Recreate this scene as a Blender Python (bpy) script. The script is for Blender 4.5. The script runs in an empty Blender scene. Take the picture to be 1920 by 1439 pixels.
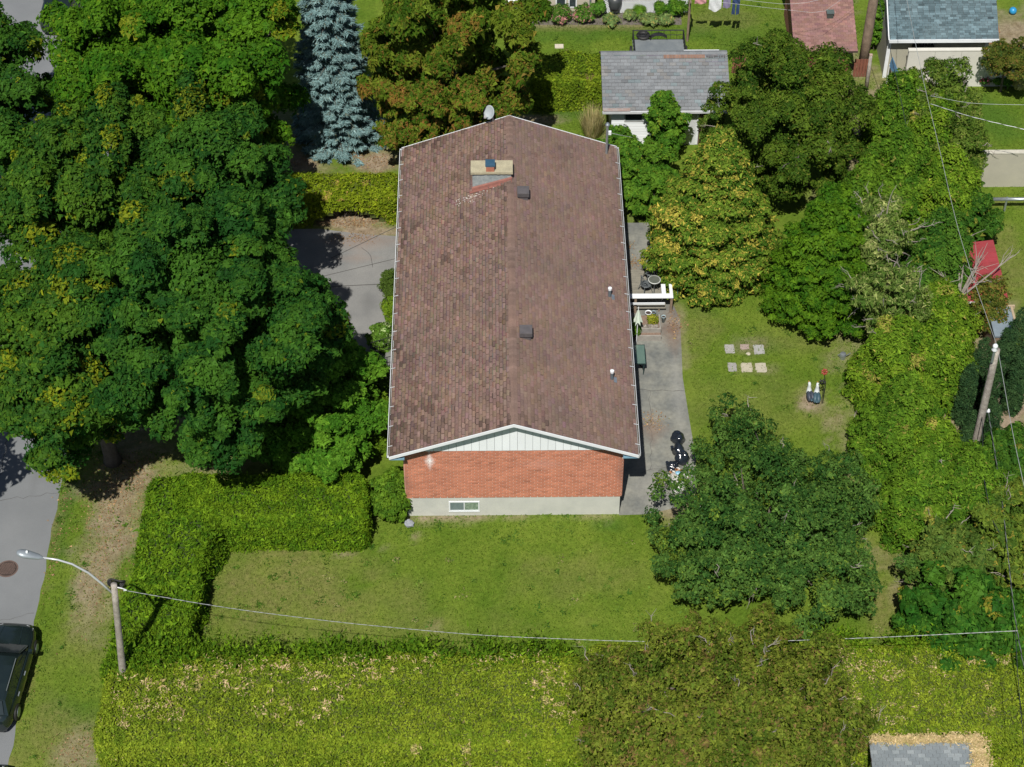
import bpy, math, random
import numpy as np
from mathutils import Vector, Matrix

# ------------------------------------------------------------------ camera, sky, sun, exposure
S = bpy.context.scene
COL = S.collection
RNG = np.random.default_rng(7)
random.seed(7)
F, PW, PH = 3883.0, 1920.0, 1439.0
_p, _y = math.radians(46.1), math.radians(0.61)
FW = np.array([math.sin(_y) * math.cos(_p), math.cos(_y) * math.cos(_p), -math.sin(_p)])
RT = np.array([math.cos(_y), -math.sin(_y), 0.0])
UP = np.cross(RT, FW)


def ray(x, y):
    return RT * (x - PW / 2) + UP * (PH / 2 - y) + FW * F


CAM = -ray(968, 966) / F * 80.6


def at(x, y, z=0.0):                       # point of the place seen at a spot of the photograph, at height z
    d = ray(x, y)
    return CAM + d * ((z - CAM[2]) / d[2])


def atY(x, y, Y):                          # the same on a vertical plane
    d = ray(x, y)
    return CAM + d * ((Y - CAM[1]) / d[1])


def ppm(p):
    return F / float((np.asarray(p) - CAM) @ FW)


cd = bpy.data.cameras.new('camera')
cd.sensor_width = 36.0
cd.lens = F * 36.0 / PW
cd.clip_start, cd.clip_end = 1.0, 2000.0
cam = bpy.data.objects.new('camera', cd)
COL.objects.link(cam)
cam.matrix_world = Matrix(((RT[0], UP[0], -FW[0], CAM[0]), (RT[1], UP[1], -FW[1], CAM[1]),
                           (RT[2], UP[2], -FW[2], CAM[2]), (0, 0, 0, 1)))
S.camera = cam

SUN_DIR = Vector((0.50, 2.40, -3.75)).normalized()
sl = bpy.data.lights.new('sun', 'SUN')
sl.energy, sl.angle, sl.color = 5.0, math.radians(0.53), (1.0, 0.955, 0.87)
so = bpy.data.objects.new('sun', sl)
COL.objects.link(so)
so.rotation_euler = SUN_DIR.to_track_quat('-Z', 'Y').to_euler()
so.location = (-10, -50, 80)
W = bpy.data.worlds.new('World')
S.world = W
W.use_nodes = True
_nt = W.node_tree
_sky = _nt.nodes.new('ShaderNodeTexSky')
_sky.sky_type = 'NISHITA'
_sky.sun_disc = False
_sky.sun_elevation = math.radians(56.8)
_sky.sun_rotation = math.radians(191.8)
_nt.links.new(_sky.outputs['Color'], _nt.nodes['Background'].inputs['Color'])
_nt.nodes['Background'].inputs['Strength'].default_value = 0.06
S.view_settings.view_transform = 'Standard'
S.view_settings.look = 'None'
S.view_settings.exposure = 0.06
S.view_settings.gamma = 1.0
S.view_settings.use_curve_mapping = False

# ------------------------------------------------------------------ materials
MATS = {}


def rgba(c):
    return (c[0], c[1], c[2], 1.0)


def new_mat(name):
    m = bpy.data.materials.new(name)
    m.use_nodes = True
    nt = m.node_tree
    return m, nt, nt.nodes['Principled BSDF']


def mat(name, c1, c2=None, scale=4.0, rough=0.7, metal=0.0, bump=0.0, bscale=None, tint=False, grain=0.0, gscale=60.0, spec=0.5, alpha=1.0):
    """two-colour noise material in world positions; tint multiplies by the mesh attribute 'tint'"""
    if name in MATS:
        return MATS[name]
    m, nt, b = new_mat(name)
    N, L = nt.nodes, nt.links
    geo = N.new('ShaderNodeNewGeometry')
    nz = N.new('ShaderNodeTexNoise')
    nz.inputs['Scale'].default_value = scale
    nz.inputs['Detail'].default_value = 5.0
    nz.inputs['Roughness'].default_value = 0.62
    L.new(geo.outputs['Position'], nz.inputs['Vector'])
    mix = N.new('ShaderNodeMix')
    mix.data_type = 'RGBA'
    c2 = c2 or tuple(min(1, x * 0.78) for x in c1)
    mix.inputs['A'].default_value = rgba(c1)
    mix.inputs['B'].default_value = rgba(c2)
    mr = N.new('ShaderNodeMapRange')
    mr.inputs['From Min'].default_value, mr.inputs['From Max'].default_value = 0.34, 0.66
    L.new(nz.outputs['Fac'], mr.inputs['Value'])
    L.new(mr.outputs['Result'], mix.inputs['Factor'])
    out = mix.outputs['Result']
    if grain:
        n2 = N.new('ShaderNodeTexNoise')
        n2.inputs['Scale'].default_value = gscale
        n2.inputs['Detail'].default_value = 3.0
        L.new(geo.outputs['Position'], n2.inputs['Vector'])
        r2 = N.new('ShaderNodeMapRange')
        r2.inputs['From Min'].default_value, r2.inputs['From Max'].default_value = 0.3, 0.7
        r2.inputs['To Min'].default_value, r2.inputs['To Max'].default_value = 1 - grain, 1 + grain
        L.new(n2.outputs['Fac'], r2.inputs['Value'])
        mm = N.new('ShaderNodeMix')
        mm.data_type, mm.blend_type = 'RGBA', 'MULTIPLY'
        mm.inputs['Factor'].default_value = 1.0
        L.new(out, mm.inputs['A'])
        L.new(r2.outputs['Result'], mm.inputs['B'])
        out = mm.outputs['Result']
    if tint:
        a = N.new('ShaderNodeAttribute')
        a.attribute_name = 'tint'
        mm = N.new('ShaderNodeMix')
        mm.data_type, mm.blend_type = 'RGBA', 'MULTIPLY'
        mm.inputs['Factor'].default_value = 1.0
        L.new(out, mm.inputs['A'])
        L.new(a.outputs['Color'], mm.inputs['B'])
        out = mm.outputs['Result']
    L.new(out, b.inputs['Base Color'])
    b.inputs['Roughness'].default_value = rough
    b.inputs['Metallic'].default_value = metal
    b.inputs['Specular IOR Level'].default_value = spec
    if bump:
        bn = N.new('ShaderNodeTexNoise')
        bn.inputs['Scale'].default_value = bscale or scale * 4
        bn.inputs['Detail'].default_value = 4.0
        L.new(geo.outputs['Position'], bn.inputs['Vector'])
        bp = N.new('ShaderNodeBump')
        bp.inputs['Strength'].default_value = bump
        bp.inputs['Distance'].default_value = 0.02
        L.new(bn.outputs['Fac'], bp.inputs['Height'])
        L.new(bp.outputs['Normal'], b.inputs['Normal'])
    MATS[name] = m
    return m


def leaf_mat(name, trans=0.26, rough=0.6, spec=0.06):
    m, nt, b = new_mat(name)
    N, L = nt.nodes, nt.links
    a = N.new('ShaderNodeAttribute')
    a.attribute_name = 'tint'
    L.new(a.outputs['Color'], b.inputs['Base Color'])
    b.inputs['Roughness'].default_value = rough
    b.inputs['Specular IOR Level'].default_value = spec
    t = N.new('ShaderNodeBsdfTranslucent')
    mm = N.new('ShaderNodeMix')
    mm.data_type, mm.blend_type = 'RGBA', 'MULTIPLY'
    mm.inputs['Factor'].default_value = 1.0
    L.new(a.outputs['Color'], mm.inputs['A'])
    mm.inputs['B'].default_value = (1.2, 1.4, 0.3, 1)
    L.new(mm.outputs['Result'], t.inputs['Color'])
    ms = N.new('ShaderNodeMixShader')
    ms.inputs['Fac'].default_value = trans
    L.new(b.outputs['BSDF'], ms.inputs[1])
    L.new(t.outputs['BSDF'], ms.inputs[2])
    L.new(ms.outputs['Shader'], N['Material Output'].inputs['Surface'])
    return m


LEAF = leaf_mat('leaf')
NEEDLE = leaf_mat('needle', trans=0.14, rough=0.7, spec=0.06)
DRY = leaf_mat('dry_leaf', trans=0.15, rough=0.75, spec=0.2)

M_BARK = mat('bark', (0.075, 0.06, 0.048), (0.13, 0.11, 0.09), scale=6, rough=0.9, bump=0.8, bscale=25)
M_TWIG = mat('bare_twig', (0.19, 0.165, 0.14), (0.3, 0.27, 0.24), scale=6, rough=0.9)
M_POLE = mat('weathered_pole_wood', (0.38, 0.35, 0.31), (0.22, 0.19, 0.165), scale=5, rough=0.9, bump=0.6, bscale=30, grain=0.25, gscale=30)
M_BROWNPOLE = mat('brown_pole_wood', (0.27, 0.2, 0.145), (0.17, 0.125, 0.09), scale=5, rough=0.9, bump=0.6, bscale=30)
M_WHITE = mat('white_paint', (0.76, 0.79, 0.82), (0.7, 0.73, 0.76), scale=3, rough=0.5)
M_SIDING = mat('white_siding_paint', (0.84, 0.88, 0.91), (0.8, 0.84, 0.87), scale=2, rough=0.5, tint=True)
M_ALU = mat('gutter_aluminium', (0.56, 0.58, 0.6), (0.46, 0.48, 0.5), scale=3, rough=0.4, metal=0.0)
M_STEEL = mat('galvanised_steel', (0.45, 0.5, 0.54), (0.36, 0.4, 0.44), scale=6, rough=0.38, metal=0.7)
M_DARKMETAL = mat('dark_metal', (0.05, 0.05, 0.055), (0.03, 0.03, 0.03), scale=6, rough=0.5, metal=0.5)
M_BLACK = mat('black_rubber', (0.012, 0.012, 0.013), (0.02, 0.02, 0.02), rough=0.6)
M_FOUND = mat('foundation_concrete', (0.57, 0.575, 0.53), (0.49, 0.50, 0.465), scale=1.6, rough=0.9, bump=0.25, bscale=30, grain=0.08)
M_MORTAR = mat('mortar', (0.88, 0.76, 0.66), (0.74, 0.62, 0.53), scale=5, rough=0.95)
M_BRICK = mat('red_brick', (0.53, 0.215, 0.132), (0.46, 0.18, 0.112), scale=1.2, rough=0.9, tint=True, grain=0.12, gscale=40)
M_CONC = mat('old_concrete', (0.235, 0.235, 0.205), (0.13, 0.138, 0.134), scale=1.1, rough=0.95, bump=0.2, bscale=40, grain=0.13, gscale=6)
M_GLASS = mat('window_glass', (0.05, 0.07, 0.075), (0.03, 0.04, 0.045), rough=0.06, spec=0.8)
M_TINWHITE = mat('tinted_plastic', (1, 1, 1), (0.92, 0.92, 0.92), scale=10, rough=0.5, tint=True)
M_TINMATT = mat('tinted_matt', (1, 1, 1), (0.82, 0.82, 0.82), scale=7, rough=0.9, tint=True, bump=0.3, bscale=40)
M_SHINGLE = None
# ------------------------------------------------------------------ mesh helpers
OFF = {}


def tag(o, label=None, cat=None, group=None, kind=None):
    for k, v in (('label', label), ('category', cat), ('group', group), ('kind', kind)):
        if v:
            o[k] = v
    return o


def thing(name, label, cat, loc, group=None):
    o = bpy.data.objects.new(name, None)
    o.empty_display_size = 0.3
    COL.objects.link(o)
    o.location = tuple(float(v) for v in loc)
    OFF[o.name] = np.array(loc, float)
    return tag(o, label, cat, group)


def link(name, me, parent=None, off=None):
    o = bpy.data.objects.new(name, me)
    COL.objects.link(o)
    if parent is not None:
        o.parent = parent
        OFF[o.name] = OFF[parent.name]
    else:
        OFF[o.name] = np.zeros(3) if off is None else np.array(off, float)
        o.location = tuple(OFF[o.name])
    return o


class MB:
    def __init__(s):
        s.v, s.f, s.c = [], [], []
        s.tint = (1.0, 1.0, 1.0)

    def add(s, vs, fs, tint=None):
        b = len(s.v)
        s.v += [tuple(map(float, p)) for p in vs]
        s.f += [tuple(b + i for i in f) for f in fs]
        s.c += [tint or s.tint] * len(vs)
        return s

    def box(s, x0, x1, y0, y1, z0, z1, tint=None):
        return s.hexa([(x0, y0, z0), (x1, y0, z0), (x1, y1, z0), (x0, y1, z0), (x0, y0, z1), (x1, y0, z1), (x1, y1, z1), (x0, y1, z1)], tint)

    def hexa(s, p, tint=None):
        return s.add(p, [(3, 2, 1, 0), (4, 5, 6, 7), (0, 1, 5, 4), (1, 2, 6, 5), (2, 3, 7, 6), (3, 0, 4, 7)], tint)

    def beam(s, a, b, w, h, up=(0, 0, 1), tint=None):     # rectangular bar from a to b
        a, b = np.array(a, float), np.array(b, float)
        d = b - a
        d /= np.linalg.norm(d)
        sd = np.cross(d, np.array(up, float))
        if np.linalg.norm(sd) < 1e-6:
            sd = np.cross(d, (1, 0, 0))
        sd /= np.linalg.norm(sd)
        u = np.cross(sd, d)
        o = [-sd * w / 2 - u * h / 2, sd * w / 2 - u * h / 2, sd * w / 2 + u * h / 2, -sd * w / 2 + u * h / 2]
        return s.add([a + q for q in o] + [b + q for q in o], [(0, 1, 2, 3)[::-1], (4, 5, 6, 7), (0, 1, 5, 4), (1, 2, 6, 5), (2, 3, 7, 6), (3, 0, 4, 7)][0:6], tint)

    def tube(s, pts, r, n=8, tint=None, caps=True):
        pts = [np.array(p, float) for p in pts]
        rs = list(r) if hasattr(r, '__len__') else [r] * len(pts)
        vs, fs = [], []
        ref = None
        for i, p in enumerate(pts):
            d = pts[min(i + 1, len(pts) - 1)] - pts[max(i - 1, 0)]
            d /= max(np.linalg.norm(d), 1e-9)
            if ref is None:
                ref = np.cross(d, (0, 0, 1) if abs(d[2]) < 0.9 else (1, 0, 0))
            a = ref - d * (ref @ d)
            a /= max(np.linalg.norm(a), 1e-9)
            ref = a
            b = np.cross(d, a)
            for k in range(n):
                t = 2 * math.pi * k / n
                vs.append(p + (a * math.cos(t) + b * math.sin(t)) * rs[i])
        for i in range(len(pts) - 1):
            for k in range(n):
                k2 = (k + 1) % n
                fs.append((i * n + k, i * n + k2, (i + 1) * n + k2, (i + 1) * n + k))
        if caps:
            fs.append(tuple(range(n))[::-1])
            fs.append(tuple((len(pts) - 1) * n + k for k in range(n)))
        return s.add(vs, fs, tint)

    def lathe(s, prof, c, n=16, tint=None, axis=None, caps=(True, True)):
        vs, fs = [], []
        for r, z in prof:
            for k in range(n):
                t = 2 * math.pi * k / n
                q = np.array((r * math.cos(t), r * math.sin(t), z))
                if axis is not None:
                    q = axis @ q
                vs.append(np.array(c) + q)
        m = len(prof)
        for i in range(m - 1):
            for k in range(n):
                k2 = (k + 1) % n
                fs.append((i * n + k, i * n + k2, (i + 1) * n + k2, (i + 1) * n + k))
        if caps[0]:
            fs.append(tuple(range(n))[::-1])
        if caps[1]:
            fs.append(tuple((m - 1) * n + k for k in range(n)))
        return s.add(vs, fs, tint)

    def ell(s, c, r, nu=12, nv=8, R=None, tint=None, noise=0.0):
        vs, fs = [], []
        for j in range(nv + 1):
            ph = math.pi * j / nv
            for k in range(nu):
                t = 2 * math.pi * k / nu
                q = np.array((math.sin(ph) * math.cos(t), math.sin(ph) * math.sin(t), math.cos(ph)))
                q = q * (1 + (random.uniform(-noise, noise) if 0 < j < nv else 0)) * np.array(r)
                if R is not None:
                    q = R @ q
                vs.append(np.array(c) + q)
        for j in range(nv):
            for k in range(nu):
                k2 = (k + 1) % nu
                fs.append((j * nu + k, (j + 1) * nu + k, (j + 1) * nu + k2, j * nu + k2))
        return s.add(vs, fs, tint)

    def prism(s, poly, z0, z1, tint=None):
        n = len(poly)
        vs = [(p[0], p[1], z0) for p in poly] + [(p[0], p[1], z1) for p in poly]
        fs = [tuple(range(n))[::-1], tuple(range(n, 2 * n))] + [(i, (i + 1) % n, n + (i + 1) % n, n + i) for i in range(n)]
        return s.add(vs, fs, tint)

    def mesh(s, name, m, off=(0, 0, 0), smooth=False):
        me = bpy.data.meshes.new(name)
        o = np.array(off, float)
        me.from_pydata([tuple(np.array(p) - o) for p in s.v], [], s.f)
        me.materials.append(m)
        ca = me.color_attributes.new('tint', 'FLOAT_COLOR', 'POINT')
        ca.data.foreach_set('color', np.c_[np.array(s.c, np.float32), np.ones(len(s.c), np.float32)].ravel())
        me.update()
        if smooth:
            me.polygons.foreach_set('use_smooth', np.ones(len(me.polygons), bool))
        return me

    def build(s, name, m, parent=None, smooth=False, origin=None):
        off = OFF[parent.name] if parent is not None else (np.zeros(3) if origin is None else np.array(origin, float))
        return link(name, s.mesh(name, m, off, smooth), parent, off)


def single(name, mb, m, label, cat, origin, group=None, smooth=False):
    return tag(mb.build(name, m, None, smooth, origin), label, cat, group)


def rotz(a):
    c, s_ = math.cos(a), math.sin(a)
    return np.array(((c, -s_, 0), (s_, c, 0), (0, 0, 1)))


def rotx(a):
    c, s_ = math.cos(a), math.sin(a)
    return np.array(((1, 0, 0), (0, c, -s_), (0, s_, c)))


def roty(a):
    c, s_ = math.cos(a), math.sin(a)
    return np.array(((c, 0, s_), (0, 1, 0), (-s_, 0, c)))


# ------------------------------------------------------------------ foliage
def norm(a):
    return a / np.maximum(np.linalg.norm(a, axis=-1, keepdims=True), 1e-9)


def quads(name, V, cols, m, parent=None, off=None, kind=None):
    """V (N,k,3) corners of N flat pieces, cols (N,3)"""
    N, K = V.shape[:2]
    o = OFF[parent.name] if parent is not None else (np.zeros(3) if off is None else np.array(off, float))
    me = bpy.data.meshes.new(name)
    me.vertices.add(K * N)
    me.vertices.foreach_set('co', (V - o).astype(np.float32).ravel())
    me.loops.add(K * N)
    me.loops.foreach_set('vertex_index', np.arange(K * N, dtype=np.int32))
    me.polygons.add(N)
    me.polygons.foreach_set('loop_start', np.arange(0, K * N, K, dtype=np.int32))
    me.materials.append(m)
    me.update(calc_edges=True)
    ca = me.color_attributes.new('tint', 'FLOAT_COLOR', 'POINT')
    c4 = np.ones((N, K, 4), np.float32)
    c4[:, :, :3] = np.clip(cols, 0.002, 0.95)[:, None, :]
    ca.data.foreach_set('color', c4.ravel())
    ob = link(name, me, parent, o)
    if kind:
        ob['kind'] = kind
    return ob


def leaf_quads(pos, nrm, L, Wd, rng, droop=0.3, fold=0.12, per=1, out=None, along=None):
    if per > 1:
        pos, nrm = np.repeat(pos, per, 0), np.repeat(nrm, per, 0)
    N = len(pos)
    n = norm(nrm + rng.normal(0, 0.28, (N, 3)))
    t = rng.normal(0, 1, (N, 3)) if along is None else along + rng.normal(0, 0.35, (N, 3))
    t = norm(t - (t * n).sum(1, keepdims=True) * n)
    t = norm(t + np.array((0, 0, -droop)))
    b = norm(np.cross(n, t))
    n2 = np.cross(t, b)
    s = np.clip(rng.lognormal(-0.06, 0.36, (N, 1)), 0.45, 2.1)
    L, Wd = L * s, Wd * s
    base = pos - t * L * 0.2
    V = np.empty((N, 3, 3))
    V[:, 0] = base + b * Wd * 0.5
    V[:, 1] = base + t * L * 0.9 - n2 * fold * L
    V[:, 2] = base - b * Wd * 0.5 + t * L * rng.uniform(0, 0.35, (N, 1))
    return V


def fib(n, rng):
    i = np.arange(n) + 0.5
    z = 1 - 2 * i / n
    t = i * math.pi * (3 - math.sqrt(5)) + rng.uniform(0, 6.28)
    r = np.sqrt(np.maximum(0, 1 - z * z))
    return norm(np.c_[r * np.cos(t), r * np.sin(t), z] + rng.normal(0, 0.12, (n, 3)))


def clumps_round(c, R, rc, rng, cover=1.0, lobes=5, amp=0.22, zcut=-0.75, flat=0.8, fill=0.28, sat=4):
    c, R = np.array(c, float), np.array(R, float)
    Rm = float(np.mean(R))
    K = max(8, int(cover * 2.7 * (Rm / rc) ** 2))
    d = fib(K, rng)
    d = d[d[:, 2] > zcut]
    ld = norm(rng.normal(0, 1, (lobes, 3)) * np.array((1, 1, 0.6)))
    la = rng.uniform(-amp, amp, lobes)
    g = 1 + (np.maximum(0, d @ ld.T) ** 4 * la).sum(1) + rng.normal(0, 0.11, len(d))
    cc = c + d * R * ((1 - rc / Rm * 0.6) * g)[:, None]
    d2 = fib(max(4, int(K * fill)), rng)
    c2 = c + d2 * R * rng.uniform(0.35, 0.68, (len(d2), 1))
    C = np.r_[cc, c2]
    r = rc * rng.uniform(0.6, 1.3, len(C))
    r[len(cc):] *= 1.3
    an = rng.uniform(0.72, 1.3, (len(C), 3))
    R3 = np.c_[r, r, r * flat] * an
    return satellites(C, R3, c, rng, len(cc), sat)


def satellites(C, R3, c, rng, n_outer, sat=3):
    """small tufts riding on the outer clumps, so that no clump reads as a ball"""
    if not sat:
        return C, R3
    k = np.repeat(np.arange(n_outer), sat)
    d = norm(norm(C[k] - c) * 0.7 + rng.normal(0, 0.7, (len(k), 3)) + np.array((0, 0, 0.25)))
    C2 = C[k] + d * R3[k] * rng.uniform(0.75, 1.15, (len(k), 1))
    R2 = R3[k] * rng.uniform(0.32, 0.6, (len(k), 1)) * rng.uniform(0.75, 1.3, (len(k), 3))
    return np.r_[C, C2], np.r_[R3, R2]


def clumps_cone(base, H, rfun, rc, rng, z0=0.2, cover=1.0, flat=1.25):
    C, r = [], []
    z = z0
    while z < H:
        rr = rfun(z / H)
        k = max(1, int(cover * 2 * math.pi * max(rr, 0.1) / (rc * 1.15)))
        a0 = rng.uniform(0, 6.28)
        for i in range(k):
            a = a0 + 2 * math.pi * i / k + rng.normal(0, 0.12)
            q = max(0, rr - rc * 0.5) * rng.uniform(0.86, 1.1)
            C.append((base[0] + q * math.cos(a), base[1] + q * math.sin(a), base[2] + z + rng.normal(0, 0.12)))
            r.append(rc * rng.uniform(0.7, 1.25))
        if rr > 1.2 * rc:
            for i in range(max(1, k // 3)):
                a = rng.uniform(0, 6.28)
                q = rr * 0.45
                C.append((base[0] + q * math.cos(a), base[1] + q * math.sin(a), base[2] + z))
                r.append(rc * 1.25)
        z += rc * 0.95
    C, r = np.array(C), np.array(r)
    an = rng.uniform(0.72, 1.3, (len(C), 3))
    return satellites(C, np.c_[r, r, r * flat] * an, np.array((base[0], base[1], base[2] + H * 0.35)), rng, len(C), 2)


def sample_clumps(C, R, dens, rng, down=0.35, cull=0.72, shell=(0.6, 1.12)):
    area = 4 * math.pi * (R[:, 0] * R[:, 1] * R[:, 2]) ** (2 / 3)
    n = np.maximum(6, (area * dens).astype(int))
    idx = np.repeat(np.arange(len(C)), n)
    d = norm(rng.normal(0, 1, (len(idx), 3)))
    flip = (d[:, 2] < -0.2) & (rng.random(len(d)) > down)
    d[flip, 2] *= -1
    u = rng.uniform(*shell, (len(idx), 1))
    pos = C[idx] + d * R[idx] * u
    keep = np.ones(len(pos), bool)
    for k in range(len(C)):
        lo, hi = C[k] - R[k], C[k] + R[k]
        w = np.nonzero((pos[:, 0] > lo[0]) & (pos[:, 0] < hi[0]) & (pos[:, 1] > lo[1]) & (pos[:, 1] < hi[1]) & (idx != k))[0]
        if len(w):
            q = (pos[w] - C[k]) / R[k]
            keep[w[(q * q).sum(1) < cull * cull]] = False
    return pos[keep], d[keep], idx[keep]


def tints(pos, idx, rng, A, B, jit=0.18, cj=0.35, acc=None, accp=0.0, accl=0.0, patch=None):
    A, B = np.array(A), np.array(B)
    k = idx.max() + 1 if len(idx) else 1
    ct = rng.normal(0, cj, k)
    t = np.clip(0.5 + ct[idx] + rng.normal(0, 0.28, len(idx)), 0, 1)[:, None]
    c = A * (1 - t) + B * t
    if acc is not None:
        acc = np.array(acc)
        flag = (rng.random(k) < accp)[idx] & (rng.random(len(idx)) < 0.65)
        flag |= rng.random(len(idx)) < accl
        if patch is not None:
            flag |= patch(pos) & (rng.random(len(idx)) < 0.55)
        w = rng.uniform(0.45, 1, (len(idx), 1)) * flag[:, None]
        c = c * (1 - w) + acc * w
    return c * np.clip(1 + rng.normal(0, jit, (len(idx), 1)), 0.5, 1.6)


def trunk_mb(base, top, r, limbs, rng):
    mb = MB()
    b, t = np.array(base, float), np.array(top, float)
    mid = (b + t) / 2 + rng.normal(0, 0.12, 3)
    mb.tube([b - (0, 0, 0.05), b + (t - b) * 0.06, mid, t], [r * 1.35, r, r * 0.8, r * 0.5], 10)
    for e in limbs:
        s = b + (t - b) * rng.uniform(0.35, 0.95)
        m2 = (s + e) / 2 + rng.normal(0, 0.2, 3) + (0, 0, 0.2)
        mb.tube([s, m2, e], [r * 0.42, r * 0.27, r * 0.07], 6)
    return mb


def tree(name, label, cat, base, C, R, dens, L, Wd, cols, seed, per=1, droop=0.35, m=None, trunk_r=0.2, group=None,
         cull=0.72, trunk_top=None, nlimb=7, down=0.2, outw=0.6, upw=0.45, twigs=0, tw_len=0.9, shell=(0.6, 1.12), fold=0.12):
    rng = np.random.default_rng(seed)
    t = thing(name, label, cat, base, group)
    pos, d, idx = sample_clumps(C, R, dens, rng, down, cull, shell)
    ctr = C.mean(0)
    n = norm(d * outw + np.array((0, 0, upw)) + norm(pos - ctr) * 0.25)
    if per > 1:
        posr, idr = np.repeat(pos, per, 0), np.repeat(idx, per, 0)
    else:
        posr, idr = pos, idx
    V = leaf_quads(pos, n, L, Wd, rng, droop, fold, per)
    cl = cols(posr, idr, rng)
    quads('crown', V, cl, m or LEAF, t)
    if trunk_r:
        top = trunk_top if trunk_top is not None else (base[0] * 0.4 + ctr[0] * 0.6, base[1] * 0.4 + ctr[1] * 0.6, ctr[2])
        far = C[rng.choice(len(C), min(nlimb, len(C)), replace=False)]
        trunk_mb(base, top, trunk_r, [ctr + (e - ctr) * 0.85 for e in far], rng).build('trunk', M_BARK, t, True)
    if twigs:
        mb = MB()
        for k in range(twigs):
            j = rng.integers(len(C))
            s = C[j] + (0, 0, R[j, 2] * 0.3)
            dd = norm(norm(C[j] - ctr) + rng.normal(0, 0.5, 3) + (0, 0, 0.35))
            e = s + dd * (R[j, 0] + tw_len * rng.uniform(0.3, 1))
            mid = (s + e) / 2 + rng.normal(0, 0.08, 3)
            mb.tube([s, (s + mid) / 2 + rng.normal(0, 0.04, 3), mid, (mid + e) / 2 + rng.normal(0, 0.05, 3), e], [0.022, 0.019, 0.015, 0.01, 0.005], 4)
            for q in range(3):
                f = rng.uniform(0.4, 0.9)
                a = s + (e - s) * f
                mb.tube([a, a + norm(dd + rng.normal(0, 0.7, 3)) * rng.uniform(0.12, 0.35)], [0.010, 0.004], 3)
        o = mb.build('twigs', M_TWIG, t)
        o['kind'] = 'stuff'
    return t


def two(A, B, **k):
    return lambda p, i, r: tints(p, i, r, A, B, **k)


def rounded_samples(n, hx, hy, z1, r, rng, z0=0.0, bot=False):
    """points and normals on a box (half sizes hx, hy, z0..z1) with rounded edges"""
    hz = (z1 - z0) / 2
    A = np.array([4 * hx * hy, 4 * hx * hz, 4 * hx * hz, 4 * hy * hz, 4 * hy * hz])
    f = rng.choice(5, n, p=A / A.sum())
    p = rng.uniform(-1, 1, (n, 3)) * np.array((hx, hy, hz))
    p[f == 0, 2] = hz
    p[f == 1, 1] = -hy
    p[f == 2, 1] = hy
    p[f == 3, 0] = -hx
    p[f == 4, 0] = hx
    lim = np.array((hx - r, hy - r, hz - r))
    q = np.clip(p, -lim, lim)
    q[:, 2] = np.clip(p[:, 2], -hz, hz - r)
    d = norm(p - q + 1e-9)
    return q + d * r + np.array((0, 0, z0 + hz)), d


def waves(p, seed):
    r = np.random.default_rng(seed)
    o = np.zeros(len(p))
    for k in range(9):
        w = r.normal(0, 1, 3) * r.uniform(0.5, 4.0)
        o += np.sin(p @ w + r.uniform(0, 6.28)) * r.uniform(0.3, 1) / (0.5 + 0.25 * np.linalg.norm(w))
    return o / 3.0


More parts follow.
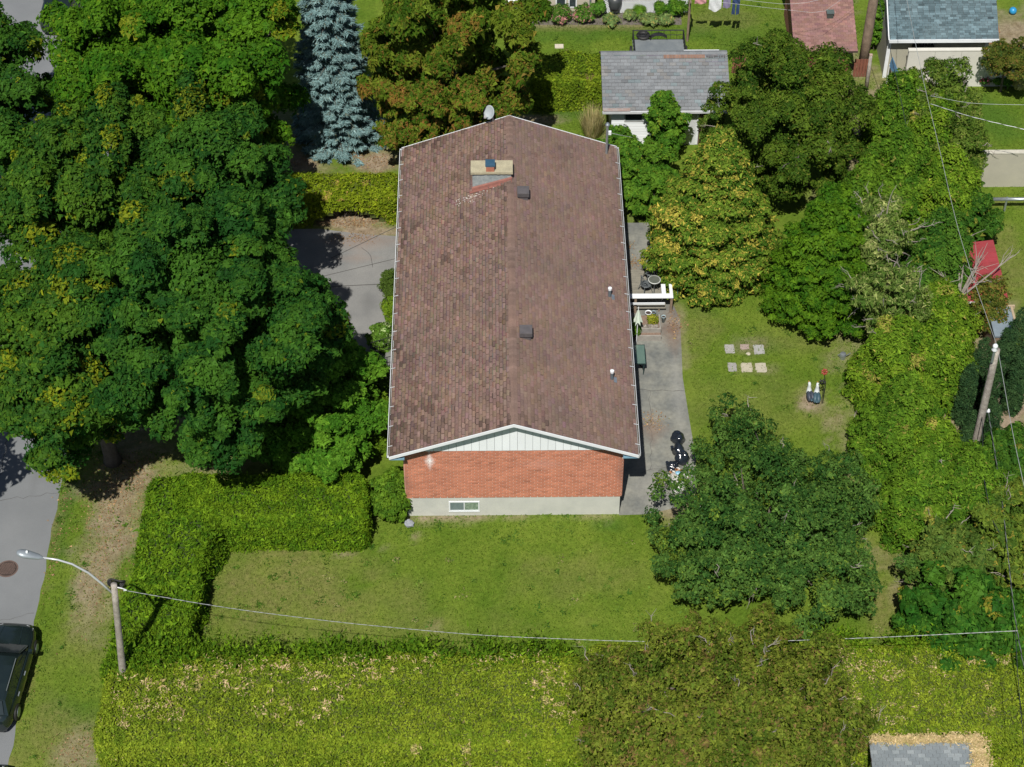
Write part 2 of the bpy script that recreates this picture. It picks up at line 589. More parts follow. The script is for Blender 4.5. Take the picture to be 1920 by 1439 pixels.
def hedge(label, x0, x1, y0, y1, h, dens, cols, seed, r=0.35, rot=0.0, bump=0.10, L=0.13, Wd=0.065, m=None, name='cedar_hedge', cat='hedge',
          core=(0.02, 0.035, 0.008), upw=0.55, group=None, hole=None, loose=0.16):
    rng = np.random.default_rng(seed)
    cx, cy = (x0 + x1) / 2, (y0 + y1) / 2
    hx, hy = (x1 - x0) / 2, (y1 - y0) / 2
    Rm = rotz(rot)
    t = thing(name, label, cat, (cx, cy, 0), group)
    area = 4 * hx * hy + 4 * (hx + hy) * h
    p, d = rounded_samples(int(area * dens), hx, hy, h, r, rng)
    wob = waves(p, seed)
    p = p + d * (wob * bump + rng.uniform(-0.10, 0.05, len(p)))[:, None]
    p = p + d * (rng.random(len(p)) < 0.05)[:, None] * rng.uniform(0.03, loose, (len(p), 1))
    if hole is not None:
        keep = ~hole(p)
        p, d, wob = p[keep], d[keep], wob[keep]
    p = p @ Rm.T + (cx, cy, 0)
    d = d @ Rm.T
    idx = (np.floor((p[:, 0] + 50) / 0.35) * 997 + np.floor((p[:, 1] + 60) / 0.35) * 131 + np.floor(p[:, 2] / 0.35)).astype(int)
    _, idx = np.unique(idx, return_inverse=True)
    n = norm(d + np.array((0, 0, upw)) + rng.normal(0, 0.45, p.shape))
    V = leaf_quads(p, n, L, Wd, rng, droop=-0.25, fold=0.05)
    quads('foliage', V, cols(p, idx, rng), m or NEEDLE, t)
    # solid twiggy heart of the hedge
    nu, nv, nw = max(4, int(hx * 5)), max(4, int(hy * 5)), max(3, int(h * 4))
    mb = MB()

    def face(fn, a, b):
        g = np.array([fn(i / a * 2 - 1, j / b * 2 - 1) for i in range(a + 1) for j in range(b + 1)])
        rr = max(r - 0.05, 0.05)
        ins = 0.14
        H2 = np.array((hx - ins, hy - ins, h / 2 - ins / 2))
        g = g * H2
        lim = np.array((H2[0] - rr, H2[1] - rr, H2[2] - rr))
        q = np.clip(g, -lim, lim)
        q[:, 2] = np.clip(g[:, 2], -H2[2], H2[2] - rr)
        dd = norm(g - q + 1e-9)
        g = q + dd * rr + (0, 0, H2[2])
        g = g + dd * (waves(g, seed) * bump)[:, None]
        g = g @ Rm.T + (cx, cy, 0)
        fs = [(i * (b + 1) + j, (i + 1) * (b + 1) + j, (i + 1) * (b + 1) + j + 1, i * (b + 1) + j + 1) for i in range(a) for j in range(b)]
        if hole is not None:
            ql = (g - (cx, cy, 0)) @ Rm
            hh = hole(ql)
            fs = [f for f in fs if not all(hh[k] for k in f)]
        mb.add(g, fs)
    face(lambda u, v: (u, v, 1), nu, nv)
    face(lambda u, v: (u, -1, v), nu, nw)
    face(lambda u, v: (u, 1, v), nu, nw)
    face(lambda u, v: (-1, u, v), nv, nw)
    face(lambda u, v: (1, u, v), nv, nw)
    mb.build('inner_twigs', mat('hedge_heart_%d' % int(core[0] * 1000), core, tuple(c * 1.6 for c in core), scale=9, rough=0.95), t)
    return t


# ------------------------------------------------------------------ ground
def noise2(x, y, seed, sc):
    r = np.random.default_rng(seed)
    o = np.zeros_like(x)
    for k in range(10):
        a = r.uniform(0, 6.28)
        w = sc * r.uniform(0.5, 2.2)
        o += np.sin((x * math.cos(a) + y * math.sin(a)) * w + r.uniform(0, 6.28)) / (0.6 + k * 0.12)
    return o / 5.0


PATCH = {'dirt': [], 'dry': [], 'lush': []}


def patch(kind, px, py, rx, ry, amt=1.0):
    p = at(px, py)
    k = ppm(p)
    PATCH[kind].append((p[0], p[1], rx / k, ry / k / 0.72, amt))


for a in ((220, 950, 62, 120, 0.85), (190, 1060, 42, 90, 0.8), (250, 900, 45, 50, 0.8), (180, 1150, 45, 50, 0.45), (150, 1410, 55, 40, 0.6),
          (860, 974, 110, 6, 0.9), (1060, 973, 130, 4, 0.5), (1525, 758, 22, 14, 1.0), (1395, 648, 40, 14, 0.4), (1270, 600, 14, 60, 0.7),
          (1400, 690, 45, 10, 0.35), (1560, 690, 22, 16, 0.3), (710, 300, 60, 25, 1.0), (560, 310, 70, 14, 1.0), (660, 415, 110, 14, 1.0), (690, 434, 90, 12, 1.0),
          (735, 600, 14, 110, 0.9), (1010, 225, 60, 12, 0.8), (640, 1040, 20, 6, 0.5), (815, 1175, 12, 6, 0.55), (720, 1030, 12, 5, 0.4),
          (1900, 60, 90, 50, 0.9), (1640, 270, 60, 200, 0.8), (1750, 800, 150, 300, 0.8), (1050, 48, 120, 5, 0.6), (1890, 800, 90, 200, 1.0), (1690, 670, 12, 8, 0.6),
          (1270, 925, 60, 60, 0.8), (1545, 380, 30, 20, 0.6), (300, 700, 300, 200, 0.7), (350, 300, 250, 150, 0.8), (780, 1010, 12, 6, 0.7), (1180, 290, 60, 90, 0.7)):
    patch('dirt', *a)
for a in ((520, 1100, 160, 90, 0.75), (700, 1130, 90, 40, 0.5), (640, 1180, 300, 30, 0.4), (1080, 1080, 120, 40, 0.4), (1650, 1130, 45, 60, 0.85), (1660, 1040, 40, 40, 0.7),
          (1420, 770, 150, 60, 0.35), (1310, 620, 40, 40, 0.5), (1500, 640, 80, 30, 0.4), (100, 1380, 80, 50, 0.6), (160, 1200, 60, 60, 0.4), (1895, 500, 40, 90, 0.6),
          (1360, 35, 90, 25, 0.5), (1100, 52, 160, 8, 0.7), (690, 1080, 40, 20, 0.5), (1880, 380, 40, 10, 0.5)):
    patch('dry', *a)
for _yy in range(820, 1440, 22):
    _q = at(135 - (_yy - 820) * 0.195, _yy)
    PATCH['dry'].append((-17.86, _q[1], 0.16, 0.35, 0.8))
for a in ((125, 940, 22, 130, 1.0), (150, 1330, 60, 30, 0.7), (1160, 60, 250, 22, 0.8), (1400, 60, 90, 40, 0.6), (1870, 230, 60, 50, 0.9), (1150, 985, 40, 8, 0.8),
          (1430, 650, 60, 15, 0.5), (1060, 215, 60, 20, 0.8), (1320, 585, 50, 12, 0.5)):
    patch('lush', *a)


def masks(x, y):
    out = {}
    for k in PATCH:
        v = np.zeros_like(x)
        for (cx, cy, rx, ry, am) in PATCH[k]:
            q = np.sqrt(((x - cx) / rx) ** 2 + ((y - cy) / ry) ** 2)
            q = q + noise2(x, y, 3, 2.6) * 0.4 + noise2(x, y, 5, 7.0) * 0.3
            v = np.maximum(v, am * np.clip((1.35 - q) / 0.9, 0, 1))
        out[k] = v
    return out


def ground():
    xs = np.r_[[-400, -150, -70, -45], np.arange(-30, 30.01, 0.3), [45, 70, 150, 400]]
    ys = np.r_[[-400, -150, -60, -30], np.arange(-16, 40.01, 0.3), [55, 80, 150, 400]]
    X, Y = np.meshgrid(xs, ys, indexing='ij')
    nx, ny = X.shape
    me = bpy.data.meshes.new('ground')
    V = np.stack([X, Y, np.zeros_like(X)], -1).reshape(-1, 3)
    me.vertices.add(len(V))
    me.vertices.foreach_set('co', V.astype(np.float32).ravel())
    i, j = np.meshgrid(np.arange(nx - 1), np.arange(ny - 1), indexing='ij')
    q = np.stack([i * ny + j, (i + 1) * ny + j, (i + 1) * ny + j + 1, i * ny + j + 1], -1).reshape(-1)
    nf = (nx - 1) * (ny - 1)
    me.loops.add(4 * nf)
    me.loops.foreach_set('vertex_index', q.astype(np.int32))
    me.polygons.add(nf)
    me.polygons.foreach_set('loop_start', np.arange(0, 4 * nf, 4, dtype=np.int32))
    me.update(calc_edges=True)
    mk = masks(V[:, 0], V[:, 1])
    ca = me.color_attributes.new('patch', 'FLOAT_COLOR', 'POINT')
    ca.data.foreach_set('color', np.c_[mk['dirt'], mk['dry'], mk['lush'], np.ones(len(V))].astype(np.float32).ravel())
    m, nt, b = new_mat('lawn_and_soil')
    N, L = nt.nodes, nt.links
    geo = N.new('ShaderNodeNewGeometry')
    at_ = N.new('ShaderNodeAttribute')
    at_.attribute_name = 'patch'
    sp = N.new('ShaderNodeSeparateColor')
    L.new(at_.outputs['Color'], sp.inputs['Color'])

    def nz(scale, det=4, lo=0.35, hi=0.65, t0=0.0, t1=1.0):
        n = N.new('ShaderNodeTexNoise')
        n.inputs['Scale'].default_value = scale
        n.inputs['Detail'].default_value = det
        n.inputs['Roughness'].default_value = 0.65
        L.new(geo.outputs['Position'], n.inputs['Vector'])
        r = N.new('ShaderNodeMapRange')
        r.inputs['From Min'].default_value, r.inputs['From Max'].default_value = lo, hi
        r.inputs['To Min'].default_value, r.inputs['To Max'].default_value = t0, t1
        L.new(n.outputs['Fac'], r.inputs['Value'])
        return r.outputs['Result']

    def mix(a, b_, f, blend='MIX'):
        x = N.new('ShaderNodeMix')
        x.data_type, x.blend_type = 'RGBA', blend
        for k, v in (('A', a), ('B', b_)):
            if isinstance(v, tuple):
                x.inputs[k].default_value = rgba(v)
            else:
                L.new(v, x.inputs[k])
        if isinstance(f, float):
            x.inputs['Factor'].default_value = f
        else:
            L.new(f, x.inputs['Factor'])
        return x.outputs['Result']

    def math_(op, a, b_):
        x = N.new('ShaderNodeMath')
        x.operation = op
        x.use_clamp = True
        for k, v in ((0, a), (1, b_)):
            if isinstance(v, (int, float)):
                x.inputs[k].default_value = v
            else:
                L.new(v, x.inputs[k])
        return x.outputs['Value']

    g = mix((0.085, 0.150, 0.014), (0.145, 0.205, 0.026), nz(0.5, 6))
    g = mix(g, (0.062, 0.13, 0.016), math_('MULTIPLY', sp.outputs['Blue'], 0.9))
    dryf = math_('MULTIPLY', sp.outputs['Green'], nz(3.0, 6, 0.25, 0.7, 0.25, 1.0))
    g = mix(g, (0.2, 0.175, 0.07), dryf)
    d = mix((0.34, 0.275, 0.2), (0.22, 0.165, 0.11), nz(2.2, 8))
    dirtf = math_('MULTIPLY', math_('ADD', sp.outputs['Red'], math_('MULTIPLY', sp.outputs['Red'], nz(5.0, 8, 0.3, 0.7, -1.1, 0.5))), 1.0)
    g = mix(g, d, dirtf)
    g = mix(g, nz(28.0, 4, 0.28, 0.72, 0.55, 1.22), 1.0, 'MULTIPLY')
    g = mix(g, nz(6.0, 4, 0.3, 0.7, 0.76, 1.22), 1.0, 'MULTIPLY')
    L.new(g, b.inputs['Base Color'])
    b.inputs['Roughness'].default_value = 0.95
    b.inputs['Specular IOR Level'].default_value = 0.1
    bn = N.new('ShaderNodeTexNoise')
    bn.inputs['Scale'].default_value = 35
    L.new(geo.outputs['Position'], bn.inputs['Vector'])
    bp = N.new('ShaderNodeBump')
    bp.inputs['Strength'].default_value = 0.5
    bp.inputs['Distance'].default_value = 0.03
    L.new(bn.outputs['Fac'], bp.inputs['Height'])
    L.new(bp.outputs['Normal'], b.inputs['Normal'])
    me.materials.append(m)
    o = link('ground', me)
    o['kind'] = 'structure'


ground()


def sheet(name, poly, m, z=0.004, kind='structure', thick=0.0):
    mb = MB()
    if thick:
        mb.prism(poly, 0.0, thick)
    else:
        mb.add([(p[0], p[1], z) for p in poly], [tuple(range(len(poly)))])
    o = mb.build(name, m)
    o['kind'] = kind
    return o


M_ASPH = mat('street_asphalt', (0.185, 0.195, 0.205), (0.155, 0.165, 0.175), scale=0.4, rough=0.95, bump=0.3, bscale=60, grain=0.06, gscale=30)
M_DRIVE = mat('driveway_asphalt', (0.225, 0.225, 0.22), (0.175, 0.178, 0.178), scale=0.7, rough=0.95, bump=0.3, bscale=60, grain=0.12, gscale=25)
ed = [(-17.95 + 0.03 * math.sin(y * 1.7) + 0.03 * math.sin(y * 4.1), y) for y in np.arange(-40, 60, 0.5)]
sheet('street', [(-27.0, -40)] + ed + [(-27.0, 60)], M_ASPH)
sheet('driveway', [(-17.7, 7.8), (-4.75, 7.8), (-4.75, 16.2), (-6.5, 16.35), (-8.6, 16.75), (-17.7, 16.6)], M_DRIVE, 0.004)

# ------------------------------------------------------------------ shingles
def shingle_slope(roof, e0, e1, r1, r0, rows, tabw, m, rng, singles=0, lift=(0.008, 0.014), var=0.14, hue=None, dark=None, gap=0.006, stag=0.5, jit=0.0, skip=None, curl=0.0, edge_dark=0.0):
    """tabs laid on the parallelogram e0-e1 (eave) r0-r1 (ridge); the nearest ones are pieces of their own"""
    e0, e1, r0 = (np.array(p, float) for p in (e0, e1, r0))
    U, Vv = e1 - e0, r0 - e0
    lu, lv = np.linalg.norm(U), np.linalg.norm(Vv)
    u, v = U / lu, Vv / lv
    n = np.cross(u, v)
    if n[2] < 0:
        n = -n
    st = lv / rows
    variants = {}

    def geom(w, h1, tn):
        L_ = st * 1.14
        e_ = 0.034 if edge_dark else 0.0
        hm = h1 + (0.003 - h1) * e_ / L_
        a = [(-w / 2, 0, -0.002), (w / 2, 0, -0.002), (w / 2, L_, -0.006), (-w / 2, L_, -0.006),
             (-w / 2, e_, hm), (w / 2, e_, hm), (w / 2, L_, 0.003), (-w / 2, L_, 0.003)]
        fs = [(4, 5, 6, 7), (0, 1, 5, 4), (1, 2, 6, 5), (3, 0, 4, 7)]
        if edge_dark:  # lower strip of the tab, tinted darker than the rest
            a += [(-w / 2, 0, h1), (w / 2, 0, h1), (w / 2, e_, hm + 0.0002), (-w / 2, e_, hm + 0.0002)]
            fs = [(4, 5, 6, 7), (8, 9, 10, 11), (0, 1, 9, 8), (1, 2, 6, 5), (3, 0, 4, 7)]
        vs = [u * p[0] + v * p[1] + n * p[2] for p in a]
        if np.dot(np.cross(u, v), n) < 0:
            fs = [f[::-1] for f in fs]
        return vs, fs

    tabs = []
    for r in range(rows):
        o = (stag if r % 2 else 0.0) * tabw + rng.uniform(-jit, jit) * tabw
        k = -1
        while True:
            a, b = o + k * tabw, o + (k + 1) * tabw
            k += 1
            if a >= lu - 0.03:
                break
            full = a >= 0 and b <= lu
            a, b = max(a, 0), min(b, lu)
            if b - a < 0.03:
                continue
            c = e0 + u * (a + b) / 2 + v * (r * st)
            if skip is not None and skip(c):
                continue
            loose = rng.random() < curl
            tabs.append((c, b - a - (gap if not loose else gap + 0.03), full, r, loose))
    P = np.array([t[0] for t in tabs])
    order = np.argsort(np.linalg.norm(P - CAM, axis=1))
    own = set()
    for i in order:
        if len(own) >= singles:
            break
        if tabs[i][2]:
            own.add(int(i))
    mb = MB()
    for i, (c, w, full, r, loose) in enumerate(tabs):
        base = 1 + rng.normal(0, var)
        if dark is not None:
            base *= dark(c, rng)
        base = float(np.clip(base, 0.4, 1.6))
        h = (hue(rng) if hue else (1, 1, 1))
        q = round(base * 8) / 8
        if i in own:
            hk = tuple(round(x * 16) / 16 for x in h)
            hl = rng.integers(3) + (3 if loose else 0)
            key = (q, hl, round(w, 2)) + hk
            if key not in variants:
                vs, fs = geom(w, lift[0] + (lift[1] - lift[0]) * hl / 2, None)
                b2 = MB().add(vs, fs, tuple(q * x for x in hk))
                if edge_dark:
                    b2.c[8:12] = [tuple(q * x * (1 - edge_dark * (0.6 + 0.4 * hl / 2)) for x in hk)] * 4
                variants[key] = b2.mesh('shingle', m)
            o = bpy.data.objects.new('shingle', variants[key])
            COL.objects.link(o)
            o.parent = roof
            o.location = tuple(c - OFF[roof.name])
        else:
            vs, fs = geom(w, rng.uniform(*lift) * (1.8 if loose else 1), None)
            mb.add([c + p for p in vs], fs, tuple(base * x for x in h))
            if edge_dark:
                mb.c[-4:] = [tuple(base * x * (1 - edge_dark * rng.uniform(0.4, 1.15)) for x in h)] * 4
    if mb.v:
        o = mb.build('shingle_cover', m, roof)
        o['kind'] = 'stuff'


def add_stain(m, c, r, col, amount=0.8, ax=(1, 0, 1)):
    nt = m.node_tree
    N, L = nt.nodes, nt.links
    b = N['Principled BSDF']
    src = b.inputs['Base Color'].links[0].from_socket
    geo = N.new('ShaderNodeNewGeometry')
    s = N.new('ShaderNodeVectorMath')
    s.operation = 'SUBTRACT'
    s.inputs[1].default_value = c
    L.new(geo.outputs['Position'], s.inputs[0])
    d = N.new('ShaderNodeVectorMath')
    d.operation = 'DIVIDE'
    d.inputs[1].default_value = r
    L.new(s.outputs['Vector'], d.inputs[0])
    a = N.new('ShaderNodeVectorMath')
    a.operation = 'ABSOLUTE'
    L.new(d.outputs['Vector'], a.inputs[0])
    x = N.new('ShaderNodeVectorMath')
    x.operation = 'DOT_PRODUCT'
    x.inputs[1].default_value = ax
    L.new(a.outputs['Vector'], x.inputs[0])
    nz = N.new('ShaderNodeTexNoise')
    nz.inputs['Scale'].default_value = 14
    L.new(geo.outputs['Position'], nz.inputs['Vector'])
    ad = N.new('ShaderNodeMath')
    ad.operation = 'MULTIPLY_ADD'
    ad.inputs[1].default_value = 0.8
    L.new(nz.outputs['Fac'], ad.inputs[0])
    L.new(x.outputs['Value'], ad.inputs[2])
    mr = N.new('ShaderNodeMapRange')
    mr.inputs['From Min'].default_value, mr.inputs['From Max'].default_value = 0.35, 1.4
    mr.inputs['To Min'].default_value, mr.inputs['To Max'].default_value = amount, 0.0
    L.new(ad.outputs['Value'], mr.inputs['Value'])
    mx = N.new('ShaderNodeMix')
    mx.data_type = 'RGBA'
    mx.inputs['B'].default_value = rgba(col)
    L.new(src, mx.inputs['A'])
    L.new(mr.outputs['Result'], mx.inputs['Factor'])
    L.new(mx.outputs['Result'], b.inputs['Base Color'])


# ------------------------------------------------------------------ the brick house
HX, HW, ZR, SL = -0.10, 4.66, 5.74, 0.375          # roof axis, half width, ridge height, slope
RY0, RY1 = -0.50, 17.47


def roof_z(x):
    return ZR - SL * abs(x - HX)


house = thing('brick_house', 'long red brick bungalow with a brown shingled gable roof', 'house', (HX, 8.5, 0))
WX0, WX1 = -4.26, 4.05
MB().box(WX0 + 0.05, WX1 - 0.05, 0.0, 17.2, 0, 1.07).build('foundation', M_FOUND, house)
wb = MB()
wb.box(WX0, WX1, 0.02, 17.22, 1.07, 3.83)
wall = wb.build('wall', M_MORTAR, house)
for m_ in (M_BRICK, M_MORTAR):
    add_stain(m_, (-3.28, 0.0, 3.22), (0.24, 1, 0.62), (0.85, 0.84, 0.84), 1.0)
    add_stain(m_, (4.0, 0.0, 2.6), (0.34, 1, 1.6), (0.17, 0.10, 0.085), 0.62)
    add_stain(m_, (-4.2, 0.0, 1.9), (0.30, 1, 1.2), (0.17, 0.10, 0.085), 0.55)
    add_stain(m_, (1.0, 0.0, 3.0), (1.3, 1, 0.5), (0.6, 0.35, 0.3), 0.3)
BH, BW = 2.75 / 31, 0.267
bvars = {}
rest = MB()
rngb = np.random.default_rng(3)
for r in range(31):
    z = 1.07 + r * BH
    x = WX0 - (BW / 2 if r % 2 else 0)
    while x < WX1 - 0.02:
        a, b = max(x, WX0), min(x + BW, WX1)
        x += BW
        if b - a < 0.03:
            continue
        w = b - a - 0.021
        g = float(np.clip(1 + rngb.normal(0, 0.09), 0.6, 1.3))
        if r >= 22:
            q = round(g * 10) / 10
            key = (q, round(w, 3))
            if key not in bvars:
                bvars[key] = MB().add([(-w / 2, -0.022, 0), (w / 2, -0.022, 0), (w / 2, 0.012, 0), (-w / 2, 0.012, 0),
                                       (-w / 2, -0.022, BH - 0.019), (w / 2, -0.022, BH - 0.019), (w / 2, 0.012, BH - 0.019), (-w / 2, 0.012, BH - 0.019)],
                                      [(3, 2, 1, 0), (4, 5, 6, 7), (0, 1, 5, 4), (1, 2, 6, 5), (3, 0, 4, 7)], (q, q, q)).mesh('brick', M_BRICK)
            o = bpy.data.objects.new('brick', bvars[key])
            COL.objects.link(o)
            o.parent = wall
            o.location = tuple(np.array(((a + b) / 2, 0.0, z + 0.006)) - OFF[wall.name])
        else:
            c = (a + b) / 2
            rest.box(c - w / 2, c + w / 2, -0.022, 0.012, z + 0.006, z + BH - 0.013, (g, g, g))
for xs, dx in ((WX0, -1), (WX1, 1)):          # the long side walls, same bond
    xo, xi = xs + dx * 0.022, xs - dx * 0.01
    for r in range(31):
        z = 1.07 + r * BH
        y = 0.022 - (BW / 2 if r % 2 else 0)
        while y < 17.2:
            a, b = max(y, 0.022) + 0.01, min(y + BW, 17.22) - 0.01
            y += BW
            if b - a < 0.03:
                continue
            g = float(np.clip(1 + rngb.normal(0, 0.09), 0.6, 1.3))
            z0, z1 = z + 0.006, z + BH - 0.013
            rest.add([(xo, a, z0), (xo, b, z0), (xo, b, z1), (xo, a, z1), (xi, a, z0), (xi, b, z0), (xi, b, z1), (xi, a, z1)],
                     [(0, 1, 2, 3), (3, 2, 6, 7), (0, 3, 7, 4), (1, 5, 6, 2)], (g, g, g))
o = rest.build('brick_courses', M_BRICK, wall)
o['kind'] = 'stuff'
# gable of white upright boards
gb = MB()
zt = lambda x: roof_z(x) - 0.12
gb.add([(WX0, 0.03, 3.83), (WX1, 0.03, 3.83), (WX1, 0.03, zt(WX1)), (HX, 0.03, zt(HX)), (WX0, 0.03, zt(WX0)),
        (WX0, 17.2, 3.83), (WX1, 17.2, 3.83), (WX1, 17.2, zt(WX1)), (HX, 17.2, zt(HX)), (WX0, 17.2, zt(WX0))],
       [(4, 3, 2, 1, 0), (5, 6, 7, 8, 9), (0, 1, 6, 5), (1, 2, 7, 6), (2, 3, 8, 7), (3, 4, 9, 8), (4, 0, 5, 9)])
gable = gb.build('gable', mat('gable_backing', (0.66, 0.71, 0.74), rough=0.7), house)
n_pl = 29
for k in range(n_pl):
    a, b = WX0 + (WX1 - WX0) * k / n_pl, WX0 + (WX1 - WX0) * (k + 1) / n_pl
    a, b = a + 0.005, b - 0.005
    y0 = -0.045 + RNG.uniform(-0.006, 0.004)
    p = MB()
    g = RNG.uniform(0.96, 1.02)
    zb = 3.795
    if a < HX < b:
        p.prism([(0, 0)], 0, 0) if False else None
        p.add([(a, y0, zb), (HX, y0, zb), (b, y0, zb), (b, y0, zt(b)), (HX, y0, zt(HX)), (a, y0, zt(a)),
               (a, 0.03, zb), (b, 0.03, zb), (b, 0.03, zt(b)), (a, 0.03, zt(a))],
              [(0, 1, 2, 3, 4, 5), (0, 5, 9, 6), (2, 7, 8, 3), (0, 6, 7, 2, 1)], (g, g, g))
    else:
        p.hexa([(a, y0, zb), (b, y0, zb), (b, 0.03, zb), (a, 0.03, zb), (a, y0, zt(a)), (b, y0, zt(b)), (b, 0.03, zt(b)), (a, 0.03, zt(a))], (g, g, g))
    p.build('plank', M_SIDING, gable)
# roof slab
rb = MB()
x0, x1 = HX - HW, HX + HW
for s in (-1, 1):
    xe = HX + s * HW
    t = 0.10
    q = [(HX, RY0, ZR - 0.012), (xe, RY0, ZR - 0.012 - SL * HW), (xe, RY1, ZR - 0.012 - SL * HW), (HX, RY1, ZR - 0.012)]
    rb.hexa([(p[0], p[1], p[2] - t) for p in q] + q)
M_DECK = mat('roof_deck', (0.06, 0.04, 0.035), rough=0.9)
roof = rb.build('roof', M_DECK, house)
M_SH = mat('brown_shingle', (0.212, 0.138, 0.112), (0.168, 0.116, 0.098), scale=0.5, rough=0.93, tint=True, grain=0.3, gscale=45, bump=0.4, bscale=70, spec=0.25)
rs = np.random.default_rng(5)


def moss(c, rng):                        # blotchy algae, heavier on the street side
    w = 1.0 if c[0] < HX else 0.25
    q = noise2(np.array([c[0] * 0.9]), np.array([c[1] * 0.55]), 11, 1.6)[0] + 0.5 * noise2(np.array([c[0] * 0.6]), np.array([c[1]]), 17, 4.0)[0]
    edge = np.clip((c[1] - 16.6) / 0.9, 0, 1) * (c[0] < 0.5) + np.clip((0.25 - c[1]) / 0.5, 0, 1) * (abs(c[0] - HX) < 1.4) * 1.2 + np.clip((c[0] - 4.3) / 0.25, 0, 1) * 0.4 + np.clip((-4.45 - c[0]) / 0.2, 0, 1) * 0.7
    f = np.clip((q - 0.18) * 1.3, 0, 0.8) * w + 0.7 * edge
    return 1.0 - 0.52 * np.clip(f, 0, 1) * (rng.random() < 0.5)


hue_b = lambda rng: (1, float(np.clip(rng.normal(1, 0.035), 0.9, 1.1)), float(np.clip(rng.normal(1, 0.05), 0.85, 1.15)))
for s in (-1, 1):
    xe = HX + s * HW
    ze = ZR - SL * HW
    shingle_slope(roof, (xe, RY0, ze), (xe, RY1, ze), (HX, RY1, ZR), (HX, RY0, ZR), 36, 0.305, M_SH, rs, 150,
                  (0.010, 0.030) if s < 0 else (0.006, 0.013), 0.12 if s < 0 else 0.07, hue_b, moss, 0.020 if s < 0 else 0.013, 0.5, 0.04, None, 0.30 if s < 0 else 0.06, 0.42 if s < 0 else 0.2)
cap = MB()
yy = RY0
while yy < RY1 - 0.05:
    g = float(np.clip(1 + rs.normal(0, 0.1), 0.7, 1.3)) * 1.05
    y2 = min(yy + 0.2, RY1)
    a = 0.15
    cap.add([(HX - a, yy, roof_z(HX + a) + 0.03), (HX, yy, ZR + 0.036), (HX + a, yy, roof_z(HX + a) + 0.03),
             (HX - a, y2, roof_z(HX + a) + 0.022), (HX, y2, ZR + 0.026), (HX + a, y2, roof_z(HX + a) + 0.022)],
            [(0, 1, 4, 3), (1, 2, 5, 4), (0, 3, 4, 1)][:2], (g, g, g))
    yy += 0.15
o = cap.build('ridge_cap', M_SH, roof)
o['kind'] = 'stuff'
# rake boards, soffits, gutters
M_SOFFIT = mat('soffit_shade_blue', (0.16, 0.3, 0.4), rough=0.6)  # shadow blue under the overhang put into the soffit's colour
for ye, d in ((RY0, -1), (RY1, 1)):
    for s in (-1, 1):
        xe = HX + s * (HW + 0.01)
        p = MB()
        y0, y1 = sorted((ye + d * 0.003, ye + d * 0.035))
        zz = lambda x: ZR - SL * abs(x - HX)
        p.hexa([(HX, y0, ZR - 0.125), (xe, y0, zz(xe) - 0.125), (xe, y1, zz(xe) - 0.125), (HX, y1, ZR - 0.125),
                (HX, y0, ZR + 0.012), (xe, y0, zz(xe) + 0.012), (xe, y1, zz(xe) + 0.012), (HX, y1, ZR + 0.012)])
        p.build('rake_board', M_WHITE, house)
for s in (-1, 1):
    xa, xb = HX + s * 4.10, HX + s * (HW - 0.005)
    MB().box(min(xa, xb), max(xa, xb), RY0 + 0.01, RY1 - 0.01, ZR - SL * HW - 0.20, ZR - SL * HW - 0.16).build('soffit', M_SOFFIT, house)
    xe = HX + s * (HW + 0.006)
    zt_ = ZR - SL * HW + 0.0
    g = MB()
    sx = lambda a, b: (min(xe + s * a, xe + s * b), max(xe + s * a, xe + s * b))
    for (a, b, z0, z1) in ((0, 0.010, -0.11, 0.0), (0.010, 0.062, -0.11, -0.098), (0.062, 0.082, -0.11, 0.004)):
        q = sx(a, b)
        g.box(q[0], q[1], RY0 + 0.06, RY1 - 0.05, zt_ + z0, zt_ + z1)
    q = sx(0.0, 0.082)
    for yb in (RY0 + 0.055, RY1 - 0.05):
        g.box(q[0], q[1], yb, yb + 0.01, zt_ - 0.11, zt_ + 0.004)
    gut = g.build('gutter', M_ALU if s > 0 else M_WHITE, house)
    q = sx(0.0105, 0.0615)
    MB().box(q[0], q[1], RY0 + 0.07, RY1 - 0.06, zt_ - 0.097, zt_ - 0.06).build('gutter_debris_shade', mat('leaf_debris_shade', (0.05, 0.045, 0.035), (0.09, 0.075, 0.05), scale=8, rough=0.9), gut)  # dark leaf debris, with the trough's shade also put into its colour
    yy = RY0 + 0.5
    hm = None
    while yy < RY1:
        q = sx(-0.11, 0.08)
        if hm is None:
            hm = MB().hexa([(q[0], -0.014, zt_ + 0.012 + (0.06 if s > 0 else 0)), (q[1], -0.014, zt_ + 0.012 + (0.06 if s < 0 else 0)), (q[1], 0.014, zt_ + 0.012 + (0.06 if s < 0 else 0)), (q[0], 0.014, zt_ + 0.012 + (0.06 if s > 0 else 0)),
                            (q[0], -0.014, zt_ + 0.022 + (0.06 if s > 0 else 0)), (q[1], -0.014, zt_ + 0.022 + (0.06 if s < 0 else 0)), (q[1], 0.014, zt_ + 0.022 + (0.06 if s < 0 else 0)), (q[0], 0.014, zt_ + 0.022 + (0.06 if s > 0 else 0))]).mesh('gutter_hanger', M_ALU, (OFF[house.name][0], 0, 0))
        o = bpy.data.objects.new('gutter_hanger', hm)
        COL.objects.link(o)
        o.parent = gut
        o.location = (0, yy - OFF[house.name][1], 0)
        yy += 1.02
d = MB()
d.tube([(4.60, RY0 + 0.10, 3.88), (4.58, RY0 + 0.10, 3.76), (4.14, -0.10, 3.42), (4.04, -0.03, 3.34), (4.03, 0.06, 3.30)], 0.045, 8)
d.build('downspout', M_WHITE, house)
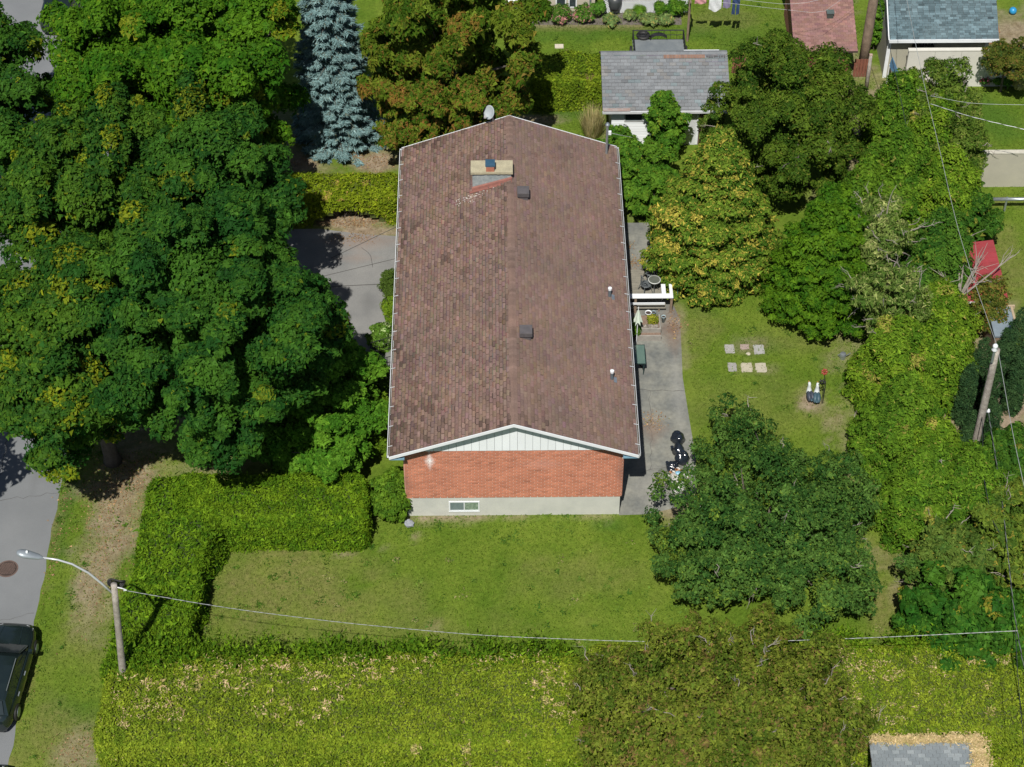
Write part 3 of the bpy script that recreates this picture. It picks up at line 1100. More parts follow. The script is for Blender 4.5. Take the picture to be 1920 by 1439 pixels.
# chimney
M_STUCCO = mat('grey_stucco', (0.33, 0.36, 0.36), (0.22, 0.26, 0.27), scale=3.0, rough=0.9, bump=0.5, bscale=30, grain=0.15, gscale=18)
CX0, CX1, CY0, CY1, CZ = -1.66, -0.06, 13.30, 13.92, 6.08
ch = MB().box(CX0, CX1, CY0, CY1, 4.6, CZ).build('chimney', M_STUCCO, house)
M_CAP = mat('chimney_cap_concrete', (0.42, 0.38, 0.26), (0.33, 0.3, 0.21), scale=4, rough=0.95, grain=0.15, gscale=30)
cm = MB()
nseg = 16
for k in range(nseg):
    a, b = CX0 - 0.07 + (CX1 - CX0 + 0.14) * k / nseg, CX0 - 0.07 + (CX1 - CX0 + 0.14) * (k + 1) / nseg
    cm.box(a, b, CY0 - 0.07 - RNG.uniform(0, 0.022), CY1 + 0.07, CZ + 0.002, CZ + 0.11)
cm.build('chimney_cap', M_CAP, ch)
fx, fy = at(919, 312, 6.35)[:2]
MB().box(fx - 0.17, fx + 0.17, fy - 0.17, fy + 0.17, CZ + 0.112, CZ + 0.34).build('flue', mat('terracotta', (0.42, 0.16, 0.1), rough=0.8), ch)
MB().box(fx - 0.2, fx + 0.2, fy - 0.2, fy + 0.2, CZ + 0.40, CZ + 0.47).build('flue_cover', mat('blue_steel', (0.06, 0.15, 0.24), (0.09, 0.2, 0.3), rough=0.35, metal=0.5), ch)
MB().box(fx - 0.16, fx + 0.16, fy - 0.16, fy + 0.16, CZ + 0.342, CZ + 0.398).build('flue_collar', M_WHITE, ch)
fl = MB()
rzx = lambda x: roof_z(x)
fl.hexa([(CX0 - 0.03, CY0 - 0.10, rzx(CX0) + 0.02), (CX1 + 0.03, CY0 - 0.10, rzx(CX1) + 0.02), (CX1 + 0.03, CY0 - 0.004, rzx(CX1) + 0.02), (CX0 - 0.03, CY0 - 0.004, rzx(CX0) + 0.02),
         (CX0 - 0.03, CY0 - 0.07, rzx(CX0) + 0.16), (CX1 + 0.03, CY0 - 0.07, rzx(CX1) + 0.14), (CX1 + 0.03, CY0 - 0.004, rzx(CX1) + 0.17), (CX0 - 0.03, CY0 - 0.004, rzx(CX0) + 0.19)])
fl.hexa([(CX0 - 0.1, CY0 - 0.22, rzx(CX0) + 0.015), (CX1 + 0.03, CY0 - 0.22, rzx(CX1) + 0.015), (CX1 + 0.03, CY0 - 0.105, rzx(CX1) + 0.018), (CX0 - 0.1, CY0 - 0.105, rzx(CX0) + 0.018),
         (CX0 - 0.1, CY0 - 0.22, rzx(CX0) + 0.03), (CX1 + 0.03, CY0 - 0.22, rzx(CX1) + 0.03), (CX1 + 0.03, CY0 - 0.105, rzx(CX1) + 0.04), (CX0 - 0.1, CY0 - 0.105, rzx(CX0) + 0.04)])
fl.build('chimney_flashing', mat('rust_red_flashing', (0.27, 0.11, 0.085), (0.2, 0.085, 0.07), scale=6, rough=0.7), ch)
crumbs = MB()
for k in range(62):
    x = CX0 - 0.75 + abs(RNG.normal(0, 0.55)) + RNG.uniform(-0.1, 0.6)
    y = CY0 - 0.28 - abs(RNG.normal(0, 0.22)) + (x - CX0) * 0.05
    if x > -0.3:
        continue
    s = RNG.uniform(0.012, 0.032)
    z = roof_z(x) + 0.035
    crumbs.add([(x - s, y, z), (x, y - s, z), (x + s, y, z), (x, y + s, z), (x, y, z + s)], [(0, 1, 4), (1, 2, 4), (2, 3, 4), (3, 0, 4)], (0.58, 0.54, 0.5))
o = crumbs.build('mortar_crumbs', M_TINMATT, house)
o['kind'] = 'stuff'
# box vents, pipes, mast on the roof
M_VENT = mat('vent_plastic', (0.115, 0.105, 0.11), (0.085, 0.08, 0.085), scale=6, rough=0.5)


def ground_on_roof(x, y, it=60):
    z = 5.3
    for _ in range(it):
        p = at(x, y, z)
        z = 0.5 * z + 0.5 * roof_z(p[0])
    return at(x, y, z)


for (px, py) in ((981, 374), (986, 636)):
    c = ground_on_roof(px, py)
    x, y = c[0], c[1] + 0.14
    z = roof_z(x)
    v = MB().box(x - 0.19, x + 0.19, y - 0.16, y + 0.16, z - 0.12, z + 0.18).build('roof_vent', M_VENT, house)
    for k in range(3):
        MB().box(x - 0.245, x + 0.245, y - 0.235, y + 0.235, z + 0.19 + k * 0.055, z + 0.19 + k * 0.055 + 0.022).build('louvre', M_VENT, v)
        MB().box(x - 0.215, x + 0.215, y - 0.205, y + 0.205, z + 0.213 + k * 0.055, z + 0.244 + k * 0.055).build('louvre_spacer', M_BLACK, v)
    MB().hexa([(x - 0.25, y - 0.24, z + 0.356), (x + 0.25, y - 0.24, z + 0.356), (x + 0.25, y + 0.24, z + 0.356), (x - 0.25, y + 0.24, z + 0.356),
               (x - 0.24, y - 0.23, z + 0.40), (x + 0.24, y - 0.23, z + 0.40), (x + 0.24, y + 0.23, z + 0.40), (x - 0.24, y + 0.23, z + 0.40)]).build('hood', M_VENT, v)
for (px, py) in ((1143, 556), (1147, 711)):
    c = ground_on_roof(px, py)
    z = roof_z(c[0])
    v = MB().tube([(c[0], c[1], z - 0.05), (c[0], c[1], z + 0.36)], 0.06, 10).build('vent_pipe', mat('lead_grey', (0.16, 0.2, 0.23), rough=0.5, metal=0.3), house)
    MB().lathe([(0.075, z + 0.362), (0.08, z + 0.46), (0.05, z + 0.46), (0.045, z + 0.40)], (c[0], c[1], 0), 12).build('pipe_top', M_WHITE, v)
    xx = c[0]
    MB().hexa([(xx + 0.08, c[1] - 0.16, roof_z(xx + 0.08) + 0.02), (xx + 0.2, c[1] - 0.16, roof_z(xx + 0.2) + 0.02), (xx + 0.2, c[1] + 0.12, roof_z(xx + 0.2) + 0.02), (xx + 0.08, c[1] + 0.12, roof_z(xx + 0.08) + 0.02),
               (xx + 0.08, c[1] - 0.16, roof_z(xx + 0.08) + 0.03), (xx + 0.2, c[1] - 0.16, roof_z(xx + 0.2) + 0.03), (xx + 0.2, c[1] + 0.12, roof_z(xx + 0.2) + 0.03), (xx + 0.08, c[1] + 0.12, roof_z(xx + 0.08) + 0.03)]).build('pipe_flashing', M_STEEL, v)
c = ground_on_roof(1137, 288)
v = MB().tube([(c[0], c[1], roof_z(c[0]) - 0.05), (c[0], c[1], roof_z(c[0]) + 1.5)], 0.055, 10).build('service_mast', M_STEEL, house)
MB().lathe([(0.07, 0), (0.1, 0.04), (0.1, 0.1), (0.05, 0.17)], (c[0], c[1], roof_z(c[0]) + 1.5), 12).build('weatherhead', M_STEEL, v)
MB().box(c[0] + 0.05, c[0] + 0.17, c[1] - 0.05, c[1] + 0.05, roof_z(c[0]) + 1.05, roof_z(c[0]) + 1.22).build('insulator', M_WHITE, v)
MAST = np.array((c[0] + 0.15, c[1], roof_z(c[0]) + 1.12))
# basement window
wl, wr = atY(842, 958, 0), atY(899, 940, 0)
wx0, wx1, wz0, wz1 = wl[0], wr[0], wl[2], wr[2]
win = MB()
win.box(wx0, wx1, -0.03, -0.001, wz0, wz0 + 0.05).box(wx0, wx1, -0.03, -0.001, wz1 - 0.05, wz1)
win.box(wx0, wx0 + 0.05, -0.031, -0.001, wz0 + 0.05, wz1 - 0.05).box(wx1 - 0.05, wx1, -0.031, -0.001, wz0 + 0.05, wz1 - 0.05)
xm = (wx0 + wx1) / 2
win.box(xm - 0.018, xm + 0.018, -0.028, -0.001, wz0 + 0.05, wz1 - 0.05)
win = win.build('window', M_WHITE, house)
M_PANE_A = mat('pane_with_blind', (0.19, 0.245, 0.25), (0.15, 0.2, 0.21), scale=5, rough=0.12, spec=0.7)
M_PANE_B = mat('pane_with_curtain', (0.3, 0.38, 0.3), (0.13, 0.2, 0.15), scale=9, rough=0.12, spec=0.7)
MB().box(wx0 + 0.052, xm - 0.02, -0.012, -0.001, wz0 + 0.052, wz1 - 0.052).build('pane', M_PANE_A, win)
MB().box(xm + 0.02, wx1 - 0.052, -0.012, -0.001, wz0 + 0.052, wz1 - 0.052).build('pane', M_PANE_B, win)
MB().box(wx0 - 0.01, wx1 + 0.01, -0.04, -0.001, wz0 - 0.03, wz0 - 0.003).build('sill', M_WHITE, win)

# satellite dish on the back of the ridge
c = ground_on_roof(914, 232)
bz = roof_z(c[0])
dish = thing('satellite_dish', 'grey oval satellite dish on the far end of the brown ridge', 'satellite dish', (c[0], c[1], bz))
MB().tube([(c[0] + 0.25, c[1], bz + 0.02), (c[0] + 0.22, c[1], bz + 0.35), (c[0] + 0.1, c[1] + 0.02, bz + 0.55)], 0.03, 8).build('mount', M_STEEL, dish)
ax = norm(np.array((-0.45, -0.75, 0.42)))
sx_ = norm(np.cross((0, 0, 1), ax))
A = np.stack([sx_, np.cross(ax, sx_), ax], 1)
dc = np.array((c[0] + 0.1, c[1], bz + 0.62))
prof = [(0.02, 0.0), (0.12, 0.012), (0.2, 0.035), (0.27, 0.07), (0.275, 0.062), (0.2, 0.022), (0.02, -0.015)]
b_ = MB().lathe(prof, (0, 0, 0), 24, axis=A @ np.diag((0.9, 1.15, 1)))
b_.v = [tuple(np.array(p) + dc) for p in b_.v]
b_.build('reflector', mat('dish_grey', (0.36, 0.4, 0.43), (0.3, 0.34, 0.37), rough=0.5), dish, True)
e = dc + ax * 0.42 + np.array((0, 0, -0.2))
MB().tube([dc - (0, 0, 0.27), e - (0, 0, 0.02)], 0.018, 6).build('feed_arm', M_STEEL, dish)
MB().box(e[0] - 0.05, e[0] + 0.05, e[1] - 0.04, e[1] + 0.04, e[2] - 0.03, e[2] + 0.06).build('receiver', mat('receiver_grey', (0.5, 0.5, 0.5), rough=0.5), dish)

# ------------------------------------------------------------------ patio
pts = [(4.0, -0.05), (5.1, -0.02), (6.4, 0.35), (7.1, 1.2), (7.2, 3.0), (7.08, 5.2), (6.98, 7.4), (7.05, 9.2), (7.1, 10.8), (6.9, 11.6), (6.5, 12.2), (6.4, 14.6), (6.15, 17.0), (4.0, 17.0)]
sheet('patio', pts, M_CONC)
for (_x, _y, _rx, _ry, _c, _a) in ((5.55, 4.5, 0.9, 1.2, (0.2, 0.115, 0.075), 0.6), (6.75, 10.2, 0.9, 2.0, (0.17, 0.095, 0.06), 0.85), (5.2, 13.8, 1.2, 1.0, (0.2, 0.15, 0.11), 0.5), (5.3, 1.4, 1.4, 1.6, (0.34, 0.33, 0.3), 0.45), (6.7, 6.5, 0.5, 3.0, (0.3, 0.3, 0.28), 0.5), (5.2, 7.6, 1.2, 0.8, (0.1, 0.105, 0.105), 0.5), (5.0, 9.0, 0.7, 0.4, (0.2, 0.19, 0.05), 0.6)):
    add_stain(M_CONC, (_x, _y, 0), (_rx, _ry, 1), _c, _a, (1, 1, 0))
for (_x, _y, _rx, _ry, _c, _a) in ((-19.0, 2.5, 0.5, 1.8, (0.11, 0.115, 0.12), 0.5), (-20.5, -3.0, 0.9, 0.7, (0.1, 0.1, 0.105), 0.5), (-19.6, -10.0, 0.7, 1.6, (0.08, 0.08, 0.085), 0.6)):
    add_stain(M_ASPH, (_x, _y, 0), (_rx, _ry, 1), _c, _a, (1, 1, 0))
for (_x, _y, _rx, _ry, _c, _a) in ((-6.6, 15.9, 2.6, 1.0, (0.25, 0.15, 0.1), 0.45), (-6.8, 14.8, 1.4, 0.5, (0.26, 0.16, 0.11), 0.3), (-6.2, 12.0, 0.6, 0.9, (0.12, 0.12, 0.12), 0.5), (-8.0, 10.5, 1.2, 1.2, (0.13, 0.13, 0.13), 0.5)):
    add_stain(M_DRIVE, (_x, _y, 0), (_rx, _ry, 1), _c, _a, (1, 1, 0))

# ------------------------------------------------------------------ trees and hedges
def rad(px, p):
    return px / ppm(p)


def round_tree(name, label, cat, cx, cy, zc, rx, rz, seed, cols, rc=0.9, ry=None, base=None, dens=60, L=0.2, Wd=0.12, group=None, **k):
    """crown seen at (cx, cy) in the photograph, its middle zc metres up; rx in photo pixels, rz in metres"""
    c = at(cx, cy, zc)
    rm = rad(rx, c)
    rng = np.random.default_rng(seed)
    ck = {q: k.pop(q) for q in ('cover', 'lobes', 'amp', 'zcut', 'flat', 'fill', 'sat') if q in k}
    C, R = clumps_round(c, (rm, ry or rm, rz), rc, rng, **ck)
    C[:, 2] = np.maximum(C[:, 2], 0.35)
    b = np.array((c[0], c[1], 0.0)) if base is None else at(base[0], base[1], 0)
    return tree(name, label, cat, b, C, R, dens, L, Wd, cols, seed, group=group, **k)


DKG = two((0.014, 0.062, 0.010), (0.050, 0.132, 0.014), jit=0.2, acc=(0.15, 0.19, 0.012), accp=0.03, accl=0.008)
BRG = two((0.026, 0.098, 0.006), (0.082, 0.182, 0.010), jit=0.2, acc=(0.2, 0.22, 0.015), accp=0.04, accl=0.01)
# yellowing street-side maple
YEL = two((0.018, 0.070, 0.010), (0.066, 0.142, 0.013), jit=0.2, acc=(0.2, 0.235, 0.012), accp=0.12, accl=0.015)

gm = 'broad maples along the street'
round_tree('maple_tree', 'big dark green maple standing behind the long hedge beside the driveway', 'tree', 404, 618, 8.3, 198, 4.6, 101, DKG, amp=0.08, base=(400, 868), rc=0.74, ry=4.6, dens=98, L=0.165, Wd=0.11, per=2, group=gm, trunk_r=0.28)
round_tree('maple_tree', 'maple with yellowing boughs hanging over the street, trunk on the leaf-strewn verge', 'tree', 125, 662, 6.4, 168, 3.9, 102, YEL, rc=0.75, ry=4.2, base=(212, 865), dens=92, L=0.165, Wd=0.11, per=2, group=gm, trunk_r=0.3, nlimb=9)
round_tree('maple_tree', 'dark maple between the yellowing maple and the bright green one', 'tree', 160, 372, 6.5, 170, 3.6, 103, YEL, rc=0.75, ry=4.0, dens=90, L=0.165, Wd=0.11, per=2, group=gm, trunk_r=0.28)
round_tree('maple_tree', 'dark maple whose boughs reach over the end of the lime hedge', 'tree', 388, 372, 6.3, 142, 3.5, 104, DKG, amp=0.1, rc=0.78, ry=4.0, dens=90, L=0.165, Wd=0.11, per=2, group=gm, trunk_r=0.28)
round_tree('maple_tree', 'bright green maple beside the blue spruce', 'tree', 398, 120, 7.0, 152, 4.2, 105, BRG, rc=0.82, ry=4.6, dens=90, L=0.17, Wd=0.115, per=2, group=gm, trunk_r=0.28)
round_tree('maple_tree', 'bright green maple in the top corner above the street opening', 'tree', 232, 78, 7.0, 122, 3.6, 106, BRG, rc=0.82, ry=4.2, dens=85, L=0.17, Wd=0.115, per=2, group=gm, trunk_r=0.25)
round_tree('maple_tree', 'dark maple on the far side of the street, half outside the picture edge', 'tree', -18, 160, 6.0, 90, 3.6, 107, DKG, rc=0.9, ry=3.6, dens=85, L=0.17, Wd=0.115, per=2, group=gm, trunk_r=0.25, cover=0.8)

round_tree('maple_tree', 'maple past the picture edge that throws leaf shadows on the street by the manhole', 'tree', -222, 866, 5.5, 90, 3.0, 108, DKG, rc=0.78, ry=3.0, dens=40, L=0.24, Wd=0.16, per=2, group=gm, trunk_r=0.22)

# lighter small trees and shrubs on the street side of the house
LGT = two((0.045, 0.14, 0.010), (0.115, 0.245, 0.020), jit=0.22)
c = at(640, 770, 2.2)
round_tree('lilac_tree', 'fresh green bushy lilac between the dark maple and the house', 'tree', 622, 765, 2.4, 70, 2.5, 111, LGT, rc=0.55, ry=2.8, dens=110, L=0.15, Wd=0.11, per=2, trunk_r=0.1)
round_tree('lilac_bush', 'low fresh green lilac growing against the back of the long hedge', 'shrub', 590, 850, 1.6, 105, 1.3, 112, LGT, rc=0.5, ry=1.0, dens=110, L=0.15, Wd=0.11, per=2, trunk_r=0.06)
YG = two((0.085, 0.17, 0.012), (0.17, 0.26, 0.018), jit=0.2)
YG2 = two((0.06, 0.14, 0.012), (0.13, 0.23, 0.018), jit=0.2)
round_tree('garden_shrub', 'bright green shrub hugging the front corner of the brick wall', 'shrub', 733, 930, 0.9, 38, 1.0, 113, YG2, rc=0.35, ry=0.85, dens=260, L=0.11, Wd=0.08, trunk_r=0.04, flat=1.0)
round_tree('garden_shrub', 'yellow green leafy shrub under the street eave, below the railing', 'shrub', 712, 800, 0.7, 28, 0.7, 114, YG, rc=0.3, ry=1.3, dens=240, L=0.13, Wd=0.09, trunk_r=0.04)
HYD = two((0.06, 0.15, 0.015), (0.12, 0.22, 0.03), jit=0.2, acc=(0.5, 0.6, 0.3), accp=0.2, accl=0.03)
round_tree('hydrangea', 'pale blooming hydrangea beside the top of the entry railing', 'shrub', 718, 632, 0.6, 24, 0.6, 115, HYD, rc=0.24, ry=0.7, dens=330, L=0.12, Wd=0.09, trunk_r=0.03)
round_tree('hydrangea', 'hydrangea with pale blooms just below the entry railing', 'shrub', 706, 715, 0.6, 27, 0.6, 116, HYD, rc=0.24, ry=0.75, dens=330, L=0.12, Wd=0.09, trunk_r=0.03)
BALL = two((0.05, 0.09, 0.015), (0.08, 0.13, 0.02), jit=0.14, cj=0.1)
round_tree('boxwood', 'clipped dark green egg-shaped boxwood beside the driveway', 'shrub', 732, 535, 0.75, 16, 0.75, 117, BALL, rc=0.2, ry=0.5, dens=800, L=0.06, Wd=0.035, trunk_r=0.03, amp=0.02, m=NEEDLE)
round_tree('spirea', 'small yellow green round shrub between the boxwood and the hydrangea', 'shrub', 731, 574, 0.35, 13, 0.35, 118, YG, rc=0.18, ry=0.4, dens=600, L=0.08, Wd=0.05, trunk_r=0.02)
round_tree('spirea', 'low yellow green plant against the wall next to the pale hydrangea', 'shrub', 736, 602, 0.25, 12, 0.3, 119, YG, rc=0.16, ry=0.35, dens=600, L=0.08, Wd=0.05, trunk_r=0.02)

# chestnut with browned leaves
CHA, CHB = (0.040, 0.095, 0.007), (0.135, 0.190, 0.018)


def chest(pos, idx, rng):
    c = tints(pos, idx, rng, CHA, CHB, jit=0.2, acc=(0.24, 0.13, 0.03), accp=0.03, accl=0.05)
    w = np.clip((23.5 - pos[:, 1]) / 3.5 + (5.0 - pos[:, 2]) / 4.0, 0, 1) * (rng.random(len(pos)) < 0.25) * rng.uniform(0.3, 1, len(pos))
    return c * (1 - w[:, None]) + np.array((0.25, 0.125, 0.035)) * w[:, None] * rng.uniform(0.7, 1.2, (len(pos), 1))


round_tree('chestnut_tree', 'chestnut with rust-browned leaves behind the satellite dish', 'tree', 838, 125, 5.4, 152, 4.3, 121, chest, rc=0.62, ry=3.6, dens=66, L=0.22, Wd=0.10, per=3, trunk_r=0.28, droop=0.7, cover=0.85, amp=0.12)


# blue spruce
def spruce(label, base, H, R0, seed):
    rng = np.random.default_rng(seed)
    t = thing('blue_spruce', label, 'tree', base)
    P, Nn, T = [], [], []
    mb = MB()
    mb.tube([base, (base[0], base[1], H * 0.95)], [0.18, 0.02], 8)
    z = 0.35
    while z < H:
        f = z / H
        rr = R0 * (1 - f) ** 0.6 * (0.94 + 0.12 * rng.random()) + 0.08
        nb = max(5, int(13 * (1 - f) + 4))
        a0 = rng.uniform(0, 6.28)
        for i in range(nb):
            a = a0 + 6.283 * i / nb + rng.normal(0, 0.12)
            d = np.array((math.cos(a), math.sin(a), 0))
            Lb = rr * rng.uniform(0.82, 1.1)
            sd = np.array((-d[1], d[0], 0))
            n = int(112 * Lb + 28)
            s = rng.uniform(0.18, 1.0, n) ** 0.8
            w = rng.uniform(-1, 1, n) * (0.10 + 0.30 * Lb * (1 - s) ** 0.7 * 0.75)
            zz = z - 0.34 * Lb * s + 0.22 * Lb * s ** 3 - np.abs(w) * 0.25 + rng.normal(0, 0.035, n)
            P.append(np.array((base[0], base[1], 0)) + d * (Lb * s)[:, None] + sd * w[:, None] + np.array((0, 0, 1)) * zz[:, None])
            Nn.append(np.tile((0, 0, 1.0), (n, 1)) + d * 0.35)
            T.append(d + sd * (np.sign(w) * 0.55)[:, None] + np.array((0, 0, 0.25)))
            mb.tube([(base[0], base[1], z), np.array((base[0], base[1], z - 0.13 * Lb)) + d * Lb * 0.85], [0.025, 0.008], 4)
        z += 0.54 * (1 - 0.45 * f)
    P, Nn, T = np.concatenate(P), np.concatenate(Nn), np.concatenate(T)
    k = 3
    P, Nn, T = np.repeat(P, k, 0), np.repeat(Nn, k, 0), np.repeat(T, k, 0)
    P = P + rng.normal(0, 0.03, P.shape)
    V = leaf_quads(P, Nn, 0.17, 0.042, rng, droop=-0.15, fold=0.05, along=T * 1.0)
    idx = (np.arange(len(P)) // 60)
    cl = tints(P, idx, rng, (0.095, 0.175, 0.185), (0.225, 0.345, 0.355), jit=0.18, cj=0.2, acc=(0.13, 0.12, 0.07), accl=0.05)
    quads('crown', V, cl, NEEDLE, t)
    mb.build('trunk', M_BARK, t)
    return t


spruce('tall blue spruce with silvery tiers of needles', (at(632, 272, 0)[0], at(632, 262, 0)[1], 0), 12.5, 2.0, 131)

# big golden thuja beside the deck
THU = two((0.045, 0.105, 0.010), (0.125, 0.195, 0.020), jit=0.24, acc=(0.42, 0.34, 0.06), accp=0.13, accl=0.14)
tb = at(1330, 505, 0)
_rt = np.random.default_rng(141)
Cc, Rr = clumps_cone((tb[0], tb[1], 0), 7.6, lambda f: 2.7 * (1 - f ** 1.5) ** 0.85 * (0.8 + 0.2 * min(1, f * 6)) * _rt.uniform(0.84, 1.1), 0.46, _rt, 0.5, cover=0.8, flat=0.62)
tree('thuja_tree', 'golden tipped thuja beside the deck with the glass table', 'tree', (tb[0], tb[1], 0), Cc, Rr, 120, 0.14, 0.07, THU, 141, per=2, droop=-0.2, m=NEEDLE, trunk_r=0.16)

# dark round tree behind the lawn
PLM = two((0.028, 0.070, 0.007), (0.095, 0.155, 0.016), jit=0.26, acc=(0.17, 0.17, 0.03), accl=0.06)
round_tree('plum_tree', 'dark rounded fruit tree between the grey shed and the cedar row', 'tree', 1500, 228, 4.0, 132, 3.1, 142, PLM, rc=0.62, ry=3.0, base=(1508, 345), dens=130, L=0.125, Wd=0.072, per=2, trunk_r=0.2, lobes=9, amp=0.3, twigs=12, tw_len=0.4)
# layered light tree
LAR = two((0.030, 0.098, 0.006), (0.092, 0.185, 0.010), jit=0.22)
tb = at(1535, 585, 0)
Cc, Rr = clumps_cone((tb[0], tb[1], 0), 6.6, lambda f: 2.3 * (1 - f) ** 0.62 + 0.15, 0.48, np.random.default_rng(143), 0.9, cover=0.8, flat=0.5)
tree('larch_tree', 'bright green layered conifer leaning over the lawn behind the stepping stones', 'tree', (tb[0], tb[1], 0), Cc, Rr, 125, 0.14, 0.07, LAR, 143, per=2, trunk_r=0.14, droop=0.1)
# silvery olive with bare branches
OLV = two((0.06, 0.12, 0.018), (0.17, 0.235, 0.055), jit=0.25, acc=(0.36, 0.38, 0.14), accp=0.1, accl=0.12)
round_tree('olive_tree', 'pale silvery leaved tree with bare grey boughs, upper of the two in the cedar row', 'tree', 1640, 435, 4.2, 72, 1.3, 144, OLV, rc=0.42, ry=1.3, dens=85, L=0.17, Wd=0.055, per=2, trunk_r=0.12, twigs=26, tw_len=0.9, cover=0.8, base=(1660, 560))
round_tree('olive_tree', 'pale silvery leaved tree with dead twigs beside the bright layered conifer', 'tree', 1672, 555, 3.6, 72, 1.4, 145, OLV, rc=0.42, ry=1.3, dens=85, L=0.17, Wd=0.055, per=2, trunk_r=0.12, twigs=26, tw_len=0.8, cover=0.85, base=(1670, 660))

# the overgrown cedar row along the back fence
CED = two((0.038, 0.100, 0.008), (0.105, 0.195, 0.014), jit=0.24, acc=(0.24, 0.22, 0.05), accp=0.03, accl=0.02)
CED2 = two((0.055, 0.125, 0.008), (0.145, 0.235, 0.016), jit=0.24, acc=(0.3, 0.26, 0.06), accp=0.03, accl=0.02)
CED3 = two((0.026, 0.085, 0.010), (0.072, 0.155, 0.016), jit=0.2, acc=(0.2, 0.2, 0.03), accp=0.06, accl=0.02)
gc = 'overgrown cedars of the back row'


def cedar(label, px, py, H, rpx, seed, cols, rc=0.5, dens=125, name='cedar_tree', L=0.145, Wd=0.066, flat=1.2, pw=0.6):
    tb = at(px, py, 0)
    r = rad(rpx, tb)
    rng = np.random.default_rng(seed)
    Cc, Rr = clumps_cone((tb[0], tb[1], 0), H, lambda f: r * max(0.0, 1 - f ** 1.6) ** pw * rng.uniform(0.85, 1.1), rc, rng, 0.4, flat=flat)
    tree(name, label, 'tree', (tb[0], tb[1], 0), Cc, Rr, dens, L, Wd, cols, seed, per=2, droop=0.0, m=NEEDLE, trunk_r=0.12, group=gc, twigs=3, tw_len=0.4)


for a in (('cedar beside the two weathered poles, first of the row', 1672, 300, 4.6, 58, 201, CED),
          ('yellow green cedar under the wires, in front of the pale privet', 1735, 330, 4.2, 62, 202, CED2),
          ('tall cedar behind the silvery tree, next to the dark fruit tree', 1668, 430, 4.8, 66, 203, CED),
          ('yellowish cedar across from the low beige wall', 1755, 440, 4.2, 72, 204, CED2),
          ('narrow cedar between the silvery tree and the fruit tree', 1610, 440, 4.0, 48, 205, CED),
          ('cedar beside the bare grey branches over the red roof', 1745, 555, 4.2, 62, 206, CED3),
          ('bright cedar next to the lower silvery tree', 1748, 668, 3.6, 62, 207, CED2),
          ('spreading cedar at the lawn edge above the geese', 1665, 745, 3.8, 74, 208, CED2),
          ('light cedar beside the dark spires and the leaning pole', 1742, 745, 3.8, 66, 209, CED2),
          ('cedar at the lawn edge level with the geese', 1675, 860, 4.0, 70, 210, CED),
          ('cedar whose boughs hide the foot of the leaning pole', 1738, 912, 2.9, 64, 211, CED2),
          ('cedar at the narrow end of the lawn', 1715, 985, 3.8, 66, 212, CED),
          ('cedar under the wires past the leaning pole', 1800, 985, 3.6, 66, 213, CED)):
    cedar(*a)
PRV = two((0.05, 0.105, 0.012), (0.135, 0.195, 0.030), jit=0.24, acc=(0.25, 0.25, 0.07), accl=0.05)
round_tree('privet_tree', 'feathery pale green tree in front of the tall white wall', 'tree', 1762, 195, 3.2, 70, 2.0, 221, PRV, rc=0.42, ry=2.0, dens=110, L=0.13, Wd=0.06, per=2, trunk_r=0.1, amp=0.35, lobes=8, twigs=24, tw_len=0.6)
round_tree('privet_tree', 'feathery pale green tree at the edge of the walled lawn, below the crossing wires', 'tree', 1800, 285, 2.4, 46, 1.9, 222, PRV, rc=0.42, ry=1.6, dens=110, L=0.13, Wd=0.06, per=2, trunk_r=0.1, amp=0.35, lobes=8, twigs=16, tw_len=0.6)
round_tree('vine_thicket', 'dark leafy vine thicket hiding the corner of the red roof', 'shrub', 1815, 405, 1.6, 46, 1.4, 223, CED3, rc=0.36, ry=1.2, dens=170, L=0.15, Wd=0.11, trunk_r=0.06)
round_tree('sumac_bush', 'reddish green bush below the red roof', 'shrub', 1852, 572, 1.2, 36, 1.0, 224, two((0.06, 0.095, 0.014), (0.14, 0.15, 0.025), jit=0.22, acc=(0.25, 0.13, 0.04), accl=0.14), rc=0.34, ry=1.2, dens=200, L=0.12, Wd=0.07, trunk_r=0.06)
VIN = two((0.022, 0.090, 0.010), (0.062, 0.155, 0.016), jit=0.22, acc=(0.28, 0.25, 0.03), accp=0.02, accl=0.006)
round_tree('grapevine_mound', 'broad dark green vine mound with large leaves over the hedge corner', 'shrub', 1805, 1165, 1.9, 112, 1.5, 225, VIN, rc=0.5, ry=2.2, dens=135, L=0.18, Wd=0.145, trunk_r=0.08, amp=0.25)
round_tree('wild_shrub', 'tangled yellow green shrub under the wires at the picture edge, above the vine mound', 'shrub', 1893, 1010, 1.8, 70, 1.7, 226, two((0.06, 0.12, 0.016), (0.15, 0.21, 0.026), jit=0.22, acc=(0.3, 0.24, 0.04), accp=0.08, accl=0.03), rc=0.42, ry=2.0, dens=130, L=0.15, Wd=0.09, per=2, trunk_r=0.06, twigs=14)
round_tree('wild_shrub', 'mixed green shrub between the last cedar and the vine mound', 'shrub', 1775, 1050, 1.8, 70, 1.6, 227, two((0.05, 0.11, 0.018), (0.12, 0.18, 0.03), jit=0.22, acc=(0.3, 0.24, 0.04), accp=0.05, accl=0.02), rc=0.42, ry=1.5, dens=130, L=0.15, Wd=0.09, per=2, trunk_r=0.06, twigs=10)
round_tree('wild_shrub', 'dark leafy shrub at the picture edge below the columnar yews', 'shrub', 1885, 880, 1.4, 52, 1.4, 228, CED3, rc=0.42, ry=1.6, dens=130, L=0.17, Wd=0.11, per=2, trunk_r=0.06)
round_tree('wild_shrub', 'green shrub under the wires beside the end of the vine mound', 'shrub', 1900, 1190, 1.5, 46, 1.4, 229, CED, rc=0.42, ry=1.6, dens=130, L=0.15, Wd=0.09, per=2, trunk_r=0.06)

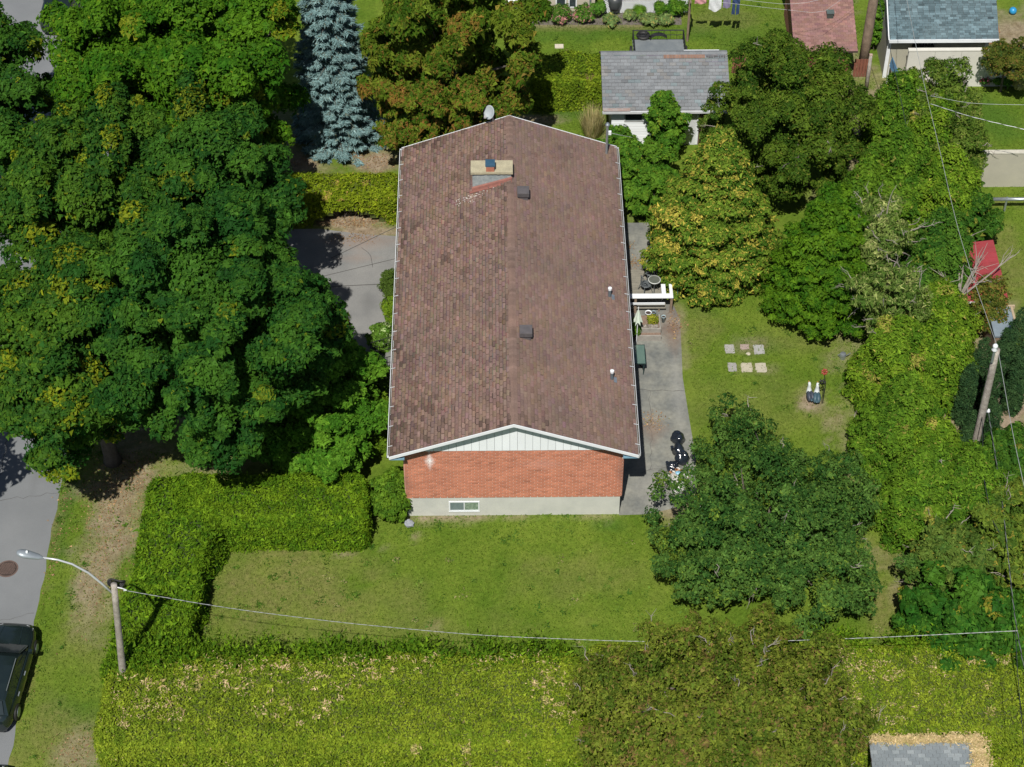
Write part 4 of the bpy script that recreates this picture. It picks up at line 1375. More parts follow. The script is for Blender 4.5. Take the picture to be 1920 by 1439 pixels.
# dark columnar yews, one by one
YEW = two((0.016, 0.044, 0.016), (0.042, 0.086, 0.028), jit=0.25)
ye = [(1778, 735, 2.6, 15), (1800, 790, 3.0, 17), (1822, 745, 3.2, 17), (1846, 780, 2.8, 16), (1866, 735, 3.4, 18), (1893, 770, 3.2, 18), (1912, 730, 3.4, 18), (1850, 835, 2.2, 16), (1810, 850, 2.0, 15), (1888, 700, 3.2, 16)]
yl = ['shortest dark yew spire standing next to the light cedar', 'dark yew spire close behind the leaning pole, lower one', 'dark yew spire behind the head of the leaning pole', 'stubby yew spire in front of the insulator on the leaning pole', 'tall yew spire beyond the leaning pole, near the slate grey roof', 'dark yew spire near the picture edge, lower one', 'tall yew spire cut by the picture edge', 'low yew spire beside the bracket halfway up the leaning pole', 'lowest yew spire at the bend of the cedar row', 'yew spire rising in front of the slate grey roof']
for i, (px, py, H, rp) in enumerate(ye):
    tb = at(px, py, 0)
    r = rad(rp * 0.72, tb)
    rng = np.random.default_rng(240 + i)
    Cc, Rr = clumps_cone((tb[0], tb[1], 0), H, lambda f: r * (1 - f ** 3) ** 0.5, 0.2, rng, 0.2, flat=1.6)
    tree('columnar_yew', yl[i], 'tree', (tb[0], tb[1], 0), Cc, Rr, 420, 0.09, 0.035, YEW, 240 + i, droop=-0.5, m=NEEDLE, trunk_r=0.05, group='dark yew spires beside the leaning pole')

# two spreading trees on the lawn side
APL = two((0.026, 0.080, 0.015), (0.090, 0.175, 0.032), jit=0.28, acc=(0.15, 0.22, 0.025), accp=0.08, accl=0.05)
APL2 = two((0.026, 0.066, 0.016), (0.08, 0.145, 0.022), jit=0.22, acc=(0.13, 0.17, 0.03), accp=0.06, accl=0.05)
CN, RN = [], []
rng = np.random.default_rng(151)
for (px, py, z, rp, rz) in ((1392, 845, 2.6, 84, 1.4), (1300, 1000, 2.0, 62, 1.0), (1440, 990, 3.2, 160, 1.9), (1366, 975, 2.4, 72, 1.3), (1532, 930, 2.6, 108, 1.4), (1515, 1075, 2.4, 116, 1.4), (1350, 1060, 2.4, 100, 1.4)):
    c = at(px, py, z)
    a, b = clumps_round(c, (rad(rp, c), rad(rp, c), rz), 0.46, rng, cover=0.64, amp=0.45, lobes=9, flat=0.85, fill=0.22)
    CN.append(a)
    RN.append(b)
for (px, py, z) in ((1232, 925, 1.6), (1240, 898, 1.5), (1222, 965, 1.3), (1318, 885, 1.9), (1240, 1000, 1.8), (1365, 752, 2.2), (1342, 775, 2.2), (1395, 770, 2.2), (1600, 860, 1.8), (1622, 905, 1.8), (1585, 1120, 1.8), (1440, 800, 2.2)):
    CN.append(np.array([at(px, py, z)]))
    RN.append(np.array([[0.38, 0.38, 0.3]]))
CN, RN = np.concatenate(CN), np.concatenate(RN)
CN[:, 2] = np.maximum(CN[:, 2], 0.5)
b0 = at(1425, 1075, 0)
tree('apple_tree', 'spreading green apple tree shading the end of the patio and its rubbish bags', 'tree', b0, CN, RN, 104, 0.11, 0.066, APL, 151, per=2, trunk_r=0.18, twigs=22, tw_len=0.35, nlimb=12, shell=(0.6, 1.12))
BRN = two((0.065, 0.112, 0.012), (0.170, 0.205, 0.026), jit=0.26, acc=(0.2, 0.125, 0.05), accp=0.07, accl=0.10)
CN, RN = [], []
rng = np.random.default_rng(152)
for (px, py, z, rp, rz) in ((1330, 1300, 3.0, 160, 1.7), (1480, 1330, 3.0, 160, 1.7), (1250, 1380, 2.8, 125, 1.5), (1430, 1255, 2.8, 118, 1.2), (1400, 1430, 3.0, 220, 1.6), (1560, 1400, 2.6, 105, 1.4), (1190, 1300, 2.6, 80, 1.1)):
    c = at(px - 32, py, z + 1.3)
    a, b = clumps_round(c, (rad(rp, c), rad(rp, c), rz), 0.45, rng, cover=0.72, amp=0.4, lobes=9, flat=0.85, fill=0.25)
    CN.append(a)
    RN.append(b)
CN, RN = np.concatenate(CN), np.concatenate(RN)
b0 = at(1400, 1400, 0)
tree('crabapple_tree', 'brown-tinged thinning tree growing through the clipped hedge', 'tree', b0, CN, RN, 90, 0.115, 0.068, BRN, 152, per=2, trunk_r=0.18, twigs=90, tw_len=0.35, nlimb=14, shell=(0.55, 1.15))

# bushes in front of the grey shed
BSH = two((0.045, 0.13, 0.012), (0.11, 0.22, 0.02), jit=0.2, acc=(0.2, 0.22, 0.02), accl=0.03)
round_tree('shed_bush', 'round fresh green bush at the street-side corner of the grey shed', 'shrub', 1158, 285, 1.2, 36, 1.1, 161, BSH, rc=0.34, ry=1.2, dens=200, L=0.13, Wd=0.1, trunk_r=0.06)
round_tree('shed_bush', 'tall leafy climber reaching up over the grey shed eave', 'shrub', 1248, 238, 1.8, 30, 1.8, 162, BSH, rc=0.32, ry=0.9, dens=200, L=0.13, Wd=0.1, trunk_r=0.06, amp=0.4)
round_tree('shed_bush', 'leafy bush between the patio and the golden thuja', 'shrub', 1215, 335, 1.4, 58, 1.4, 163, BSH, rc=0.36, ry=1.7, dens=190, L=0.13, Wd=0.1, trunk_r=0.06)
round_tree('young_thuja', 'small pale thuja sprout against the shed door', 'shrub', 1338, 235, 1.6, 20, 0.9, 164, PRV, rc=0.22, ry=0.5, dens=260, L=0.11, Wd=0.05, trunk_r=0.04, m=NEEDLE)
round_tree('wall_tree', 'clipped broad shade tree leaning over the white wall', 'tree', 1905, 112, 2.3, 62, 0.8, 165, two((0.04, 0.075, 0.012), (0.12, 0.13, 0.02), jit=0.2, acc=(0.22, 0.12, 0.04), accl=0.08), rc=0.3, ry=1.1, dens=260, L=0.11, Wd=0.07, trunk_r=0.06, base=(1875, 172))

# hedges
HG = two((0.10, 0.165, 0.010), (0.205, 0.265, 0.012), jit=0.2, cj=0.25)
HGM = two((0.075, 0.135, 0.008), (0.165, 0.225, 0.014), jit=0.24, cj=0.3, acc=(0.25, 0.17, 0.08), accp=0.03)
HG2 = two((0.055, 0.125, 0.006), (0.128, 0.215, 0.010), jit=0.24, cj=0.3)
HGD = two((0.045, 0.110, 0.006), (0.118, 0.205, 0.010), jit=0.26, cj=0.32)
HGB = two((0.108, 0.172, 0.012), (0.205, 0.262, 0.020), jit=0.22, cj=0.3, acc=(0.42, 0.33, 0.15), accp=0.012, accl=0.010)
hedge('clipped bright green cedar hedge running from the verge to the brick house corner', -13.0, -5.75, -1.75, 0.75, 1.9, 720, HG2, 301, r=0.45, bump=0.16, L=0.115, Wd=0.055, core=(0.03, 0.05, 0.008))
hedge('shaggy cedar hedge along the verge behind the street lamp pole', -14.3, -11.6, -8.6, 0.55, 1.75, 480, HGD, 302, r=0.5, rot=-0.035, bump=0.34, L=0.165, Wd=0.07, core=(0.02, 0.035, 0.008))
hedge('wide clipped hedge strewn with trimmings, from the lamp pole to the brown-tinged tree', -14.75, 2.3, -11.9, -7.7, 2.0, 680, HGB, 303, r=0.85, bump=0.14, L=0.105, Wd=0.05, core=(0.05, 0.065, 0.012))
hedge('wide clipped hedge strewn with trimmings, beyond the brown-tinged tree', 2.33, 18.8, -11.8, -7.55, 2.05, 640, HGB, 304, r=0.6, bump=0.14, L=0.105, Wd=0.05, core=(0.05, 0.065, 0.012))


def sprouts(hd, x0, x1, y, h, n, seed, cols):
    """untrimmed sprays along the back edge of a clipped hedge"""
    rng = np.random.default_rng(seed)
    P, I, A = [], [], []
    for k in range(n):
        c = np.array((x0 + (x1 - x0) * rng.random() ** 1.5, y + rng.uniform(-0.45, 0.25), h - 0.25))
        m = rng.integers(50, 150)
        r = rng.uniform(0.12, 0.34)
        q = rng.normal(0, 1, (m, 3)) * (r, r, r * 0.9)
        q[:, 2] = np.abs(q[:, 2]) * 1.2
        P.append(c + q)
        A.append(q * (1, 1, 0.6) + (0, 0, 0.25))
        I += [k] * m
    P, A = np.concatenate(P), np.concatenate(A)
    V = leaf_quads(P, norm(norm(A) + rng.normal(0, 0.4, P.shape)), 0.17, 0.07, rng, droop=-0.6, fold=0.05, along=norm(A))
    quads('untrimmed_sprays', V, cols(P, np.array(I), rng), NEEDLE, hd)


sprouts(bpy.data.objects['cedar_hedge.002'], -14.3, 2.0, -7.8, 2.0, 110, 311, HGD)
sprouts(bpy.data.objects['cedar_hedge.003'], 10.8, 18.5, -7.7, 2.05, 40, 312, HGD)
sprouts(bpy.data.objects['cedar_hedge.001'], -14.0, -11.8, -8.3, 1.85, 30, 313, HGD)
LIM = two((0.105, 0.16, 0.008), (0.2, 0.255, 0.012), jit=0.18, cj=0.22, acc=(0.4, 0.28, 0.08), accp=0.02, accl=0.02)
hedge('lime green clipped hedge with a hollow brown front, beside the driveway', -10.9, -4.95, 16.95, 18.75, 1.75, 480, LIM, 305, r=0.45, core=(0.045, 0.06, 0.01), L=0.13, Wd=0.06,
      hole=lambda p: (p[:, 1] < -0.35) & (p[:, 2] < 0.85 - 0.5 * np.abs((p[:, 0] - 0.7) / 1.5) ** 2) & (np.abs(p[:, 0] - 0.7) < 1.6))
hedge('clipped hedge closing the yard beside the grey shed', 1.0, 4.45, 24.9, 27.3, 1.9, 620, HGM, 306, r=0.4, bump=0.2, L=0.12, Wd=0.06, core=(0.03, 0.05, 0.008))

# ------------------------------------------------------------------ grey shed in the back yard
def wall_planks(parent, x0, x1, y, z0, z1, step, m, name='siding_board', rng=RNG, d=0.02):
    z = z0
    while z < z1 - 0.02:
        b = min(z + step, z1)
        g = rng.uniform(0.93, 1.03)
        MB().hexa([(x0, y - d, z), (x1, y - d, z), (x1, y, z), (x0, y, z), (x0, y - d * 0.3, b - 0.008), (x1, y - d * 0.3, b - 0.008), (x1, y, b - 0.008), (x0, y, b - 0.008)], (g, g, g)).build(name, m, parent)
        z = b


e0, e1 = at(1130, 207, 2.35), at(1371, 207, 2.35)
r0, r1 = at(1128, 100, 3.35), at(1366, 97, 3.35)
sx0, sx1, sy = e0[0], e1[0], (e0[1] + e1[1]) / 2
ry = (r0[1] + r1[1]) / 2
shed = thing('garden_shed', 'white sided garden shed under a patched grey shingle roof', 'shed', ((sx0 + sx1) / 2, sy + 2, 0))
by = 2 * ry - sy - 1.6
M_SHEDWALL = mat('shed_wall', (0.62, 0.64, 0.66), rough=0.7)
w = MB()
wx0, wx1, wy0, wy1 = sx0 + 0.45, sx1 - 0.75, sy + 0.38, by - 0.3
w.box(wx0, wx1, wy0, wy1, 0, 2.24)
M_DARKW = mat('shed_dark_side', (0.1, 0.1, 0.1), rough=0.8)
w.box(wx1, wx1 + 0.7, wy1 - 1.0, wy1, 0, 2.2)
swall = w.build('wall', M_SHEDWALL, shed)
wall_planks(swall, wx0, wx1 - 1.5, wy0 - 0.002, 0.05, 2.2, 0.155, M_SIDING)
wall_planks(swall, wx1 - 0.55, wx1, wy0 - 0.002, 0.05, 2.2, 0.155, M_SIDING)
wn = MB()
a, b = at(1174, 222, 1.9)[0], at(1205, 222, 1.9)[0]
wn.box(a - 0.05, b + 0.05, wy0 - 0.05, wy0 - 0.02, 1.42, 1.48).box(a - 0.05, b + 0.05, wy0 - 0.05, wy0 - 0.02, 2.05, 2.1).box(a - 0.05, a, wy0 - 0.05, wy0 - 0.02, 1.48, 2.05).box(b, b + 0.05, wy0 - 0.05, wy0 - 0.02, 1.48, 2.05)
wn = wn.build('window', mat('grey_trim', (0.4, 0.42, 0.42), rough=0.6), shed)
MB().box(a, b, wy0 - 0.035, wy0 - 0.02, 1.48, 2.05).build('pane', M_GLASS, wn)
da, db = at(1312, 230, 1.5)[0], at(1334, 230, 1.5)[0]
dr = MB().box(da, db, wy0 - 0.05, wy0 - 0.002, 0.05, 2.05).build('door', mat('brown_door', (0.16, 0.1, 0.07), (0.12, 0.075, 0.055), scale=6, rough=0.7), shed)
MB().box(db - 0.1, db - 0.05, wy0 - 0.08, wy0 - 0.051, 1.0, 1.1).build('handle', M_STEEL, dr)
MB().box(da - 0.12, da - 0.02, wy0 - 0.04, wy0 - 0.002, 0.05, 2.2).box(db + 0.02, db + 0.12, wy0 - 0.04, wy0 - 0.002, 0.05, 2.2).build('door_trim', M_WHITE, shed)
rb = MB()
rb.hexa([(sx0, sy, 2.26), (sx1, sy, 2.26), (sx1, ry, 3.26), (sx0, ry, 3.26), (sx0, sy, 2.34), (sx1, sy, 2.34), (sx1, ry, 3.34), (sx0, ry, 3.34)])
rb.hexa([(sx0, ry, 3.26), (sx1, ry, 3.26), (sx1, by, 2.3), (sx0, by, 2.3), (sx0, ry, 3.34), (sx1, ry, 3.34), (sx1, by, 2.38), (sx0, by, 2.38)])
M_GSH = mat('grey_shingle', (0.205, 0.218, 0.232), (0.17, 0.182, 0.197), scale=1.2, rough=0.95, tint=True, grain=0.22, gscale=40, bump=0.3, bscale=70, spec=0.2)
sroof = rb.build('roof', M_DECK, shed)
rg = np.random.default_rng(9)


def hue_g(rng):
    k = rng.random()
    if k < 0.13:
        return (0.9, 1.0, 1.03)
    if k < 0.24:
        return (1.05, 0.99, 0.95)
    return (1, 1, 1)


shingle_slope(sroof, (sx0, sy, 2.345), (sx1, sy, 2.345), (sx1, ry, 3.345), (sx0, ry, 3.345), 17, 0.30, M_GSH, rg, 280, (0.008, 0.016), 0.075, hue_g, None, 0.008, edge_dark=0.3)
rp = MB()
xa, xb = at(1244, 105, 3.3)[0], at(1322, 105, 3.3)[0]
for k in range(14):
    a = xa + (xb - xa) * k / 14
    rp.hexa([(a, ry - 0.33, 3.25), (a + (xb - xa) / 14 - 0.012, ry - 0.33, 3.25), (a + (xb - xa) / 14 - 0.012, ry - 0.16, 3.31), (a, ry - 0.16, 3.31)] + [(a, ry - 0.33, 3.275), (a + (xb - xa) / 14 - 0.012, ry - 0.33, 3.275), (a + (xb - xa) / 14 - 0.012, ry - 0.16, 3.335), (a, ry - 0.16, 3.335)], tuple(np.array((1, 1, 1)) * RNG.uniform(0.8, 1.15)))
rp.build('shingle_patch', mat('brown_patch', (0.25, 0.15, 0.11), (0.2, 0.12, 0.09), scale=9, rough=0.9, tint=True), sroof)['kind'] = 'stuff'
rp = MB()
for k in range(11):
    a = xb + 0.05 + 0.115 * k
    if a + 0.1 > sx1:
        break
    rp.box(a, a + RNG.uniform(0.07, 0.1), ry - 0.33 + RNG.uniform(0, 0.03), ry - 0.2, 3.28, 3.325)
rp.build('torn_felt', mat('torn_felt', (0.09, 0.09, 0.095), (0.14, 0.14, 0.15), scale=12, rough=0.95), sroof)['kind'] = 'stuff'
rc_ = MB()
for k in range(20):
    a = sx0 + (sx1 - sx0) * k / 20
    b2 = sx0 + (sx1 - sx0) * (k + 1) / 20 - 0.008
    g = RNG.uniform(0.85, 1.05)
    rc_.add([(a, ry - 0.14, 3.318), (b2, ry - 0.14, 3.318), (b2, ry, 3.37), (a, ry, 3.37), (b2, ry + 0.2, 3.30), (a, ry + 0.2, 3.30)], [(0, 1, 2, 3), (3, 2, 4, 5)], (g, g, g))
rc_.build('ridge_cap', M_GSH, sroof)['kind'] = 'stuff'
MB().box(sx0 - 0.01, sx1 + 0.01, sy - 0.10, sy - 0.004, 2.22, 2.33).build('gutter', M_ALU, shed)
MB().box(sx0 + 0.02, sx0 + 1.25, sy - 0.09, sy + 0.12, 2.375, 2.39).build('loose_strip', mat('rusty_strip', (0.3, 0.2, 0.17), (0.35, 0.33, 0.32), scale=4, rough=0.6), shed)
xw = at(1285, 89, 3.0)[0]
MB().box(xw, sx1 - 0.2, by + 0.002, by + 0.05, 2.28, 2.40).build('back_fascia', M_WHITE, shed)

# ------------------------------------------------------------------ far neighbours
M_NB = mat('neighbour_stucco', (0.5, 0.46, 0.38), (0.44, 0.41, 0.34), scale=1.5, rough=0.9, grain=0.06)
nx0, nx1, ny = at(948, 20, 0)[0], at(1115, 20, 0)[0], at(1030, 21, 0)[1]
nb = thing('neighbour_house', 'beige stucco house wall with low windows behind a flower bed', 'house', ((nx0 + nx1) / 2, ny + 3, 0))
MB().box(nx0, nx1, ny, ny + 8, 0, 3.0).build('wall', M_NB, nb)
r_ = MB().hexa([(nx0 - 0.4, ny - 0.4, 2.95), (nx1 + 0.4, ny - 0.4, 2.95), (nx1 + 0.4, ny + 4, 4.6), (nx0 - 0.4, ny + 4, 4.6), (nx0 - 0.4, ny - 0.4, 3.05), (nx1 + 0.4, ny - 0.4, 3.05), (nx1 + 0.4, ny + 4, 4.7), (nx0 - 0.4, ny + 4, 4.7)])
r_.hexa([(nx0 - 0.4, ny + 4, 4.6), (nx1 + 0.4, ny + 4, 4.6), (nx1 + 0.4, ny + 8.4, 2.95), (nx0 - 0.4, ny + 8.4, 2.95), (nx0 - 0.4, ny + 4, 4.7), (nx1 + 0.4, ny + 4, 4.7), (nx1 + 0.4, ny + 8.4, 3.05), (nx0 - 0.4, ny + 8.4, 3.05)])
r_.build('roof', M_GSH, nb)
for (pa, pb) in ((1042, 1062), (1066, 1082)):
    a, b = at(pa, 12, 0.5)[0], at(pb, 12, 0.5)[0]
    f_ = MB().box(a, a + 0.06, ny - 0.03, ny - 0.002, 0.2, 0.85).box(b - 0.06, b, ny - 0.03, ny - 0.002, 0.2, 0.85).box(a + 0.06, b - 0.06, ny - 0.03, ny - 0.002, 0.79, 0.85).box(a + 0.06, b - 0.06, ny - 0.03, ny - 0.002, 0.2, 0.26).build('window', M_WHITE, nb)
    MB().box(a + 0.062, b - 0.062, ny - 0.015, ny - 0.002, 0.262, 0.788).build('pane', M_GLASS, f_)
a = at(1107, 10, 0.5)[0]
MB().tube([(a, ny - 0.06, 0.05), (a, ny - 0.06, 2.9)], 0.05, 8).build('downspout', M_STEEL, nb)
a = at(989, 4, 1)[0]
MB().box(a, a + 0.3, ny - 0.14, ny - 0.002, 0.75, 1.15).build('meter_box', M_WHITE, nb)
a, b = at(953, 5, 0.8)[0], at(978, 5, 0.8)[0]
ac = thing('heat_pump', 'white heat pump unit standing against the beige stucco wall', 'heat pump', ((a + b) / 2, ny - 0.35, 0))
MB().box(a, b, ny - 0.5, ny - 0.12, 0.12, 0.85).build('case', M_WHITE, ac)
MB().box(a + 0.05, b - 0.05, ny - 0.52, ny - 0.501, 0.2, 0.45).build('grille', M_DARKMETAL, ac)
MB().box(a + 0.02, a + 0.08, ny - 0.5, ny - 0.12, 0, 0.12).box(b - 0.08, b - 0.02, ny - 0.5, ny - 0.12, 0, 0.12).build('foot', M_DARKMETAL, ac)
# deck with lattice skirt
lx0, lx1, ly = at(1132, 25, 0)[0], at(1288, 25, 0)[0], at(1200, 26, 0)[1]
lt = thing('lattice_deck', 'white lattice skirted deck beside the beige stucco wall', 'deck', ((lx0 + lx1) / 2, ly + 1.5, 0))
MB().box(lx0, lx1, ly - 0.05, ly + 4, 0.96, 1.06).build('deck_floor', mat('deck_floor_grey', (0.4, 0.4, 0.4), rough=0.8), lt)
MB().box(lx0, lx1, ly - 0.055, ly - 0.052, 0.9, 1.07).build('fascia', M_WHITE, lt)
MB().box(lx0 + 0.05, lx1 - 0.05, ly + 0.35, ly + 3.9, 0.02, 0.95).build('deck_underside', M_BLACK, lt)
lm = MB()
zz, hh = 0.05, 0.86
st = 0.13
k = lx0
while k < lx1 + hh:
    for sgn in (1, -1):
        xa, xb = k - hh, k
        p0, p1 = (xa, zz), (xb, zz + hh)
        if sgn < 0:
            p0, p1 = (xa, zz + hh), (xb, zz)
        ta, tb_ = max(0, (lx0 - xa) / hh), min(1, (lx1 - xa) / hh)
        if ta < tb_:
            q0 = (p0[0] + (p1[0] - p0[0]) * ta, p0[1] + (p1[1] - p0[1]) * ta)
            q1 = (p0[0] + (p1[0] - p0[0]) * tb_, p0[1] + (p1[1] - p0[1]) * tb_)
            yq = ly + (0.0 if sgn > 0 else 0.012)
            lm.beam((q0[0], yq, q0[1]), (q1[0], yq, q1[1]), 0.01, 0.045, (0, 1, 0)) if False else lm.hexa(
                [(q0[0] - 0.032, yq, q0[1]), (q0[0] + 0.032, yq, q0[1]), (q0[0] + 0.032, yq + 0.01, q0[1]), (q0[0] - 0.032, yq + 0.01, q0[1]),
                 (q1[0] - 0.032, yq, q1[1]), (q1[0] + 0.032, yq, q1[1]), (q1[0] + 0.032, yq + 0.01, q1[1]), (q1[0] - 0.032, yq + 0.01, q1[1])])
    k += st
lm.build('lattice', M_WHITE, lt)['kind'] = 'stuff'
# barbecue under its cover
c = at(1152, 27, 0)
bq = thing('covered_barbecue', 'kettle barbecue under a dark cover in front of the lattice', 'barbecue', (c[0], c[1], 0))
MB().lathe([(0.26, 0.35), (0.3, 0.5), (0.36, 0.85), (0.33, 1.0), (0.2, 1.1), (0.06, 1.13)], (c[0], c[1], 0), 14).build('cover', mat('dark_cover', (0.045, 0.05, 0.055), (0.07, 0.075, 0.08), scale=5, rough=0.4), bq, True)
for k in range(3):
    t_ = 2.1 * k
    MB().tube([(c[0] + 0.14 * math.cos(t_), c[1] + 0.14 * math.sin(t_), 0.4), (c[0] + 0.28 * math.cos(t_), c[1] + 0.28 * math.sin(t_), 0)], 0.015, 6).build('leg', M_DARKMETAL, bq)

# flower bed plants
FL1 = two((0.1, 0.19, 0.02), (0.26, 0.3, 0.03), jit=0.25)
FL2 = two((0.04, 0.12, 0.015), (0.1, 0.2, 0.025), jit=0.25, acc=(0.6, 0.24, 0.28), accp=0.2, accl=0.12)
FL3 = two((0.06, 0.16, 0.02), (0.12, 0.24, 0.03), jit=0.25)
FL4 = two((0.12, 0.2, 0.06), (0.2, 0.27, 0.09), jit=0.25, acc=(0.45, 0.33, 0.1), accl=0.1)
sheet('flower_bed', [(at(962, 46, 0)[0], at(962, 47, 0)[1]), (at(1278, 46, 0)[0], at(1278, 47, 0)[1]), (at(1278, 30, 0)[0], ny - 0.02), (at(962, 30, 0)[0], ny - 0.02)], mat('bed_soil', (0.1, 0.085, 0.07), (0.16, 0.14, 0.13), scale=4, rough=0.95), 0.004)
for i, (px, py, rp, h, cl, lb) in enumerate(((970, 30, 9, 0.35, FL1, 'yellow green daylily tuft below the heat pump'), (992, 32, 11, 0.35, FL1, 'yellow daylily tuft in the bed along the beige stucco wall'), (1021, 30, 13, 0.5, FL3, 'arching blue green iris clump before the low windows'),
                                             (1052, 27, 19, 0.8, FL2, 'pink flowering bush in front of the first low window'), (1095, 27, 19, 0.8, FL2, 'pink flowering bush in front of the second low window'), (1123, 18, 11, 0.9, FL3, 'feathery green bush at the corner of the beige stucco wall'),
                                             (1146, 42, 14, 0.3, FL4, 'low variegated plant in front of the covered barbecue'), (1197, 25, 9, 0.45, BSH, 'small round green shrub in front of the lattice'), (1180, 32, 10, 0.35, FL4, 'grey green plant in front of the lattice, next to the small round shrub'),
                                             (1238, 17, 13, 0.75, BSH, 'upright green shrub before the lattice, first of the two'), (1268, 15, 15, 0.85, BSH, 'upright green shrub at the end of the lattice'), (1218, 42, 16, 0.25, FL4, 'low pale plants edging the bed below the lattice'), (1250, 42, 13, 0.25, FL4, 'low yellowish plants edging the bed at its end'))):
    round_tree('flower_clump' if cl in (FL1, FL2, FL4) else 'garden_shrub', lb, 'plant' if cl in (FL1, FL2, FL4) else 'shrub', px, py, h * 0.55, rp, h * 0.55, 400 + i, cl, rc=0.2, dens=330, L=0.14, Wd=0.05, trunk_r=0.02, droop=-0.1, sat=1)

# utility trailer
a, b = at(1186, 88, 0.5), at(1283, 88, 0.5)
tx0, tx1, tyf, tyb = a[0], b[0], a[1] - 0.9, at(1235, 62, 0.9)[1]
tr = thing('utility_trailer', 'grey utility trailer with mesh sides parked behind the grey shed', 'trailer', ((tx0 + tx1) / 2, (tyf + tyb) / 2, 0))
MB().box(tx0 + 0.02, tx1 - 0.02, tyf, tyb, 0.42, 0.5).build('bed', mat('trailer_bed_grey', (0.13, 0.15, 0.165), (0.18, 0.2, 0.21), scale=2, rough=0.6), tr)


def mesh_side(p, q, z0, z1, name):
    f_ = MB()
    p, q = np.array(p, float), np.array(q, float)
    f_.tube([(p[0], p[1], z1), (q[0], q[1], z1)], 0.028, 6).tube([(p[0], p[1], (z0 + z1) / 2), (q[0], q[1], (z0 + z1) / 2)], 0.014, 6)
    n = max(2, int(np.linalg.norm(q - p) / 0.28))
    for k in range(n + 1):
        c_ = p + (q - p) * k / n
        f_.tube([(c_[0], c_[1], z0), (c_[0], c_[1], z1)], 0.024 if k in (0, n) else 0.008, 5)
    return f_.build(name, M_DARKMETAL, tr)


mesh_side((tx0 + 0.03, tyb), (tx1 - 0.03, tyb), 0.5, 1.05, 'tail_rail')
mesh_side((tx0 + 0.03, tyf), (tx0 + 0.03, tyb), 0.5, 1.05, 'side_rail')
mesh_side((tx1 - 0.03, tyf), (tx1 - 0.03, tyb), 0.5, 1.05, 'side_rail')
for sx in (tx0 - 0.14, tx1 + 0.02):
    w_ = MB()
    R_ = roty(math.pi / 2)
    w_.lathe([(0.2, 0), (0.29, 0.01), (0.31, 0.06), (0.29, 0.11), (0.2, 0.12)], (0, 0, 0), 16, axis=R_)
    w_.v = [(p[0] + sx, p[1] + (tyf + tyb) / 2, p[2] + 0.31) for p in w_.v]
    w_.build('wheel', M_BLACK, tr)
MB().tube([((tx0 + tx1) / 2, tyf, 0.45), ((tx0 + tx1) / 2, tyf - 0.9, 0.45)], 0.05, 6).build('drawbar', M_DARKMETAL, tr)
c = at(1206, 68, 0.55)
sp = thing('spare_tyre', 'round dark tyre lying inside the mesh sided trailer', 'tyre', (c[0], c[1], 0.5))
MB().lathe([(0.18, 0.502), (0.3, 0.502), (0.35, 0.58), (0.31, 0.66), (0.2, 0.66), (0.17, 0.6)], (c[0], c[1], 0), 20).build('tyre', M_BLACK, sp, True)
MB().lathe([(0.16, 0.53), (0.165, 0.60), (0.05, 0.615)], (c[0], c[1], 0), 16).build('rim', M_DARKMETAL, sp, True)
c = at(1235, 72, 0.55)
fd = thing('trailer_fender', 'bent dark fender lying in the mesh sided trailer beside the tyre', 'fender', (c[0], c[1], 0.5))
arc = [(c[0] + 0.42 * math.cos(t_), 0.502 + 0.28 * math.sin(t_)) for t_ in np.linspace(0.0, math.pi, 11)]
fm = MB()
for k in range(10):
    p, q = arc[k], arc[k + 1]
    fm.hexa([(p[0], c[1] - 0.13, p[1]), (q[0], c[1] - 0.13, q[1]), (q[0], c[1] + 0.13, q[1]), (p[0], c[1] + 0.13, p[1]),
             (p[0], c[1] - 0.13, p[1] + 0.02), (q[0], c[1] - 0.13, q[1] + 0.02), (q[0], c[1] + 0.13, q[1] + 0.02), (p[0], c[1] + 0.13, p[1] + 0.02)])
fm.build('fender_arch', M_DARKMETAL, fd)
# slab in the back lawn
c = at(1048, 88, 0)
single('paving_slab', MB().box(c[0] - 0.2, c[0] + 0.22, c[1] - 0.15, c[1] + 0.15, 0.0, 0.05), mat('pale_slab', (0.55, 0.5, 0.4), (0.5, 0.45, 0.37), scale=5, rough=0.9), 'lone pale slab in the back lawn above the hedge', 'paving slab', (c[0], c[1], 0))

# washing line
Zl = 3.0
pB = at(1285, 0, 0)
lp = np.array((at(1282, 20, 0)[0], at(1282, 34, 0)[1], 0))
YL = lp[1] + 1.2
jeans_b = at(1378, 28, 1.55)
jx, jy = jeans_b[0], jeans_b[1]
lpole = thing('clothesline_post', 'dark post of the washing line at the end of the lattice deck', 'post', (lp[0], jy, 0))
MB().tube([(lp[0], jy, -0.05), (lp[0], jy, 2.75)], 0.06, 8).build('post', M_BROWNPOLE, lpole)
MB().tube([(lp[0] - 0.02, jy - 0.5, 2.62), (lp[0] - 0.02, jy + 0.5, 2.62)], 0.04, 6).build('crossbar', M_BROWNPOLE, lpole)
single('washing_line', MB().tube([(lp[0] + 0.05, jy, 2.62), ((lp[0] + jx + 6) / 2, jy, 2.5), (jx + 7, jy, 2.64)], 0.008, 4), M_WHITE, 'thin washing line strung from the dark post across the back lawn', 'washing line', (lp[0], jy, 2.6), None)


